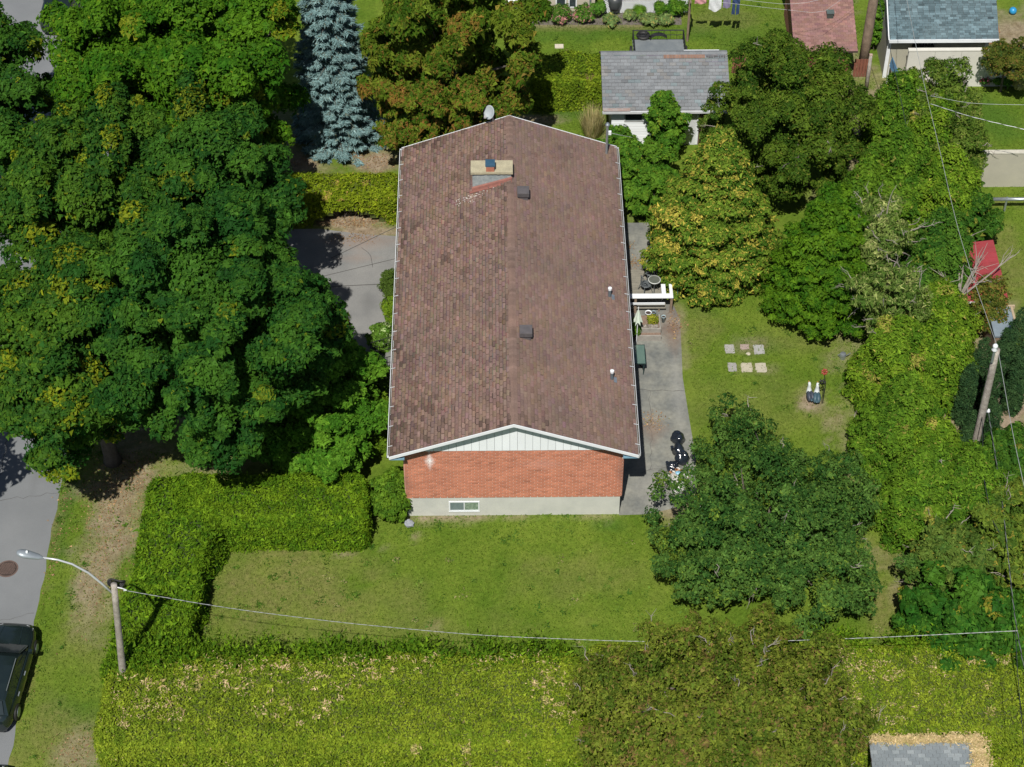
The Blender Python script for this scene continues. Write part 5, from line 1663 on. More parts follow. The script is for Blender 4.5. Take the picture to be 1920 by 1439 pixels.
def cloth(x, w, z0, z1, col, label, cat, legs=False, sag=0.0):
    b = MB()
    n, mrow = 8, 6
    t = thing(cat.replace(' ', '_'), label, cat, (x + w / 2, jy, z0), 'washing on the line')
    for (u0, u1, za) in (((0, 0.42, z0), (0.58, 1, z0), (0, 1, z0 + (z1 - z0) * 0.68)) if legs else ((0, 1, z0),)):
        g = []
        top = z0 + (z1 - z0) * 0.68 if legs and u1 - u0 < 0.9 else z1
        for j in range(mrow + 1):
            for i in range(n + 1):
                u = u0 + (u1 - u0) * i / n
                zz = za + (top - za) * j / mrow - (sag * math.sin(math.pi * u) * (1 - j / mrow))
                g.append((x + w * u, jy + 0.04 * math.sin(u * 9 + j) * (1 - j / mrow * 0.5), zz))
        fs = [(j * (n + 1) + i, j * (n + 1) + i + 1, (j + 1) * (n + 1) + i + 1, (j + 1) * (n + 1) + i) for j in range(mrow) for i in range(n)]
        b.add(g, fs, col)
        b.add([(p[0], p[1] + 0.012, p[2]) for p in g], [f[::-1] for f in fs], col)
    b.build('fabric', M_TINMATT, t, True)
    return t


cloth(jx - 0.17, 0.36, 1.55, 2.5, (0.03, 0.06, 0.16), 'dark blue jeans hung at the end of the washing line', 'jeans', True)
cloth(jx - 0.62, 0.36, 1.95, 2.5, (0.25, 0.22, 0.36), 'faded purple shirt on the washing line beside the jeans', 'shirt')
cloth(jx - 1.3, 0.6, 1.9, 2.5, (0.75, 0.77, 0.8), 'white cloth sagging on the washing line', 'sheet', sag=0.16)
cloth(jx - 2.0, 0.55, 2.2, 2.5, (0.6, 0.3, 0.32), 'short pinkish cloth on the washing line', 'towel')

# red brown shed
e0, e1 = at(1489, 97, 2.1), at(1609, 97, 2.1)
q0, q1 = at(1478, -35, 3.4), at(1596, -35, 3.4)
rsd = thing('red_shed', 'shed with a faded red brown roof beside the thick wooden pole', 'shed', ((e0[0] + e1[0]) / 2, e0[1] + 2, 0))
MB().box(e0[0] + 0.3, e1[0] - 0.3, e0[1] + 0.3, q0[1] + 2.0, 0, 2.05).build('wall', mat('red_shed_wall', (0.28, 0.09, 0.07), (0.22, 0.075, 0.06), rough=0.8), rsd)
MB().box(e0[0] + 0.19, e0[0] + 0.285, e0[1] + 0.5, e0[1] + 0.62, 0, 2.0).box(e0[0] + 0.19, e0[0] + 0.285, e0[1] + 1.5, e0[1] + 1.62, 0, 2.0).build('corner_trim', M_WHITE, rsd)
ex0, ex1, ey, qy = e0[0], e1[0], e0[1], q0[1]
rr_ = MB().hexa([(ex0, ey, 2.0), (ex1, ey, 2.0), (ex1, qy, 3.3), (ex0, qy, 3.3), (ex0, ey, 2.09), (ex1, ey, 2.09), (ex1, qy, 3.39), (ex0, qy, 3.39)])
rr_.hexa([(ex0, qy, 3.3), (ex1, qy, 3.3), (ex1, qy + 2.4, 2.0), (ex0, qy + 2.4, 2.0), (ex0, qy, 3.39), (ex1, qy, 3.39), (ex1, qy + 2.4, 2.09), (ex0, qy + 2.4, 2.09)])
rr_ = rr_.build('roof', M_DECK, rsd)
M_RSH = mat('faded_red_shingle', (0.245, 0.135, 0.118), (0.2, 0.11, 0.1), scale=1.2, rough=0.95, tint=True, grain=0.2, gscale=40)
shingle_slope(rr_, (ex0, ey, 2.095), (ex1, ey, 2.095), (ex1, qy, 3.395), (ex0, qy, 3.395), 30, 0.24, M_RSH, rg, 0, (0.006, 0.012), 0.12, hue_b, None, 0.006)
c = at(1556, 30, 2.75)
zr_ = 2.095 + (c[1] - ey) / (qy - ey) * 1.3
v = MB().box(c[0] - 0.15, c[0] + 0.15, c[1] - 0.15, c[1] + 0.12, zr_ - 0.05, zr_ + 0.22).build('roof_vent', mat('dark_green_vent', (0.06, 0.075, 0.07), rough=0.5), rsd)
MB().box(c[0] - 0.18, c[0] + 0.18, c[1] - 0.18, c[1] + 0.15, zr_ + 0.221, zr_ + 0.26).build('hood', mat('green_grey_vent', (0.1, 0.13, 0.125), rough=0.5), v)

# slate blue garage
e0, e1 = at(1668, 74, 2.55), at(1874, 74, 2.55)
qy = at(1760, -10, 3.7)[1]
gx0, gx1, gy = e0[0], e1[0], e0[1]
gar = thing('garage', 'beige garage with a slate blue shingle roof and white fascia', 'garage', ((gx0 + gx1) / 2, gy + 2.5, 0))
dep = 2 * (qy - gy)
gw = MB().box(gx0 + 0.06, gx1 - 0.35, gy + 0.4, gy + dep - 0.4, 0, 2.45)
gw.add([(gx0 + 0.06, gy + 0.4, 2.45), (gx0 + 0.06, gy + dep - 0.4, 2.45), (gx0 + 0.06, qy, 3.55), (gx0 + 0.2, gy + 0.4, 2.45), (gx0 + 0.2, gy + dep - 0.4, 2.45), (gx0 + 0.2, qy, 3.55)], [(0, 2, 1), (3, 4, 5), (0, 3, 5, 2), (1, 2, 5, 4)])
gw.build('wall', mat('garage_beige', (0.40, 0.39, 0.31), (0.36, 0.35, 0.29), scale=2, rough=0.85), gar)
MB().box(gx0 + 0.03, gx0 + 0.2, gy + 0.36, gy + 0.395, 0, 2.45).build('corner_board', M_WHITE, gar)
MB().box(gx1 - 0.5, gx1 - 0.33, gy + 0.36, gy + 0.395, 0, 2.45).build('corner_board', M_WHITE, gar)
gr = MB().hexa([(gx0, gy, 2.42), (gx1, gy, 2.42), (gx1, qy, 3.6), (gx0, qy, 3.6), (gx0, gy, 2.5), (gx1, gy, 2.5), (gx1, qy, 3.68), (gx0, qy, 3.68)])
gr.hexa([(gx0, qy, 3.6), (gx1, qy, 3.6), (gx1, gy + dep, 2.42), (gx0, gy + dep, 2.42), (gx0, qy, 3.68), (gx1, qy, 3.68), (gx1, gy + dep, 2.5), (gx0, gy + dep, 2.5)])
gr = gr.build('roof', M_DECK, gar)
M_BSH = mat('slate_blue_shingle', (0.115, 0.165, 0.185), (0.085, 0.13, 0.15), scale=1.0, rough=0.95, tint=True, grain=0.2, gscale=40, spec=0.2)
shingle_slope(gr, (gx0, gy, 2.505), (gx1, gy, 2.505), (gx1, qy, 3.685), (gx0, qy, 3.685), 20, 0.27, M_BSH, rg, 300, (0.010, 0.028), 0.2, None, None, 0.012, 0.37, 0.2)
MB().box(gx0 - 0.02, gx1 + 0.02, gy - 0.05, gy - 0.003, 2.36, 2.53).build('fascia', M_WHITE, gar)
MB().beam((gx0 - 0.025, gy, 2.46), (gx0 - 0.025, qy, 3.64), 0.04, 0.15).build('rake_board', M_WHITE, gar)
ga, gb_ = at(1702, 90, 1.2)[0], at(1742, 90, 1.2)[0]
gt = thing('iron_gate', 'black barred gate leaning against the beige garage wall', 'gate', ((ga + gb_) / 2, gy + 0.33, 0))
for k in range(7):
    x = ga + (gb_ - ga) * (k + 0.5) / 7
    MB().box(x - 0.045, x + 0.045, gy + 0.33, gy + 0.36, 0.1, 2.05).build('bar', M_BLACK, gt)
MB().box(ga - 0.03, gb_ + 0.03, gy + 0.30, gy + 0.327, 1.82, 1.95).build('rail', M_BLACK, gt)

# white wall, low beige wall, brown fence bits
M_FEN = mat('white_wall_paint', (0.62, 0.61, 0.56), (0.56, 0.55, 0.5), scale=2, rough=0.9, grain=0.06)
fy = at(1760, 163, 0)[1]
f0, f1 = at(1690, 150, 0)[0], at(1935, 150, 0)[0]
fw_ = thing('white_wall', 'tall white garden wall in front of the beige garage', 'wall', ((f0 + f1) / 2, fy, 0))
nseg = 5
for k in range(nseg):
    a, b = f0 + (f1 - f0) * k / nseg, f0 + (f1 - f0) * (k + 1) / nseg
    MB().box(a + 0.006, b - 0.006, fy, fy + 0.18, 0, 2.1).build('wall_panel', M_FEN, fw_)
MB().box(f0 - 0.02, f1, fy - 0.02, fy + 0.2, 2.102, 2.16).build('coping', M_FEN, fw_)
M_BEI = mat('beige_wall_render', (0.42, 0.40, 0.32), (0.37, 0.355, 0.29), scale=1.3, rough=0.9, grain=0.05)
fy = at(1860, 351, 0)[1]
f0, f1 = at(1800, 340, 0)[0], at(1990, 340, 0)[0]
bw = thing('beige_wall', 'plain beige rendered wall across the side lawn', 'wall', ((f0 + f1) / 2, fy, 0))
MB().box(f0, f1, fy, fy + 0.2, 0, 1.95).build('wall_panel', M_BEI, bw)
MB().box(f0 - 0.02, f1, fy - 0.02, fy + 0.22, 1.952, 2.0).build('coping', mat('beige_coping', (0.55, 0.53, 0.45), rough=0.9), bw)
M_RED = mat('red_brown_fence', (0.23, 0.085, 0.055), (0.17, 0.065, 0.045), scale=5, rough=0.8)
for (pa, pb, py, lb) in ((1371, 1396, 138, 'short red brown board fence against the grey shed'), (1598, 1626, 145, 'short red brown board fence below the thick wooden pole')):
    a, b, yv = at(pa, py, 0)[0], at(pb, py, 0)[0], at(pa, py, 0)[1]
    t = thing('board_fence', lb, 'fence', ((a + b) / 2, yv, 0), 'red brown fence pieces')
    n = 5
    for k in range(n):
        MB().box(a + (b - a) * k / n + 0.008, a + (b - a) * (k + 1) / n - 0.008, yv, yv + 0.025, 0.02, 1.05 + RNG.uniform(-0.02, 0.02)).build('board', M_RED, t)
    MB().box(a, b, yv + 0.027, yv + 0.07, 0.75, 0.85).build('rail', M_RED, t)
# brick paved spot and blue awning by the white wall
a = at(1680, 116, 0)
br = []
bt = thing('brick_path', 'small tan brick path below the white wall', 'path', (at(1697, 128, 0)[0], at(1697, 128, 0)[1] - 2.6, 0))
c = np.array((at(1694, 165, 0)[0], at(1694, 165, 0)[1]))
bm_ = None
for i in range(9):
    for j in range(12):
        x, y = c[0] - 0.35 + 0.205 * i + (0.1 if j % 2 else 0), c[1] - 0.5 + 0.105 * j
        if bm_ is None:
            bm_ = [MB().box(-0.095, 0.095, -0.046, 0.046, 0, 0.05, (g, g * 0.95, g * 0.92)).mesh('brick', mat('tan_brick', (0.46, 0.27, 0.17), (0.36, 0.2, 0.13), scale=5, rough=0.9, tint=True)) for g in (0.8, 0.95, 1.1)]
        o = bpy.data.objects.new('brick', bm_[RNG.integers(3)])
        COL.objects.link(o)
        o.parent = bt
        o.location = (x - OFF[bt.name][0], y - OFF[bt.name][1], 0)
a, b = at(1668, 118, 1.5), at(1682, 150, 1.2)
bl = thing('blue_awning', 'narrow dark blue awning edge on end beside the tan brick path', 'awning', (a[0], b[1], 0))
MB().hexa([(a[0], a[1], 1.35), (b[0], b[1], 1.05), (b[0] + 0.03, b[1], 1.05), (a[0] + 0.03, a[1], 1.35), (a[0] + 0.1, a[1] + 0.1, 1.75), (b[0] + 0.12, b[1] + 0.1, 1.35), (b[0] + 0.15, b[1] + 0.1, 1.35), (a[0] + 0.13, a[1] + 0.1, 1.75)]).build('canvas', mat('blue_canvas', (0.07, 0.16, 0.26), (0.05, 0.12, 0.2), rough=0.7), bl)
MB().tube([(a[0] + 0.015, a[1], 0), (a[0] + 0.015, a[1], 1.4)], 0.02, 6).build('support', M_WHITE, bl)
MB().tube([(b[0] + 0.015, b[1], 0), (b[0] + 0.015, b[1], 1.1)], 0.02, 6).build('support', M_WHITE, bl)
# flowers by the white wall
for i, (px, py, rp, h, cl, lb) in enumerate(((1845, 152, 9, 0.5, two((0.05, 0.14, 0.02), (0.1, 0.2, 0.03), acc=(0.7, 0.12, 0.25), accp=0.4, accl=0.2), 'pink flowers at the foot of the white wall'), (1868, 150, 14, 0.5, FL3, 'dark green plant at the foot of the white wall beside the pink flowers'), (1912, 163, 12, 0.4, two((0.4, 0.4, 0.12), (0.55, 0.52, 0.2)), 'pale yellow plant at the edge of the walled lawn'), (1885, 160, 8, 0.3, FL3, 'small green plant between the dark plant and the pale yellow one'))):
    round_tree('flower_clump', lb, 'plant', px, py, h * 0.5, rp, h * 0.5, 430 + i, cl, rc=0.18, dens=330, L=0.12, Wd=0.06, trunk_r=0.02, sat=1)
c = at(1899, 22, 0.15)
single('blue_ball', MB().ell((c[0], c[1], 0.2), (0.19, 0.19, 0.19), 16, 10), mat('bright_blue_plastic', (0.03, 0.3, 0.6), rough=0.35), 'bright blue ball on the bare soil past the garage', 'ball', (c[0], c[1], 0), None, True)
a = at(1863, 95, 0)
single('compost_box', MB().box(a[0] - 0.25, a[0] + 0.25, a[1] + 0.5, a[1] + 1.0, 0, 0.7).box(a[0] - 0.28, a[0] + 0.28, a[1] + 0.46, a[1] + 1.04, 0.702, 0.75), mat('orange_brown_wood', (0.32, 0.17, 0.08), (0.25, 0.13, 0.06), scale=6, rough=0.8), 'orange brown wooden box at the corner of the garage', 'box', (a[0], a[1], 0))

# white pipe rail, red roof, slate roof on the side lawn
a, b = at(1862, 374, 0.7), at(1990, 374, 0.7)
pr = thing('pipe_swing_frame', 'pale steel pipe rail over the side lawn', 'rail', ((a[0] + b[0]) / 2, a[1], 0))
MB().tube([(a[0], a[1], 0.7), (b[0], a[1], 0.7)], 0.085, 10).build('crossbar', M_STEEL, pr, True)
c = at(1888, 374, 0.7)
for x in (c[0], b[0] - 0.3):
    MB().tube([(x, a[1] - 0.004, -0.02), (x, a[1] - 0.004, 0.8)], 0.05, 8).build('leg', M_STEEL, pr)
M_REDM = mat('red_metal_roof', (0.33, 0.05, 0.06), (0.26, 0.045, 0.05), scale=2, rough=0.5)
A_, B_, C_, D_ = at(1795, 447, 1.9), at(1860, 447, 1.9), at(1884, 560, 1.75), at(1862, 560, 1.75)
rd = thing('red_roof_shelter', 'low shelter with a red metal roof showing behind bare grey branches', 'shelter', ((A_[0] + C_[0]) / 2, (A_[1] + C_[1]) / 2, 0))
x0_, x1_, y0_, y1_ = A_[0] - 0.2, (B_[0] + C_[0]) / 2 + 0.1, C_[1], A_[1]
rm = MB()
rm.hexa([(x0_, y0_, 1.5), (x1_, y0_, 1.75), (x1_, y1_, 1.75), (x0_, y1_, 1.5), (x0_, y0_, 1.54), (x1_, y0_, 1.79), (x1_, y1_, 1.79), (x0_, y1_, 1.54)])
rmo = rm.build('roof', M_REDM, rd)
k = y0_ + 0.1
while k < y1_:
    MB().hexa([(x0_, k, 1.541), (x1_, k, 1.791), (x1_, k + 0.03, 1.791), (x0_, k + 0.03, 1.541), (x0_, k, 1.56), (x1_, k, 1.81), (x1_, k + 0.03, 1.81), (x0_, k + 0.03, 1.56)]).build('roof_rib', M_REDM, rmo)
    k += 0.3
MB().box(x0_, x1_ - 0.1, y0_ - 0.03, y0_ - 0.003, 1.5, 1.58).build('trim', M_WHITE, rd)
for (x, y, z) in ((x0_ + 0.1, y0_ + 0.1, 1.5), (x1_ - 0.1, y0_ + 0.1, 1.72), (x0_ + 0.1, y1_ - 0.1, 1.5), (x1_ - 0.1, y1_ - 0.1, 1.72)):
    MB().box(x - 0.05, x + 0.05, y - 0.05, y + 0.05, 0, z).build('post', M_BROWNPOLE, rd)
A_, C_ = at(1868, 577, 1.6), at(1900, 622, 1.5)
sl_ = thing('slate_roof_shed', 'small shed with a flat slate grey roof and wooden edge behind the yews', 'shed', ((A_[0] + C_[0]) / 2, (A_[1] + C_[1]) / 2, 0))
MB().box(A_[0] - 0.3, C_[0] + 0.05, C_[1] - 0.3, A_[1], 0, 1.5).build('wall', M_BROWNPOLE, sl_)
MB().box(A_[0] - 0.35, C_[0] + 0.1, C_[1] - 0.35, A_[1] + 0.05, 1.502, 1.58).build('roof', mat('slate_grey_felt', (0.2, 0.25, 0.29), (0.16, 0.2, 0.235), scale=2.5, rough=0.8, grain=0.1), sl_)
MB().box(A_[0] - 0.36, C_[0] + 0.3, A_[1] + 0.055, A_[1] + 0.14, 1.45, 1.62).build('edge_board', mat('tan_board', (0.42, 0.33, 0.22), (0.36, 0.28, 0.19), scale=5, rough=0.8), sl_)
MB().box(C_[0] + 0.105, C_[0] + 0.2, C_[1] - 0.35, A_[1] + 0.05, 1.45, 1.60).build('edge_board', MATS['tan_board'], sl_)
a = at(1905, 890, 0)
sheet('paving', [(a[0] - 0.3, a[1] - 1.4), (a[0] + 3, a[1] - 1.5), (a[0] + 3, a[1] + 0.1), (a[0], a[1])], mat('pale_paving', (0.36, 0.34, 0.29), (0.3, 0.285, 0.25), scale=3, rough=0.95))

# dead branches over the red roof
db = thing('dead_tree', 'bare grey dead tree spreading its branches over the red roof', 'tree', at(1800, 600, 0))
m_ = MB()
o0 = at(1798, 560, 1.6)
base_ = at(1800, 600, 0)
m_.tube([base_, o0], [0.1, 0.07], 6)
rng = np.random.default_rng(77)
for (px, py, z, r0_) in ((1845, 470, 2.9, 0.055), (1832, 500, 2.7, 0.05), (1900, 478, 2.8, 0.045), (1770, 520, 2.4, 0.05), (1815, 430, 3.2, 0.05), (1835, 530, 2.2, 0.04), (1775, 470, 2.9, 0.05)):
    e = at(px, py, z)
    mid = (o0 + e) / 2 + rng.normal(0, 0.15, 3) + (0, 0, 0.1)
    m_.tube([o0, mid, e], [r0_, r0_ * 0.7, 0.012], 5)
    for q in range(7):
        f = rng.uniform(0.35, 1)
        s_ = o0 + (e - o0) * f if f > 0.5 else o0 + (mid - o0) * f * 2
        s_ = mid + (e - mid) * (f - 0.5) * 2 if f > 0.5 else s_
        e2 = s_ + norm((e - o0) + rng.normal(0, 1.3, 3)) * rng.uniform(0.4, 1.1)
        m_.tube([s_, (s_ + e2) / 2 + rng.normal(0, 0.05, 3), e2], [0.02, 0.014, 0.006], 4)
m_.build('branches', M_TWIG, db)

# ------------------------------------------------------------------ street lamp, poles, wires
gp = at(236, 1318, 0)
PYp = gp[1]
top = atY(213, 1096, PYp)
LX = top[0]
lamp = thing('street_lamp', 'curved arm street lamp on a weathered wooden pole at the hedge corner', 'street lamp', (gp[0], PYp, 0))
lean = np.array((top[0] - gp[0], 0, top[2])) / top[2]
G0 = np.array((gp[0], PYp, -0.1))
MB().tube([G0 + lean * z for z in np.linspace(0, top[2] + 0.1, 7)], np.linspace(0.145, 0.105, 7), 12).build('pole', M_POLE, lamp, True)
ap = [atY(x, y, PYp) for (x, y) in ((206, 1117), (190, 1094), (165, 1074), (135, 1058), (108, 1050), (80, 1046))]
ap[0] = G0 + lean * (ap[0][2] + 0.1)
MB().tube(ap, [0.045, 0.042, 0.04, 0.036, 0.034, 0.032], 8).build('arm', mat('pale_lamp_steel', (0.6, 0.62, 0.64), (0.5, 0.52, 0.55), scale=3, rough=0.4, metal=0.3), lamp, True)
hx = atY(42, 1038, PYp)
e = ap[-1]
hd = norm(hx - e)
Lh = np.linalg.norm(hx - e)
A = np.stack([np.cross((0, 1, 0), hd), (0, 1, 0), hd], 1)
hb = MB().lathe([(0.035, -0.05), (0.05, 0.0), (0.11, 0.14), (0.155, 0.42), (0.17, 0.6), (0.15, 0.74), (0.09, Lh * 0 + 0.84), (0.01, 0.87)], (0, 0, 0), 16, axis=A @ np.diag((0.62, 1, 1)))
hb.v = [tuple(np.array(p) + e) for p in hb.v]
hb = hb.build('lamp_head', mat('lamp_head_grey', (0.3, 0.34, 0.37), (0.24, 0.27, 0.3), scale=3, rough=0.4, metal=0.3), lamp, True)
pc = e + hd * 0.5 + np.array((0, 0, 0.1))
MB().lathe([(0.045, 0), (0.045, 0.05), (0.03, 0.075)], pc, 10).build('photocell', M_WHITE, hb)
cc_ = G0 + lean * (top[2] - 0.12)
cl = MB()
loop = [(cc_[0] + 0.06 + 0.27 * math.cos(t_) + 0.05 * math.sin(2 * t_), cc_[1] + 0.2 + 0.05 * math.cos(3 * t_), cc_[2] + 0.02 + 0.2 * math.sin(t_) + 0.03 * math.sin(3 * t_)) for t_ in np.linspace(0, 6.283, 25)]
for dr_ in (0.0, 0.05, 0.10):
    cl.tube([(cc_[0] + (p[0] - cc_[0]) * (1 - dr_ * 3), p[1] + dr_ * 0.4, cc_[2] + (p[2] - cc_[2]) * (1 - dr_ * 4)) for p in loop], 0.03, 6, caps=False)
cl.box(cc_[0] - 0.05, cc_[0] + 0.05, cc_[1] + 0.1, cc_[1] + 0.24, cc_[2] - 0.05, cc_[2] + 0.05)
cl.build('cable_coil', M_BLACK, lamp, True)
MB().tube([cc_ + (0.12, 0.0, 0.05), cc_ + (0.3, -0.1, 0.12), cc_ + (0.42, -0.08, 0.0), cc_ + (0.3, 0.02, -0.15)], 0.02, 5).build('drip_loop', M_WHITE, lamp)

M_WIRE = mat('bare_aluminium_wire', (0.62, 0.64, 0.66), (0.5, 0.52, 0.54), scale=3, rough=0.4, metal=0.3)
M_WIREG = mat('dull_wire', (0.36, 0.38, 0.38), (0.28, 0.3, 0.3), rough=0.5)
M_WIREC = mat('grey_wire', (0.2, 0.21, 0.21), (0.14, 0.15, 0.15), rough=0.5)
M_WIREB = mat('black_wire', (0.03, 0.035, 0.04), (0.02, 0.02, 0.022), rough=0.5)


def wire(name, label, pts, r, m, twist=0.0, cat='wire', group=None):
    pts = [np.array(p, float) for p in pts]
    t = thing(name, label, cat, pts[0], group)
    P = [np.array(p) for p in pts]
    # smooth resample
    seg = np.r_[0, np.cumsum([np.linalg.norm(P[i + 1] - P[i]) for i in range(len(P) - 1)])]
    n = max(8, int(seg[-1] / (0.12 if twist else 0.6)))
    s = np.linspace(0, seg[-1], n)
    Q = np.stack([np.interp(s, seg, [p[k] for p in P]) for k in range(3)], 1)
    kk = 7 if not twist else 25
    if len(Q) > kk * 2:
        pad = np.r_[np.repeat(Q[:1], kk // 2, 0), Q, np.repeat(Q[-1:], kk // 2, 0)]
        Q2 = np.stack([np.convolve(pad[:, k], np.ones(kk) / kk, 'valid') for k in range(3)], 1)
        Q[1:-1] = Q2[1:-1]
    if twist:
        d = norm(Q[-1] - Q[0])
        a = norm(np.cross(d, (0, 0, 1)))
        b = np.cross(a, d)
        for k, mm in ((0, m), (1, M_WIREC)):
            ph = s / twist * 6.283 + k * math.pi
            MB().tube(list(Q + (a * np.cos(ph)[:, None] + b * np.sin(ph)[:, None]) * r * 0.8), r, 5).build('strand', mm, t)
    else:
        MB().tube(list(Q), r, 5).build('strand', m, t)
    return t


z1 = top[2] - 0.25
far = at(1912, 1183, 6.4)
wp = [cc_ + (0.3, 0.0, -0.1)]
for i, (x, y) in enumerate(((420, 1140), (640, 1168), (900, 1192), (1170, 1203), (1380, 1205), (1590, 1198), (1750, 1191), (1908, 1183))):
    f = (x - 230) / (1910 - 230)
    wp.append(at(x, y, z1 + (6.4 - z1) * f - 2.9 * math.sin(math.pi * f) ** 1.3))
wire('service_wire', 'twisted pale service wire crossing the lawn from the street lamp pole', wp, 0.0085, M_WIREG, 0.45)

# leaning pole on the right
gb2 = at(1822, 862, 0)
tp = atY(1870, 652, gb2[1])
up_ = thing('utility_pole', 'leaning grey wooden utility pole beside the dark yew spires', 'utility pole', gb2)
B0 = gb2 - (0, 0, 0.1)
ln = (tp - gb2) / tp[2]
MB().tube([B0 + ln * z for z in np.linspace(0, tp[2], 7)], np.linspace(0.165, 0.13, 7), 12).build('pole', M_POLE, up_, True)
tpp = gb2 + ln * tp[2]
MB().lathe([(0.10, 0), (0.12, 0.05), (0.06, 0.12), (0.10, 0.2), (0.10, 0.26), (0.05, 0.32)], tpp + (-0.12, -0.1, -0.05), 12).build('insulator', M_WHITE, up_, True)
MB().tube([tpp + (-0.13, -0.18, -0.6), tpp + (-0.12, -0.13, 0.0)], 0.05, 6).build('bracket', M_STEEL, up_)
zc_ = atY(1853, 773, gb2[1])
MB().lathe([(0.05, 0), (0.07, 0.05), (0.04, 0.14)], zc_, 10).build('insulator', M_WHITE, up_)
MB().tube([gb2 + ln * zc_[2], zc_], 0.02, 5).build('bracket', M_STEEL, up_)
ztop = tp[2] + 0.2
Zw = lambda y: ztop + (0.0)
wire('power_line', 'single thin power line running from the leaning pole over the cedars to the far yards', [at(x, y, ztop + 0.3 * i / 6) for i, (x, y) in enumerate(((1869, 648), (1838, 560), (1813, 490), (1788, 400), (1762, 280), (1735, 170), (1712, 60), (1700, 0), (1690, -60)))], 0.010, M_WIREG, 0, group='wires on the leaning pole')
wire('power_line', 'thin power line from the head of the leaning pole down past the picture edge', [tpp + (0.08, -0.1, -0.25)] + [at(x, y, ztop - 0.3) for (x, y) in ((1886, 740), (1905, 850), (1924, 925), (1950, 1040))], 0.010, M_WIREG, 0, group='wires on the leaning pole')
wire('cable', 'dark cable from the bracket halfway up the leaning pole to the crossing wire', [zc_] + [at(x, y, zc_[2] + 0.3 * k) for k, (x, y) in enumerate(((1864, 840), (1878, 930), (1888, 1020), (1897, 1110), (1906, 1183), (1922, 1260), (1945, 1370)))], 0.013, M_WIREB, 0.7, group='wires on the leaning pole')
wire('cable', 'lower dark cable from the foot of the leaning pole into the shrubs', [gb2 + ln * 2.6] + [at(x, y, 3.4) for (x, y) in ((1845, 900), (1860, 975), (1874, 1000))], 0.016, M_WIREB, 0, group='wires on the leaning pole')
wire('cable', 'dark cable hanging over the hedge at the picture edge below the crossing wire', [at(1904, 1183, 6.4), at(1908, 1260, 5.9), at(1916, 1360, 5.6), at(1925, 1440, 5.4)], 0.012, M_WIREB, 0, group='wires on the leaning pole')

# thick pole and post by the red shed
g3 = at(1616, 132, 0)
t3 = atY(1638, 0, g3[1])
p3 = thing('utility_pole', 'thick brown wooden utility pole between the red brown shed and the garage', 'utility pole', g3)
l3 = (t3 - g3) / t3[2]
MB().tube([g3 + l3 * z for z in (-0.1, 2, 4, 6, 8.5)], (0.24, 0.235, 0.23, 0.22, 0.2), 12).build('pole', M_BROWNPOLE, p3, True)
g4 = at(1624, 168, 0)
t4 = atY(1633, 104, g4[1])
p4 = thing('weathered_post', 'thin weathered post in front of the thick wooden utility pole', 'post', g4)
MB().tube([g4 - (0, 0, 0.1), (g4 + t4) / 2, t4], (0.1, 0.09, 0.075), 10).build('post', M_POLE, p4, True)
MB().box(t4[0] - 0.07, t4[0] + 0.07, t4[1] - 0.07, t4[1] + 0.07, t4[2], t4[2] + 0.05).build('cap', mat('pinkish_cap', (0.5, 0.36, 0.3), rough=0.8), p4)
iv = round_tree('ivy_column', 'green ivy climbing the gap between the thick pole and the garage', 'ivy', 1645, 45, 1.6, 9, 1.6, 470, BSH, rc=0.2, ry=0.3, dens=260, L=0.12, Wd=0.1, trunk_r=0.02, sat=1)
zz_ = 5.2
wire('power_line', 'thin wire from the thick brown pole across the washing lawn, upper one', [g3 + l3 * 6.3, at(1540, 16, 5.6), at(1440, 6, 5.3), at(1330, -8, 5.2)], 0.006, M_WIRE, 0, group='thin wires over the back lawns')
wire('power_line', 'thin wire from the thick brown pole across the washing lawn, lower one', [g3 + l3 * 5.6, at(1540, 26, 5.0), at(1440, 15, 4.7), at(1330, 2, 4.6)], 0.006, M_WIRE, 0, group='thin wires over the back lawns')
wire('service_wire', 'pale twisted wire over the walled lawn, lower one', [at(1745, 195, 5.6), at(1810, 216, 5.2), at(1860, 229, 5.0), at(1930, 245, 4.9)], 0.009, M_WIRE, 0.7, group='thin wires over the back lawns')
wire('service_wire', 'thin wire over the walled lawn, upper one', [at(1745, 180, 5.6), at(1810, 193, 5.2), at(1860, 196, 5.0), at(1930, 197, 4.9)], 0.007, M_WIRE, 0, group='thin wires over the back lawns')
wire('power_line', 'dark wires dropping from the garage corner beside the narrow blue awning', [at(1648, 0, 6.5), at(1665, 70, 5.6), at(1676, 130, 5.2), at(1690, 190, 5.0), at(1700, 240, 4.9)], 0.014, M_WIREB, 0, group='thin wires over the back lawns')
wire('service_wire', 'short wire from the roof mast to the bushes by the grey shed', [MAST, at(1165, 254, 4.9), at(1185, 258, 4.2)], 0.012, M_WIRE, 0, group='thin wires over the back lawns')

# manhole
c = at(14, 1067, 0)
mh = thing('manhole_cover', 'round rusty manhole cover in the street', 'manhole cover', (c[0], c[1], 0))
R_ = 0.36
MB().lathe([(R_ + 0.05, 0.004), (R_ + 0.05, 0.012), (R_ + 0.0, 0.012), (R_, 0.006)], (c[0], c[1], 0), 28).build('frame', mat('rusty_iron_dark', (0.10, 0.07, 0.06), (0.14, 0.09, 0.075), scale=9, rough=0.85), mh)
mm = MB()
mm.lathe([(R_ - 0.01, 0.0125), (R_ - 0.01, 0.016)], (c[0], c[1], 0), 28, (0.35, 0.35, 0.35))
for i in range(-6, 7):
    for j in range(-6, 7):
        x, y = i * 0.062 + (0.031 if j % 2 else 0), j * 0.062
        if x * x + y * y < (R_ - 0.05) ** 2:
            mm.box(c[0] + x - 0.02, c[0] + x + 0.02, c[1] + y - 0.02, c[1] + y + 0.02, 0.0165, 0.034)
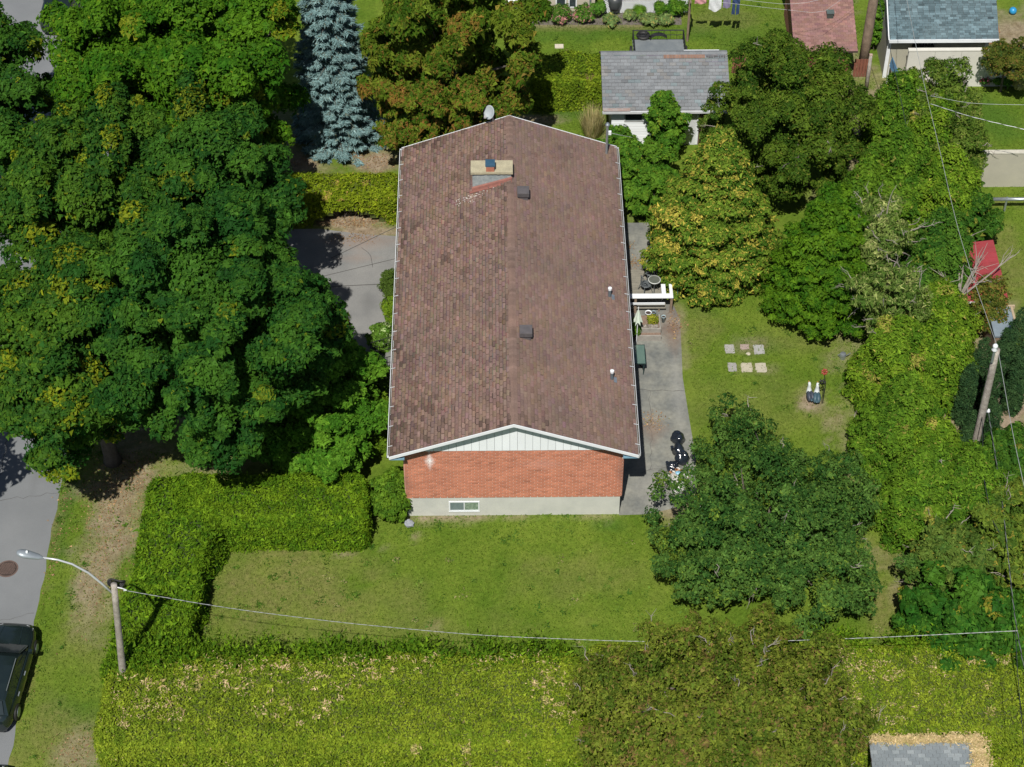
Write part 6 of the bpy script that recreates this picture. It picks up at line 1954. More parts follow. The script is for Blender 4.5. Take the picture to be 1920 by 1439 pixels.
mm.build('lid', mat('rusty_iron', (0.15, 0.10, 0.085), (0.10, 0.07, 0.06), scale=12, rough=0.85, tint=True), mh)

# ------------------------------------------------------------------ parked cars
M_CAR = mat('dark_car_paint', (0.012, 0.02, 0.02), (0.010, 0.017, 0.018), rough=0.12, spec=0.8)
M_CGLASS = mat('car_glass', (0.012, 0.018, 0.018), (0.02, 0.028, 0.028), rough=0.05, spec=0.9)


def make_car(label, loc):
    t = thing('parked_car', label, 'car', (0, 0, 0), 'dark cars parked along the verge')
    Y = np.array((-2.22, -2.16, -1.95, -1.5, -0.9, -0.2, 0.5, 1.0, 1.5, 1.95, 2.2, 2.3))
    HWd = np.array((0.56, 0.70, 0.81, 0.87, 0.90, 0.91, 0.91, 0.90, 0.88, 0.80, 0.64, 0.46))
    ZT = np.array((0.70, 0.90, 0.96, 0.98, 0.97, 0.96, 0.95, 0.94, 0.88, 0.80, 0.70, 0.58))
    prof = ((0.93, 0.0), (1.0, 0.22), (1.0, 0.55), (0.97, 0.8), (0.90, 0.97), (0.6, 1.02), (0.0, 1.035))
    vs, fs = [], []
    n = len(prof) * 2 - 1
    for y, hw, zt in zip(Y, HWd, ZT):
        ring = [(hw * a, y, 0.24 + (zt - 0.24) * b) for a, b in prof]
        ring += [(-x, yy, z) for (x, yy, z) in ring[-2::-1]]
        vs += ring
    for i in range(len(Y) - 1):
        for k in range(n - 1):
            fs.append((i * n + k, (i + 1) * n + k, (i + 1) * n + k + 1, i * n + k + 1))
        fs.append((i * n + n - 1, (i + 1) * n + n - 1, (i + 1) * n, i * n))
    fs.append(tuple(range(n)))
    fs.append(tuple((len(Y) - 1) * n + k for k in range(n))[::-1])
    MB().add(vs, fs).build('body', M_CAR, t, True)
    # cabin
    cy = np.array((-1.98, -1.62, -1.0, -0.2, 0.25, 1.02))
    cz = np.array((0.97, 1.36, 1.45, 1.45, 1.38, 0.95))
    cw = np.array((0.74, 0.64, 0.66, 0.66, 0.65, 0.76))
    vs, fs = [], []
    for y, z, w_ in zip(cy, cz, cw):
        vs += [(0.80, y, 0.93), (w_ + 0.02, y, z - 0.05), (w_ - 0.06, y, z), (0, y, z + 0.02), (-w_ + 0.06, y, z), (-w_ - 0.02, y, z - 0.05), (-0.80, y, 0.93)]
    for i in range(len(cy) - 1):
        for k in range(6):
            fs.append((i * 7 + k, (i + 1) * 7 + k, (i + 1) * 7 + k + 1, i * 7 + k + 1))
    fs += [tuple(range(7)), tuple(35 + k for k in range(7))[::-1]]
    MB().add(vs, fs).build('cabin', M_CAR, t)
    for s in (1, -1):
        for (ya, yb, za, zb) in ((-0.42, 0.55, 1.36, 1.20), (-1.30, -0.5, 1.30, 1.36)):
            wb = 0.665
            q = [(s * 0.812, ya, 0.97), (s * 0.812, yb + (0.28 if yb > 0 else 0), 0.97), (s * (0.70 if yb > 0 else wb + 0.035), yb - (0.05 if yb > 0 else 0), zb), (s * (wb + 0.035), ya + 0.02, za)]
            q2 = [(x - s * 0.015, y, z) for (x, y, z) in q]
            MB().hexa((q2 + q) if s > 0 else (q + q2)).build('side_window', M_CGLASS, t)
        MB().hexa([(s * 0.88, 0.72, 0.92), (s * 1.02, 0.74, 0.94), (s * 1.03, 0.86, 0.94), (s * 0.88, 0.88, 0.92), (s * 0.88, 0.72, 1.05), (s * 1.02, 0.74, 1.06), (s * 1.02, 0.84, 1.06), (s * 0.88, 0.86, 1.05)]).build('mirror', M_CAR, t)
        for yh in (-0.05, -0.95):
            MB().box(min(s * 0.892, s * 0.93), max(s * 0.892, s * 0.93), yh - 0.09, yh + 0.09, 0.80, 0.835).build('door_handle', M_STEEL, t)
        MB().hexa([(s * 0.44, 2.17, 0.60), (s * 0.74, 2.02, 0.62), (s * 0.74, 1.90, 0.62), (s * 0.44, 2.04, 0.60), (s * 0.44, 2.16, 0.725), (s * 0.73, 1.99, 0.76), (s * 0.73, 1.88, 0.80), (s * 0.44, 2.03, 0.77)]).build('headlight', mat('headlight_lens', (0.5, 0.53, 0.55), (0.4, 0.42, 0.44), rough=0.15), t)
        MB().box(s * 0.66 - 0.015, s * 0.66 + 0.015, -1.3, 0.1, 1.46, 1.49).build('roof_rail', mat('dark_rail', (0.12, 0.14, 0.145), rough=0.4), t)
        for yw in (1.42, -1.38):
            w_ = MB().lathe([(0.2, 0), (0.29, 0.01), (0.32, 0.05), (0.32, 0.16), (0.29, 0.2), (0.2, 0.2)], (0, 0, 0), 20, axis=roty(math.pi / 2))
            w_.v = [(p[0] + (0.72 if s > 0 else -0.92), p[1] + yw, p[2] + 0.325) for p in w_.v]
            w_ = w_.build('wheel', M_BLACK, t, True)
            r_ = MB().lathe([(0.195, 0), (0.19, 0.012), (0.05, 0.02)], (0, 0, 0), 14, axis=roty(s * math.pi / 2))
            r_.v = [(p[0] + s * 0.921, p[1] + yw, p[2] + 0.325) for p in r_.v]
            r_.build('rim', M_STEEL, w_)
    MB().hexa([(-0.70, 0.42, 1.355), (0.70, 0.42, 1.355), (0.80, 1.03, 1.0), (-0.80, 1.03, 1.0), (-0.64, 0.40, 1.405), (0.64, 0.40, 1.405), (0.74, 1.05, 1.01), (-0.74, 1.05, 1.01)]).build('windscreen', M_CGLASS, t)
    MB().hexa([(-0.66, -1.99, 1.0), (0.66, -1.99, 1.0), (0.58, -1.66, 1.36), (-0.58, -1.66, 1.36), (-0.66, -2.01, 1.01), (0.66, -2.01, 1.01), (0.58, -1.69, 1.38), (-0.58, -1.69, 1.38)][0:8]).build('rear_window', M_CGLASS, t)
    wp_ = MB()
    wp_.tube([(-0.55, 1.07, 1.0), (0.1, 1.0, 1.035)], 0.012, 5).tube([(0.1, 1.07, 1.0), (0.65, 1.0, 1.03)], 0.012, 5)
    wp_.build('wiper', M_DARKMETAL, t)
    for k in (-0.45, 0.45):
        MB().beam((k, 1.1, 0.975), (k * 0.75, 2.02, 0.80), 0.02, 0.02).build('bonnet_crease', M_CAR, t)
    t.location = loc
    return t


def copy_tree(o, parent=None):
    c_ = o.copy()
    COL.objects.link(c_)
    c_.parent = parent
    for ch_ in list(o.children):
        copy_tree(ch_, c_)
    return c_


fr = at(30, 1168, 0.75)
sdx = at(62, 1215, 0.8)[0]
car_x = sdx - 0.90
car1 = make_car('dark car parked on the street beside the street lamp', (car_x - 0.12, fr[1] - 2.2, 0))
car1.rotation_euler = (0, 0, -0.085)
car2 = copy_tree(car1)
car2['label'] = 'dark car parked behind the car next to the street lamp, only its bonnet in view'
fr2 = at(10, 1428, 0.75)
car2.location = (car_x - 0.05, fr2[1] - 2.28, 0)
car3 = copy_tree(car1)
car3['label'] = 'dark car half hidden under the maples in the top corner'
c3 = at(90, 5, 0.8)
car3.location = (c3[0] + 0.75, c3[1] + 0.4, 0)

# ------------------------------------------------------------------ deck and patio things
dk = thing('raised_deck', 'low raised deck with white board benches beside the house', 'deck', (5.3, 12.2, 0))
DZ = 0.5
dx0, dx1, dy0, dy1 = 4.05, 6.35, at(1200, 560, DZ)[1], at(1200, 508, DZ)[1]
M_DPL = mat('deck_plank', (0.24, 0.225, 0.185), (0.19, 0.18, 0.15), scale=4, rough=0.9, tint=True, grain=0.15, gscale=25)
MB().box(dx0, dx1, dy0 + 0.05, dy1, 0.02, DZ - 0.04).build('deck_base', M_DARKW, dk)
y = dy0
while y < dy1:
    g = RNG.uniform(0.88, 1.08)
    MB().box(dx0, dx1, y, y + 0.132, DZ - 0.035, DZ, (g, g, g)).build('plank', M_DPL, dk)
    y += 0.14
zb_ = 0.95
bx1 = at(1262, 553, zb_)[0]
by0_, by1_ = at(1200, 559, zb_)[1], at(1200, 551, zb_)[1]
MB().box(4.1, bx1, by0_, by1_, zb_ - 0.04, zb_).build('bench_board', M_WHITE, dk)
MB().box(4.1, bx1 - 0.35, by0_ - 0.06, by0_ - 0.03, zb_ - 0.35, zb_ - 0.24).build('bench_board', M_WHITE, dk)
ye_ = at(1245, 533, zb_)[1]
a, b = at(1240, 542, zb_)[0], at(1248, 542, zb_)[0]
MB().box(a, b, by1_ + 0.004, ye_, zb_ - 0.04, zb_).build('bench_board', M_WHITE, dk)
a2 = at(1255, 542, zb_)[0]
MB().box(a2, bx1, by1_ + 0.004, ye_, zb_ - 0.041, zb_).build('bench_board', M_WHITE, dk)
for (x, y) in ((4.2, by0_ + 0.1), (5.2, by0_ + 0.1), (bx1 - 0.06, by0_ + 0.1), (bx1 - 0.06, ye_ - 0.06)):
    MB().box(x - 0.05, x + 0.05, y - 0.05, y + 0.05, 0, zb_ - 0.042).build('post', M_REDBROWN if False else M_BROWNPOLE, dk)
ys_ = at(1210, 573, 0.25)[1]
MB().box(4.15, at(1248, 573, 0.25)[0], ys_ - 0.16, ys_ + 0.16, 0.2, 0.26).build('step', M_DPL, dk)
MB().box(4.25, 4.31, ys_ - 0.14, ys_ + 0.14, 0, 0.2).box(6.2, 6.26, ys_ - 0.14, ys_ + 0.14, 0, 0.2).build('step_leg', M_BROWNPOLE, dk)

M_IRON = mat('cast_metal_grey', (0.10, 0.115, 0.125), (0.16, 0.18, 0.19), scale=14, rough=0.5, metal=0.3)


def make_chair(label, loc, rz, dark=False):
    t = thing('garden_chair', label, 'chair', (0, 0, 0), 'cast metal chairs on the deck')
    MB().lathe([(0.05, 0.43), (0.22, 0.43), (0.235, 0.45), (0.22, 0.47), (0.05, 0.465)], (0, 0, 0), 16).build('seat', M_IRON, t)
    bk = MB()
    arc_ = [(0.23 * math.cos(a_), 0.23 * math.sin(a_)) for a_ in np.linspace(0.15, math.pi - 0.15, 9)]
    bk.tube([(x, y, 0.47 + 0.42 * math.sin(math.pi * i / 8) + 0.12) for i, (x, y) in enumerate(arc_)], 0.016, 6)
    for i, (x, y) in enumerate(arc_):
        bk.tube([(x * 0.95, y * 0.95, 0.46), (x, y, 0.47 + 0.42 * math.sin(math.pi * i / 8) + 0.12)], 0.012, 5)
    for k in range(3):
        bk.tube([(x * 0.99, y * 0.99, 0.52 + 0.11 * k) for (x, y) in arc_[1:-1]], 0.01, 5)
    bk.build('backrest', M_IRON, t)
    for (x, y) in ((0.17, -0.15), (-0.17, -0.15), (0.17, 0.15), (-0.17, 0.15)):
        MB().tube([(x, y, 0.43), (x * 1.2, y * 1.2, 0.25), (x * 1.5, y * 1.5, 0.0)], 0.016, 6).build('leg', M_IRON, t)
    t.location = tuple(loc)
    t.rotation_euler = (0, 0, rz)
    return t


def on_deck(px, py, dz=0.45):
    p = at(px, py, DZ + dz)
    return (p[0], p[1], DZ)


ch1 = make_chair('cast metal chair between the glass table and the house', on_deck(1211, 533), 2.0)
for (px, py, rz, lb) in ((1219, 511, 0.3, 'cast metal chair behind the round glass table'), (1228, 498, -0.6, 'cast metal chair half under the golden thuja')):
    c_ = copy_tree(ch1)
    c_['label'] = lb
    c_.location = on_deck(px, py)
    c_.rotation_euler = (0, 0, rz)
tl = on_deck(1227, 525, 0.7)
tb_ = thing('glass_table', 'small round glass garden table with a pale rim on the deck', 'table', tl)
MB().lathe([(0.235, DZ + 0.69), (0.27, DZ + 0.69), (0.275, DZ + 0.705), (0.27, DZ + 0.72), (0.24, DZ + 0.72)], (tl[0], tl[1], 0), 28, caps=(False, False)).build('rim', mat('pale_rim', (0.5, 0.52, 0.5), rough=0.4), tb_, True)
MB().lathe([(0.234, DZ + 0.698), (0.234, DZ + 0.708)], (tl[0], tl[1], 0), 28).build('table_top', mat('dim_glass', (0.09, 0.10, 0.09), (0.13, 0.14, 0.12), scale=7, rough=0.1), tb_)
for k in range(3):
    t_ = 0.5 + 2.094 * k
    MB().tube([(tl[0] + 0.2 * math.cos(t_), tl[1] + 0.2 * math.sin(t_), DZ + 0.69), (tl[0] + 0.1 * math.cos(t_), tl[1] + 0.1 * math.sin(t_), DZ + 0.35), (tl[0] + 0.26 * math.cos(t_), tl[1] + 0.26 * math.sin(t_), DZ)], 0.015, 6).build('leg', M_IRON, tb_)
c = at(1228, 500, 0.4)
rl = thing('recliner', 'dark folded recliner half under the golden thuja', 'chair', (c[0], c[1], 0))
MB().hexa([(c[0] - 0.25, c[1] - 0.3, 0.5), (c[0] + 0.3, c[1] - 0.35, 0.5), (c[0] + 0.3, c[1] + 0.35, 0.62), (c[0] - 0.25, c[1] + 0.4, 0.62), (c[0] - 0.25, c[1] - 0.3, 0.58), (c[0] + 0.3, c[1] - 0.35, 0.58), (c[0] + 0.3, c[1] + 0.35, 0.70), (c[0] - 0.25, c[1] + 0.4, 0.70)]).build('seat', mat('dark_cushion', (0.05, 0.055, 0.075), (0.03, 0.03, 0.045), scale=6, rough=0.7), rl)
MB().hexa([(c[0] - 0.25, c[1] + 0.405, 0.62), (c[0] + 0.3, c[1] + 0.355, 0.62), (c[0] + 0.3, c[1] + 0.5, 1.1), (c[0] - 0.25, c[1] + 0.55, 1.1), (c[0] - 0.25, c[1] + 0.405, 0.72), (c[0] + 0.3, c[1] + 0.355, 0.72), (c[0] + 0.3, c[1] + 0.46, 1.14), (c[0] - 0.25, c[1] + 0.51, 1.14)]).build('backrest', MATS['dark_cushion'], rl)
for (x, y) in ((-0.2, -0.25), (0.25, -0.3), (-0.2, 0.3), (0.25, 0.25)):
    MB().tube([(c[0] + x, c[1] + y, 0.52), (c[0] + x, c[1] + y, 0)], 0.018, 6).build('leg', M_STEEL, rl)

# pots and planter in front of the deck
def pot(px, py, r, h, m, label, name='plant_pot', cat='pot', plant=None):
    c_ = at(px, py, 0)
    t = thing(name, label, cat, (c_[0], c_[1], 0), 'pots in front of the deck')
    MB().lathe([(r * 0.75, 0), (r, h * 0.9), (r * 1.06, h * 0.92), (r * 1.06, h), (r * 0.92, h), (r * 0.88, h * 0.8)], (c_[0], c_[1], 0), 18, caps=(True, False)).build('pot', m, t, True)
    MB().lathe([(r * 0.86, h * 0.87), (0.01, h * 0.875)], (c_[0], c_[1], 0), 14).build('soil', mat('potting_soil', (0.05, 0.035, 0.03), rough=0.95), t)
    if plant:
        rng_ = np.random.default_rng(int(px))
        pp = np.array((c_[0], c_[1], h)) + rng_.normal(0, 1, (90, 3)) * (r * 0.7, r * 0.7, 0.08) + (0, 0, 0.08)
        quads('leaves', leaf_quads(pp, np.tile((0, 0, 1.0), (90, 1)), 0.12, 0.06, rng_), tints(pp, np.zeros(90, int), rng_, *plant), LEAF, t)
    return t


pot(1215, 596, 0.135, 0.32, M_WHITE, 'white bucket planter in front of the deck')
pot(1225, 594, 0.09, 0.28, mat('blue_grey_plastic', (0.22, 0.31, 0.36), rough=0.4), 'slim blue grey pot beside the white bucket')
pot(1243.5, 604, 0.09, 0.34, mat('pale_blue_glaze', (0.35, 0.45, 0.48), (0.28, 0.37, 0.4), scale=8, rough=0.3), 'tall pale blue vase at the end of the planter box')
pot(1208, 568, 0.1, 0.2, M_FOUND, 'small pale stone pot under the white bench board')
pot(1236, 570, 0.1, 0.2, M_TINMATT, 'small white pot under the white bench board, beside the bench end')
ax0, ax1 = at(1194, 625, 0.4)[0], at(1240, 625, 0.4)[0]
ay0, ay1 = at(1215, 640, 0.0)[1], at(1215, 590, 0.4)[1]
pl = thing('planter_box', 'weathered wooden planter box with flowers beside the house', 'planter', ((ax0 + ax1) / 2, ay0 + 0.4, 0))
MB().box(ax0, ax1, ay0, ay0 + 0.06, 0.0, 0.30).build('board', mat('grey_board', (0.33, 0.31, 0.28), (0.25, 0.235, 0.21), scale=5, rough=0.9, grain=0.15), pl)
MB().box(ax0, ax1, ay0 + 0.30, ay0 + 0.36, 0.0, 0.42).build('board', MATS['grey_board'], pl)
MB().box(ax0, ax0 + 0.05, ay0 + 0.365, ay1, 0.0, 0.40).build('board', MATS['grey_board'], pl)
MB().box(ax1 - 0.05, ax1, ay0 + 0.365, ay1, 0.0, 0.40).build('board', MATS['grey_board'], pl)
MB().box(ax0 + 0.052, ax1 - 0.052, ay0 + 0.362, ay1, 0.02, 0.34).box(ax0 + 0.01, ax1 - 0.01, ay0 + 0.062, ay0 + 0.298, 0.02, 0.2).build('soil', mat('bed_earth', (0.16, 0.11, 0.085), (0.24, 0.17, 0.13), scale=16, rough=0.95), pl)
lg = MB()
lp_ = [(ax0 + 0.1 + (ax1 - ax0 - 0.2) * k / 8, ay0 + 0.47 + 0.03 * math.sin(k * 1.9), 0.40 + 0.03 * math.sin(k * 2.7)) for k in range(9)]
lg.tube(lp_, [0.07, 0.09, 0.08, 0.1, 0.085, 0.1, 0.08, 0.09, 0.06], 8)
lg.build('log', mat('bleached_log', (0.36, 0.33, 0.28), (0.12, 0.10, 0.09), scale=11, rough=0.95), pl)
rng = np.random.default_rng(500)
pp = np.c_[rng.uniform(ax0 + 0.5, ax1 - 0.1, 420), rng.uniform(ay0 + 0.65, ay1 - 0.15, 420), rng.uniform(0.36, 0.56, 420)]
quads('flowers', leaf_quads(pp, np.tile((0, 0, 1.0), (420, 1)), 0.12, 0.06, rng), tints(pp, (np.arange(420) // 14), rng, (0.14, 0.19, 0.02), (0.3, 0.3, 0.03), acc=(0.5, 0.3, 0.2), accp=0.2), LEAF, pl)
round_tree('parsley_bush', 'lush green herb bush spilling over the planter box by the eave', 'plant', 1191, 612, 0.5, 10, 0.35, 501, BSH, rc=0.16, ry=0.4, dens=420, L=0.09, Wd=0.07, trunk_r=0.02, sat=1)
# parasol and green glass table
c = at(1193, 650, 0.0)
pa = thing('folded_parasol', 'folded pale green parasol tucked under the eave', 'parasol', (c[0] + 0.02, c[1] + 0.25, 0))
px_, py_ = c[0] + 0.02, c[1] + 0.25
MB().tube([(px_, py_, 0), (px_, py_, 2.05)], 0.02, 8).build('pole', M_WHITE, pa)
um = MB()
nn = 12
vs = [(px_, py_, 1.98)]
for k in range(nn):
    t_ = 2 * math.pi * k / nn
    rr = 0.22 if k % 2 == 0 else 0.12
    vs.append((px_ + rr * math.cos(t_), py_ + rr * math.sin(t_), 1.15 + (0.12 if k % 2 else 0)))
um.add(vs, [(0, 1 + k, 1 + (k + 1) % nn) for k in range(nn)])
um.build('canopy', mat('pale_green_cloth', (0.55, 0.66, 0.55), (0.65, 0.72, 0.64), scale=6, rough=0.8), pa)
a, b = at(1184, 648, 0.7), at(1210, 682, 0.7)
gtb = thing('glass_table', 'rectangular green glass patio table partly under the eave', 'table', ((a[0] + b[0]) / 2, (a[1] + b[1]) / 2, 0))
MB().box(a[0], b[0], b[1], a[1], 0.695, 0.708).build('table_top', mat('green_glass', (0.12, 0.185, 0.155), (0.09, 0.15, 0.13), scale=3, rough=0.1, spec=0.7), gtb)
fm = MB()
fm.box(a[0] - 0.03, b[0] + 0.03, b[1] - 0.03, b[1] - 0.002, 0.685, 0.715).box(a[0] - 0.03, b[0] + 0.03, a[1] + 0.002, a[1] + 0.03, 0.685, 0.715).box(a[0] - 0.03, a[0] - 0.002, b[1], a[1], 0.686, 0.715).box(b[0] + 0.002, b[0] + 0.03, b[1], a[1], 0.686, 0.715)
fm.build('frame', mat('dark_green_metal', (0.03, 0.06, 0.055), rough=0.4), gtb)
for (x, y) in ((a[0] + 0.05, b[1] + 0.05), (b[0] - 0.05, b[1] + 0.05), (a[0] + 0.05, a[1] - 0.05), (b[0] - 0.05, a[1] - 0.05)):
    MB().tube([(x, y, 0.684), (x, y, 0.0)], 0.02, 6).build('leg', MATS['dark_green_metal'], gtb)
c0, c1 = at(1197, 680, 0.02), at(1206, 694, 0.02)
single('garden_hose', MB().tube([(c0[0], c0[1], 0.03), ((c0[0] + c1[0]) / 2 - 0.02, (c0[1] + c1[1]) / 2 + 0.08, 0.03), (c1[0] - 0.02, c1[1] + 0.1, 0.03), (c1[0], c1[1], 0.03)], 0.022, 6), M_BLACK, 'short dark hose end curling out from under the green glass table', 'hose', (c0[0], c0[1], 0))
c = at(1269, 565, 0)
single('garden_stake', MB().tube([(c[0], c[1], -0.05), (c[0], c[1], 1.15)], 0.022, 8).lathe([(0.035, 1.14), (0.035, 1.18), (0.01, 1.21)], (c[0], c[1], 0), 8), mat('green_stake_paint', (0.05, 0.2, 0.16), rough=0.5), 'thin green stake standing at the lawn edge by the deck', 'stake', (c[0], c[1], 0))

# rubbish bags
M_BAG = mat('black_plastic_film', (0.012, 0.016, 0.024), (0.018, 0.024, 0.034), scale=5, rough=0.16, spec=0.9, bump=1.0, bscale=9)
bl_ = [(1270, 822, 0.30, 'shiny black rubbish bag at the top of the heap on the patio'), (1271, 843, 0.27, 'black rubbish bag with a pointed tied corner, second in the heap'), (1279, 857, 0.26, 'black rubbish bag half under the apple tree, third in the heap'), (1262, 872, 0.24, 'flattened black rubbish bag beside the heap of scraps')]
for i, (px, py, r, lb) in enumerate(bl_):
    c = at(px, py, 0.2)
    t = thing('rubbish_bag', lb, 'rubbish bag', (c[0], c[1], 0), 'black rubbish bags at the end of the patio')
    b = MB().ell((0, 0, 0), (r, r * 0.92, 0.27 if i < 3 else 0.16), 22, 14)
    rng = np.random.default_rng(600 + i)
    P = np.array(b.v)
    wv = waves(P * 3.2, 600 + i) * 0.12 + waves(P * 8, 620 + i) * 0.07
    P = P + norm(P) * wv[:, None] + rng.normal(0, 0.004, P.shape)
    P[:, 2] = np.maximum(P[:, 2], -0.17) + (0.20 if i < 3 else 0.13)
    b.v = [tuple(p + (c[0], c[1], 0.0)) for p in P]
    b.build('bag', M_BAG, t, True)
    kx = -0.30 if i in (1, 3) else 0.03
    MB().lathe([(0.05, 0), (0.025, 0.04), (0.06, 0.1), (0.075, 0.14)], (c[0] + kx * 0.8, c[1], 0.40 if i not in (1, 3) else 0.22), 8).build('knot', M_BAG, t)
# heap of scraps
c = at(1272, 905, 0.0)
sc_ = thing('scrap_heap', 'heap of crumpled white and rust coloured scraps under the apple tree', 'scrap heap', (c[0], c[1], 0))
rng = np.random.default_rng(650)
MB().ell((c[0], c[1], 0.02), (0.36, 0.58, 0.36), 16, 10, noise=0.06).build('sack', mat('clear_sack', (0.55, 0.55, 0.52), (0.4, 0.4, 0.38), scale=6, rough=0.5), sc_)
svar = {}
for k in range(120):
    a_, q = rng.uniform(0, 6.28), math.sqrt(rng.uniform(0, 1))
    x, y = 0.42 * q * math.cos(a_), 0.66 * q * math.sin(a_)
    z = 0.36 * math.sqrt(max(0.02, 1 - q * q)) + rng.uniform(0, 0.05)
    col = (0.78, 0.77, 0.74) if rng.random() < 0.66 else ((0.45, 0.2, 0.08) if y > 0.2 else ((0.45, 0.36, 0.3) if rng.random() < 0.7 else (0.1, 0.1, 0.12)))
    key = (col, int(rng.integers(4)))
    if key not in svar:
        s_ = 0.07
        svar[key] = MB().add([rng.uniform(-s_, s_, 3) * (1, 1, 0.4) for _ in range(6)], [(0, 1, 2), (2, 3, 4), (0, 4, 5), (1, 3, 5)], col).mesh('scrap', M_TINMATT)
    o = bpy.data.objects.new('scrap', svar[key])
    COL.objects.link(o)
    o.parent = sc_
    o.location = (x, y, z)
    o.rotation_euler = tuple(rng.uniform(-0.8, 0.8, 2)) + (rng.uniform(0, 6.28),)
MB().ell((c[0] - 0.02, c[1] + 0.14, 0.42), (0.12, 0.1, 0.05), 12, 8).build('blue_lid', mat('sky_blue_plastic', (0.25, 0.5, 0.68), rough=0.4), sc_)

# stepping stones
st_ = [(1368, 655, 18, 17, (0.36, 0.35, 0.33), 'grey square stepping stone nearest the golden thuja, in the far row'), (1396, 651, 16, 10, (0.36, 0.28, 0.25), 'pinkish half-grown stepping stone in the middle of the far row'), (1423, 656, 20, 18, (0.36, 0.36, 0.35), 'grey stepping stone at the end of the far row'),
       (1373, 689, 16, 17, (0.33, 0.32, 0.31), 'smaller grey stepping stone at the start of the near row'), (1400, 690, 21, 18, (0.46, 0.42, 0.32), 'cream stepping stone in the middle of the near row'), (1427, 690, 20, 18, (0.45, 0.415, 0.33), 'cream stepping stone at the end of the near row')]
for i, (px, py, w, h, col, lb) in enumerate(st_):
    c = at(px, py, 0)
    k = ppm(c)
    hw, hh = w / k / 2, h / k / 2 / 0.74
    rng = np.random.default_rng(700 + i)
    poly = []
    for (sx, sy_) in ((-1, -1), (1, -1), (1, 1), (-1, 1)):
        for f in np.linspace(-0.9, 0.7, 5):
            dx, dy = ((f, -1), (1, f), (-f, 1), (-1, -f))[((-1, -1), (1, -1), (1, 1), (-1, 1)).index((sx, sy_))]
            poly.append((c[0] + dx * hw + rng.normal(0, 0.010), c[1] + dy * hh + rng.normal(0, 0.010)))
    single('stepping_stone', MB().prism(poly, -0.02, 0.02, col), M_TINMATT, lb, 'stepping stone', (c[0], c[1], 0), 'stepping stones in the lawn')
c = at(1403, 664, 0)
single('stone_chip', MB().ell((c[0], c[1], 0.01), (0.1, 0.09, 0.03), 10, 6, noise=0.1, tint=(0.5, 0.46, 0.36)), M_TINMATT, 'small cream stone chip lying between the two rows of stepping stones', 'stone', (c[0], c[1], 0))
c = at(767, 985, 0)
single('garden_rock', MB().ell((c[0], c[1], 0.08), (0.2, 0.16, 0.2), 10, 7, noise=0.14, tint=(0.3, 0.32, 0.36)), M_TINMATT, 'grey rock beside the foundation at the front corner shrub', 'rock', (c[0], c[1], 0))

# goose statues
M_GW = mat('goose_white', (0.60, 0.64, 0.64), (0.5, 0.54, 0.55), scale=9, rough=0.6)
M_GB = mat('goose_dark_wing', (0.035, 0.075, 0.10), (0.06, 0.11, 0.14), scale=12, rough=0.5)
M_GO = mat('goose_bill', (0.5, 0.25, 0.06), rough=0.6)


def goose(label, px, py, rz, s=1.0, wm=None):
    c_ = at(px, py, 0)
    t = thing('goose_statue', label, 'statue', (0, 0, 0), 'goose statues on the lawn')
    me_ = bpy.data.meshes.new('body')
    J = [((0, -0.34, 0.30), 0.05), ((0, -0.2, 0.26), 0.13), ((0, 0.0, 0.25), 0.17), ((0, 0.16, 0.36), 0.155), ((0, 0.22, 0.52), 0.115), ((0, 0.23, 0.66), 0.085), ((0, 0.23, 0.78), 0.08), ((0, 0.29, 0.84), 0.085), ((0, 0.36, 0.83), 0.05)]
    me_.from_pydata([Vector(p) for p, _ in J], [(i, i + 1) for i in range(len(J) - 1)], [])
    me_.materials.append(M_GW)
    o_ = link('body', me_, t)
    sk = o_.modifiers.new('skin', 'SKIN')
    for i, (_, r) in enumerate(J):
        me_.skin_vertices[0].data[i].radius = (r, r)
    me_.skin_vertices[0].data[2].use_root = True
    o_.modifiers.new('sub', 'SUBSURF').render_levels = 2
    o_.modifiers['sub'].levels = 2
    for q in (-1, 1):
        MB().ell((q * 0.075, -0.13, 0.33), (0.125, 0.30, 0.19), 14, 9, R=rotz(q * 0.06) @ rotx(0.2)).build('wing', wm or M_GB, t, True)
        MB().tube([(q * 0.07, 0.02, 0.1), (q * 0.07, 0.05, 0.0)], 0.018, 6).build('leg', M_GO, t)
    MB().ell((0, -0.38, 0.33), (0.06, 0.12, 0.035), 10, 6).build('tail', M_GB, t, True)
    MB().tube([(0, 0.38, 0.83), (0, 0.46, 0.815), (0, 0.5, 0.81)], (0.028, 0.02, 0.008), 8).build('bill', M_GO, t, True)
    t.location = tuple(c_)
    t.rotation_euler = (0, 0, rz)
    t.scale = (s, s, s)
    return t


goose('white goose statue with dark slate wings, standing further from the iron stake', 1517, 748, 0.12, 0.82, mat('goose_slate_wing', (0.05, 0.06, 0.085), (0.035, 0.042, 0.06), scale=12, rough=0.5))
goose('white goose statue with dark teal wings, standing next to the iron stake', 1530, 751, -0.1, 0.86)
c = at(1542, 757, 0)
hk = atY(1546, 697, c[1])
hs = thing('flower_stake', 'black iron garden stake topped with a red metal flower', 'garden stake', c)
MB().tube([c - (0, 0, 0.1), (c[0] + 0.01, c[1], hk[2] * 0.6), (hk[0], c[1], hk[2] - 0.1)], 0.02, 6).build('pole', M_DARKMETAL, hs)
MB().tube([c - (0.05, 0, 0.1), (c[0] - 0.04, c[1], hk[2] * 0.62)], 0.012, 5).build('pole', M_DARKMETAL, hs)
zb2 = hk[2] * 0.68
for k in range(6):
    t_ = k * 1.047
    MB().ell((hk[0] - 0.02 + 0.09 * math.cos(t_), c[1] + 0.09 * math.sin(t_), zb2 + 0.02 * (k % 2)), (0.07, 0.035, 0.012), 8, 5, R=rotz(t_) @ roty(-0.3)).build('leaf', M_DARKMETAL, hs)
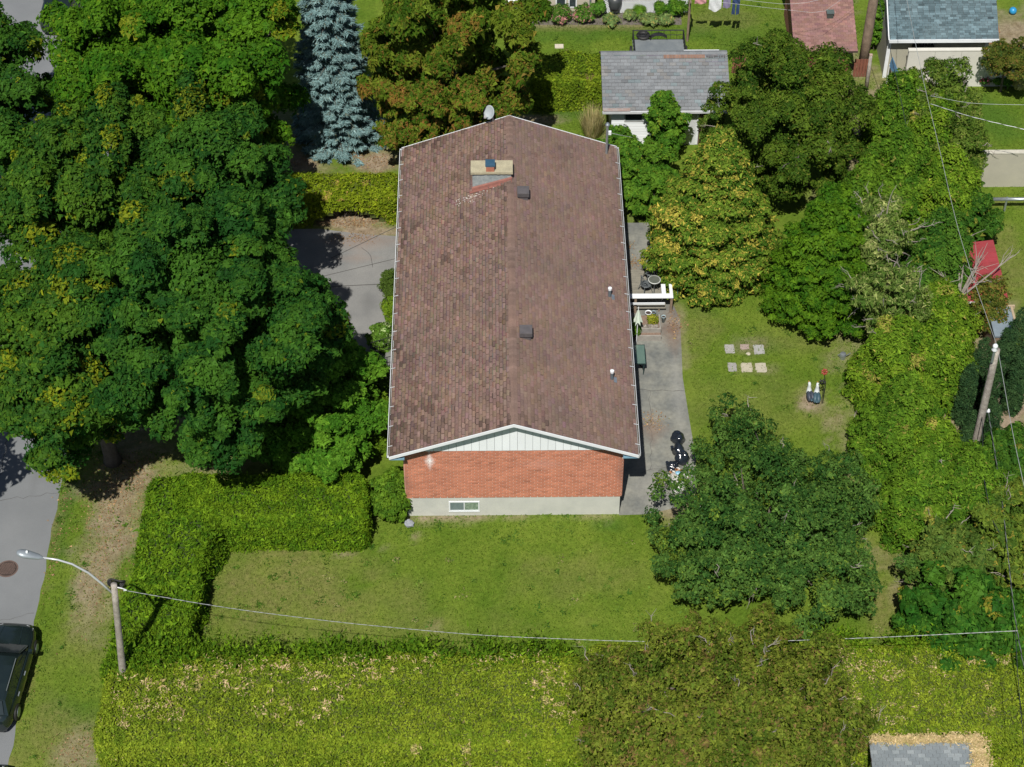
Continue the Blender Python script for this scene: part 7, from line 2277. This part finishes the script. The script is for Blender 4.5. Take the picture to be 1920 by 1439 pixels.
M_RF = mat('red_metal_flower', (0.30, 0.04, 0.02), (0.2, 0.025, 0.015), scale=12, rough=0.5)
for k in range(7):
    t_ = k * 0.898
    MB().ell((hk[0] + 0.09 * math.cos(t_), c[1] - 0.02 + 0.05 * math.sin(t_), hk[2] + 0.08 * math.sin(t_)), (0.055, 0.02, 0.04), 8, 5, R=rotx(-0.6) @ roty(-t_)).build('petal', M_RF, hs)
MB().ell((hk[0], c[1] - 0.06, hk[2] + 0.02), (0.035, 0.035, 0.035), 8, 6).build('flower_centre', mat('flower_centre_red', (0.2, 0.01, 0.01), rough=0.6), hs)
c = at(1606, 706, 0.25)
single('terracotta_pot', MB().lathe([(0.1, 0.0), (0.15, 0.26), (0.165, 0.26), (0.165, 0.31), (0.13, 0.31)], (c[0], c[1] - 0.35, 0), 14), mat('terracotta_red', (0.38, 0.13, 0.06), rough=0.8), 'red terracotta pot at the foot of the cedars', 'pot', (c[0], c[1] - 0.35, 0))
c = at(1584, 653, 0.3)
single('grey_watering_can', MB().lathe([(0.12, 0), (0.14, 0.2), (0.12, 0.28), (0.03, 0.3)], (c[0] - 0.1, c[1] - 0.3, 0), 14).tube([(c[0] - 0.02, c[1] - 0.3, 0.1), (c[0] + 0.2, c[1] - 0.3, 0.3)], 0.02, 6).tube([(c[0] - 0.22, c[1] - 0.3, 0.1), (c[0] - 0.32, c[1] - 0.3, 0.2), (c[0] - 0.18, c[1] - 0.3, 0.3)], 0.014, 6), M_STEEL, 'grey metal watering can at the lawn edge under the cedars', 'watering can', (c[0] - 0.1, c[1] - 0.3, 0))

# entry steps with an iron railing, beside the street eave
e1_ = at(738, 660, 0.9)
e2_ = at(694, 682, 0.3)
stp = thing('entry_steps', 'pale concrete entry steps with a thin black iron railing', 'steps', (-5.3, e1_[1], 0))
for k in range(4):
    xa_ = -4.7 - 0.32 * (k + 1)
    MB().box(xa_, -4.2 if k == 3 else -4.2, e1_[1] - 0.75 + 0.002 * k, e1_[1] + 0.45 - 0.002 * k, 0.18 * (3 - k) + (0.001 if k < 3 else 0), 0.18 * (4 - k)).build('step', M_CONC, stp)
for yy_ in (e1_[1] - 0.72, e1_[1] + 0.42):
    rl_ = MB()
    P0, P1 = np.array((-4.45, yy_, 1.62)), np.array((-5.95, yy_, 1.0))
    for dz_ in (0, -0.32, -0.64):
        rl_.tube([P0 + (0, 0, dz_), P1 + (0, 0, dz_)], 0.016, 5)
    for k in range(9):
        q = P0 + (P1 - P0) * k / 8
        rl_.tube([q, q - (0, 0, 0.86)], 0.012, 5)
    rl_.build('railing', M_BLACK, stp)

# grey roof beside the clipped hedge
z0_ = 2.25
q = [at(1668, 1392, z0_), at(1800, 1392, z0_)]
bx0, bx1, by1 = at(1662, 1392, z0_)[0] - 0.6, at(1838, 1400, z0_)[0], at(1740, 1388, z0_)[1]
gs = thing('small_shed', 'small shed roof with grey shingles edged by hedge trimmings', 'shed', ((bx0 + bx1) / 2, by1 - 1.2, 0))
MB().box(bx0 + 0.2, bx1 - 0.2, by1 - 2.9, by1 - 0.1, 0, 1.75).build('wall', M_NB, gs)
rfb = MB().hexa([(bx0, by1 - 3.0, 1.8), (bx1, by1 - 3.0, 1.8), (bx1, by1, z0_ - 0.02), (bx0, by1, z0_ - 0.02), (bx0, by1 - 3.0, 1.88), (bx1, by1 - 3.0, 1.88), (bx1, by1, z0_ + 0.06), (bx0, by1, z0_ + 0.06)]).build('roof', M_DECK, gs)
M_GS2 = mat('blue_grey_shingle', (0.20, 0.225, 0.24), (0.165, 0.19, 0.205), scale=1.5, rough=0.95, tint=True, grain=0.15, gscale=40, spec=0.2)
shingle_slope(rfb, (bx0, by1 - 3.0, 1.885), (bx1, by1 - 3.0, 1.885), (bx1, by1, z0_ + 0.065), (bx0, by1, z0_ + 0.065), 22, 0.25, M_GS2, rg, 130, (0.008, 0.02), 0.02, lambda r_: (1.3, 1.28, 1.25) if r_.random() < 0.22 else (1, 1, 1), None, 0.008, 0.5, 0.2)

# ------------------------------------------------------------------ trimmings, litter, grass
def clippings(x0, x1, y0, y1, h, seed, n_cl, hseed, cx, cy, bump, name='hedge_trimmings', zfun=None, spread=0.085, per=(5, 17)):
    rng = np.random.default_rng(seed)
    P, I = [], []
    for k in range(n_cl):
        for _ in range(12):
            c_ = np.array((rng.uniform(x0, x1), rng.uniform(y0, y1)))
            if zfun is not None or noise2(c_[:1], c_[1:], 21, 0.9)[0] + noise2(c_[:1], c_[1:], 22, 2.2)[0] * 0.6 > -0.1:
                break
        n = rng.integers(*per)
        P.append(c_ + rng.normal(0, 1, (n, 2)) * np.array((spread * rng.uniform(0.6, 2.0), spread * rng.uniform(0.5, 1.2))))
        I += [k] * n
    P = np.concatenate(P)
    if zfun is None:
        loc = np.c_[P - (cx, cy), np.full(len(P), h)]
        z = h + waves(loc, hseed) * bump + rng.uniform(0.0, 0.09, len(P))
    else:
        z = zfun(P) + rng.uniform(0.01, 0.05, len(P))
    P3 = np.c_[P, z]
    V = leaf_quads(P3, np.tile((0, -0.15, 1.0), (len(P3), 1)), 0.105, 0.036, rng, droop=0.0, fold=0.05)
    cl = tints(P3, np.array(I), rng, (0.36, 0.27, 0.12), (0.56, 0.43, 0.24), jit=0.18, acc=(0.3, 0.3, 0.1), accl=0.15)
    o_ = quads(name, V, cl, DRY, None, (cx, cy, 0))
    o_['kind'] = 'stuff'
    o_['label'] = 'dry tan trimmings scattered over the top of the wide clipped hedge'
    return o_


clippings(-14.2, 2.0, -11.2, -8.1, 2.0, 801, 165, 303, (-14.75 + 2.3) / 2, (-11.9 - 7.7) / 2, 0.14)
clippings(11.0, 18.5, -11.3, -8.0, 2.05, 802, 75, 304, (2.33 + 18.8) / 2, (-11.8 - 7.55) / 2, 0.14)['label'] = 'dry tan trimmings on the hedge past the brown-tinged tree'
zr2 = lambda P: z0_ + 0.09 + (P[:, 1] - by1) / 3.0 * 0.37
clippings(bx0 + 0.1, bx1 - 0.05, by1 - 0.09, by1 + 0.05, 0, 803, 90, 0, bx1, by1, 0, zfun=zr2, spread=0.09, per=(25, 50))['label'] = 'orange tan trimmings piled along the top edge of the grey shingle roof'
clippings(bx1 - 0.16, bx1, by1 - 1.6, by1, 0, 804, 90, 0, bx1, by1, 0, zfun=zr2, spread=0.09, per=(25, 50))['label'] = 'orange tan trimmings piled down the side edge of the grey shingle roof'


def scatter_ground(n, polyfn, seed):
    rng = np.random.default_rng(seed)
    return polyfn(rng, n), rng


# grass: short blades over the lawns in view
rng = np.random.default_rng(900)
regs = [(-17.9, -11.0, -11.9, 3.5, 0.9), (-12.0, 6.5, -8.0, 0.0, 1.0), (7.0, 16.5, -9, 13.5, 1.0), (0, 17.5, 26.5, 33.8, 0.75), (16.5, 26, 12, 27, 0.6), (1.0, 4.6, 18, 25, 0.9)]
XY = []
for (x0, x1, y0, y1, dn) in regs:
    n = int((x1 - x0) * (y1 - y0) * 150 * dn)
    XY.append(np.c_[rng.uniform(x0, x1, n), rng.uniform(y0, y1, n)])
XY = np.concatenate(XY)
mk = masks(XY[:, 0], XY[:, 1])
keep = (rng.random(len(XY)) > mk['dirt'] * 0.8)
keep &= ~((XY[:, 0] < 7.35) & (XY[:, 0] > 3.9) & (XY[:, 1] > -0.1) & (XY[:, 1] < 17.2))
XY, mk = XY[keep], {k: v[keep] for k, v in mk.items()}
N = len(XY)
t_ = rng.uniform(0, 6.283, N)
d = np.c_[np.cos(t_), np.sin(t_), np.zeros(N)]
b0_ = np.c_[XY, np.zeros(N)]
ht = rng.uniform(0.03, 0.075, N)[:, None]
V = np.empty((N, 3, 3))
wv = rng.uniform(0.018, 0.04, N)[:, None]
V[:, 0] = b0_ - d * wv
V[:, 1] = b0_ + d * wv
V[:, 2] = b0_ + np.array((0, 0, 1)) * ht + np.c_[rng.normal(0, 0.035, (N, 2)), np.zeros(N)]
f = rng.uniform(0, 1, (N, 1))
c_ = np.array((0.082, 0.155, 0.013)) * (1 - f) + np.array((0.155, 0.23, 0.026)) * f
w = np.clip(mk['dry'] * rng.uniform(0.3, 1.1, N), 0, 1)[:, None]
c_ = c_ * (1 - w) + np.array((0.23, 0.2, 0.085)) * w
w = np.clip(mk['lush'] * 0.8, 0, 1)[:, None]
c_ = c_ * (1 - w) + np.array((0.07, 0.15, 0.018)) * w
c_ *= rng.uniform(0.62, 1.15, (N, 1))
o = quads('grass', V, c_, NEEDLE, None, (0, 0, 0))
o['kind'] = 'stuff'
o['label'] = 'short mown grass of the lawns and the verge'

# fallen leaves on the verge, the driveway edge and the bare beds
P = []
for (px, py, rx, ry, n) in ((215, 930, 60, 100, 1500), (190, 1080, 40, 70, 350), (240, 890, 50, 40, 500), (700, 300, 50, 22, 500), (545, 305, 40, 12, 300), (665, 418, 75, 10, 700), (660, 447, 40, 8, 260), (1225, 790, 22, 16, 160), (1187, 492, 14, 10, 140),
                            (1265, 605, 14, 22, 160), (1183, 460, 10, 6, 60), (735, 600, 10, 60, 120), (150, 1410, 50, 30, 250), (110, 1000, 10, 120, 160), (640, 400, 60, 16, 300)):
    q = at(px, py)
    k = ppm(q)
    P.append(q + np.c_[rng.normal(0, rx / k / 1.6, n), rng.normal(0, ry / k / 0.72 / 1.6, n), rng.uniform(0.012, 0.035, n)])
P = np.concatenate(P)
V = leaf_quads(P, np.tile((0, 0, 1.0), (len(P), 1)), 0.06, 0.042, rng, droop=0.0, fold=0.1)
cl = tints(P, np.arange(len(P)), rng, (0.2, 0.11, 0.06), (0.36, 0.235, 0.125), jit=0.25, acc=(0.22, 0.22, 0.05), accl=0.12)
o = quads('fallen_leaves', V, cl, DRY, None, (0, 0, 0))
o['kind'] = 'stuff'
o['label'] = 'brown fallen leaves on the verge and bare beds'
# bare twigs in the hollow of the lime hedge
m_ = MB()
q = at(665, 410, 0)
for k in range(130):
    a = np.array((q[0] + rng.uniform(-1.35, 1.35), q[1] + rng.uniform(0.1, 0.7), 0.02))
    e = a + (rng.normal(0, 0.25), rng.uniform(-0.35, 0.2), rng.uniform(0.25, 0.75))
    m_.tube([a, (a + e) / 2 + rng.normal(0, 0.05, 3), e], [0.018, 0.012, 0.005], 4)
o = m_.build('bare_twigs', M_TWIG, None, False, (q[0], q[1], 0))
o['kind'] = 'stuff'
o['label'] = 'tangle of bare twigs in the hollow front of the lime green hedge'
# ornamental dry grass by the grey shed
q = at(1110, 252, 0)
dg = thing('ornamental_grass', 'tall straw coloured grass clump at the back corner of the house', 'grass clump', q)
n = 900
a_ = rng.uniform(0, 6.28, n)
rr = np.sqrt(rng.uniform(0, 1, n))
b0_ = np.c_[q[0] + 0.35 * rr * np.cos(a_), q[1] + 0.5 * rr * np.sin(a_), np.zeros(n)]
tip = b0_ + np.c_[0.35 * rr * np.cos(a_) + rng.normal(0, 0.12, n), 0.35 * rr * np.sin(a_) + rng.normal(0, 0.12, n), rng.uniform(0.7, 1.5, n)]
sd = np.c_[-np.sin(a_), np.cos(a_), np.zeros(n)] * 0.018
V = np.stack([b0_ - sd, b0_ + sd, tip], 1)
quads('blades', V, tints(b0_, np.arange(n) // 20, rng, (0.36, 0.30, 0.13), (0.52, 0.45, 0.24), acc=(0.16, 0.2, 0.05), accl=0.2), DRY, dg)
# saw cuts and cracks across the driveway
M_CRACK = mat('dark_joint', (0.07, 0.068, 0.065), rough=0.95)
m_ = MB()


def strip(pts, w):
    pts = [np.array((p[0], p[1])) for p in pts]
    for i in range(len(pts) - 1):
        d_ = pts[i + 1] - pts[i]
        d_ /= np.linalg.norm(d_)
        s_ = np.array((-d_[1], d_[0])) * w / 2
        m_.add([(*(pts[i] - s_), 0.0085), (*(pts[i + 1] - s_), 0.0085), (*(pts[i + 1] + s_), 0.0085), (*(pts[i] + s_), 0.0085)], [(0, 1, 2, 3)])


strip([at(745, 425), at(620, 485)], 0.035)
strip([at(744, 485), at(600, 520), at(560, 545)], 0.03)
strip([at(678, 465), at(690, 474), at(695, 480), at(697, 490), at(699, 502)], 0.02)
strip([at(720, 533), at(640, 537), at(560, 545)], 0.04)
o = m_.build('driveway_joint', M_CRACK)
o['kind'] = 'structure'

# weeds and stray leaves in the lawns, cracks and patches in the street
rng = np.random.default_rng(950)
P, I = [], []
for k in range(420):
    x0, x1, y0, y1, dn = regs[int(rng.choice(len(regs), p=(0.2, 0.35, 0.25, 0.08, 0.08, 0.04)))]
    c_ = np.array((rng.uniform(x0, x1), rng.uniform(y0, y1)))
    if 3.9 < c_[0] < 7.4 and c_[1] > -0.1:
        continue
    n = int(rng.integers(10, 34))
    r = rng.uniform(0.04, 0.16)
    P.append(np.c_[c_ + rng.normal(0, r, (n, 2)), rng.uniform(0.03, 0.09, n)])
    I += [k] * n
P = np.concatenate(P)
V = leaf_quads(P, np.tile((0, 0, 1.0), (len(P), 1)), 0.085, 0.05, rng, droop=0.1, fold=0.1)
o = quads('lawn_weeds', V, tints(P, np.array(I), rng, (0.05, 0.12, 0.015), (0.13, 0.21, 0.03), jit=0.2, acc=(0.3, 0.27, 0.12), accp=0.12), LEAF, None, (0, 0, 0))
o['kind'] = 'stuff'
o['label'] = 'low weeds and clover tufts scattered through the lawns'
m_ = MB()


def crack(p, q, w, z):
    p, q = np.array(p, float), np.array(q, float)
    n = max(4, int(np.linalg.norm(q - p) / 0.22))
    d_ = (q - p) / np.linalg.norm(q - p)
    s_ = np.array((-d_[1], d_[0]))
    pts = [p + (q - p) * i / n + s_ * rng.normal(0, 0.045) for i in range(n + 1)]
    for i in range(n):
        e_ = norm(pts[i + 1] - pts[i])
        t_ = np.array((-e_[1], e_[0])) * w * rng.uniform(0.6, 1.2) / 2
        m_.add([(*(pts[i] - t_), z), (*(pts[i + 1] - t_), z), (*(pts[i + 1] + t_), z), (*(pts[i] + t_), z)], [(0, 1, 2, 3)])


crack((-20.6, -14), (-20.4, 6), 0.018, 0.0085)
crack((-20.4, 6), (-21.0, 34), 0.02, 0.0085)
crack((-18.0, 1.4), (-20.45, 0.9), 0.016, 0.0085)
crack((-18.05, -4.6), (-20.5, -5.3), 0.014, 0.0085)
crack((-18.0, -7.2), (-19.2, -6.9), 0.013, 0.0085)
crack((5.0, 2.2), (6.9, 2.5), 0.016, 0.0085)
crack((4.3, 6.7), (7.0, 6.6), 0.02, 0.0085)
crack((5.6, 6.6), (5.4, 2.3), 0.012, 0.0085)
o = m_.build('pavement_crack', M_CRACK)
o['kind'] = 'structure'
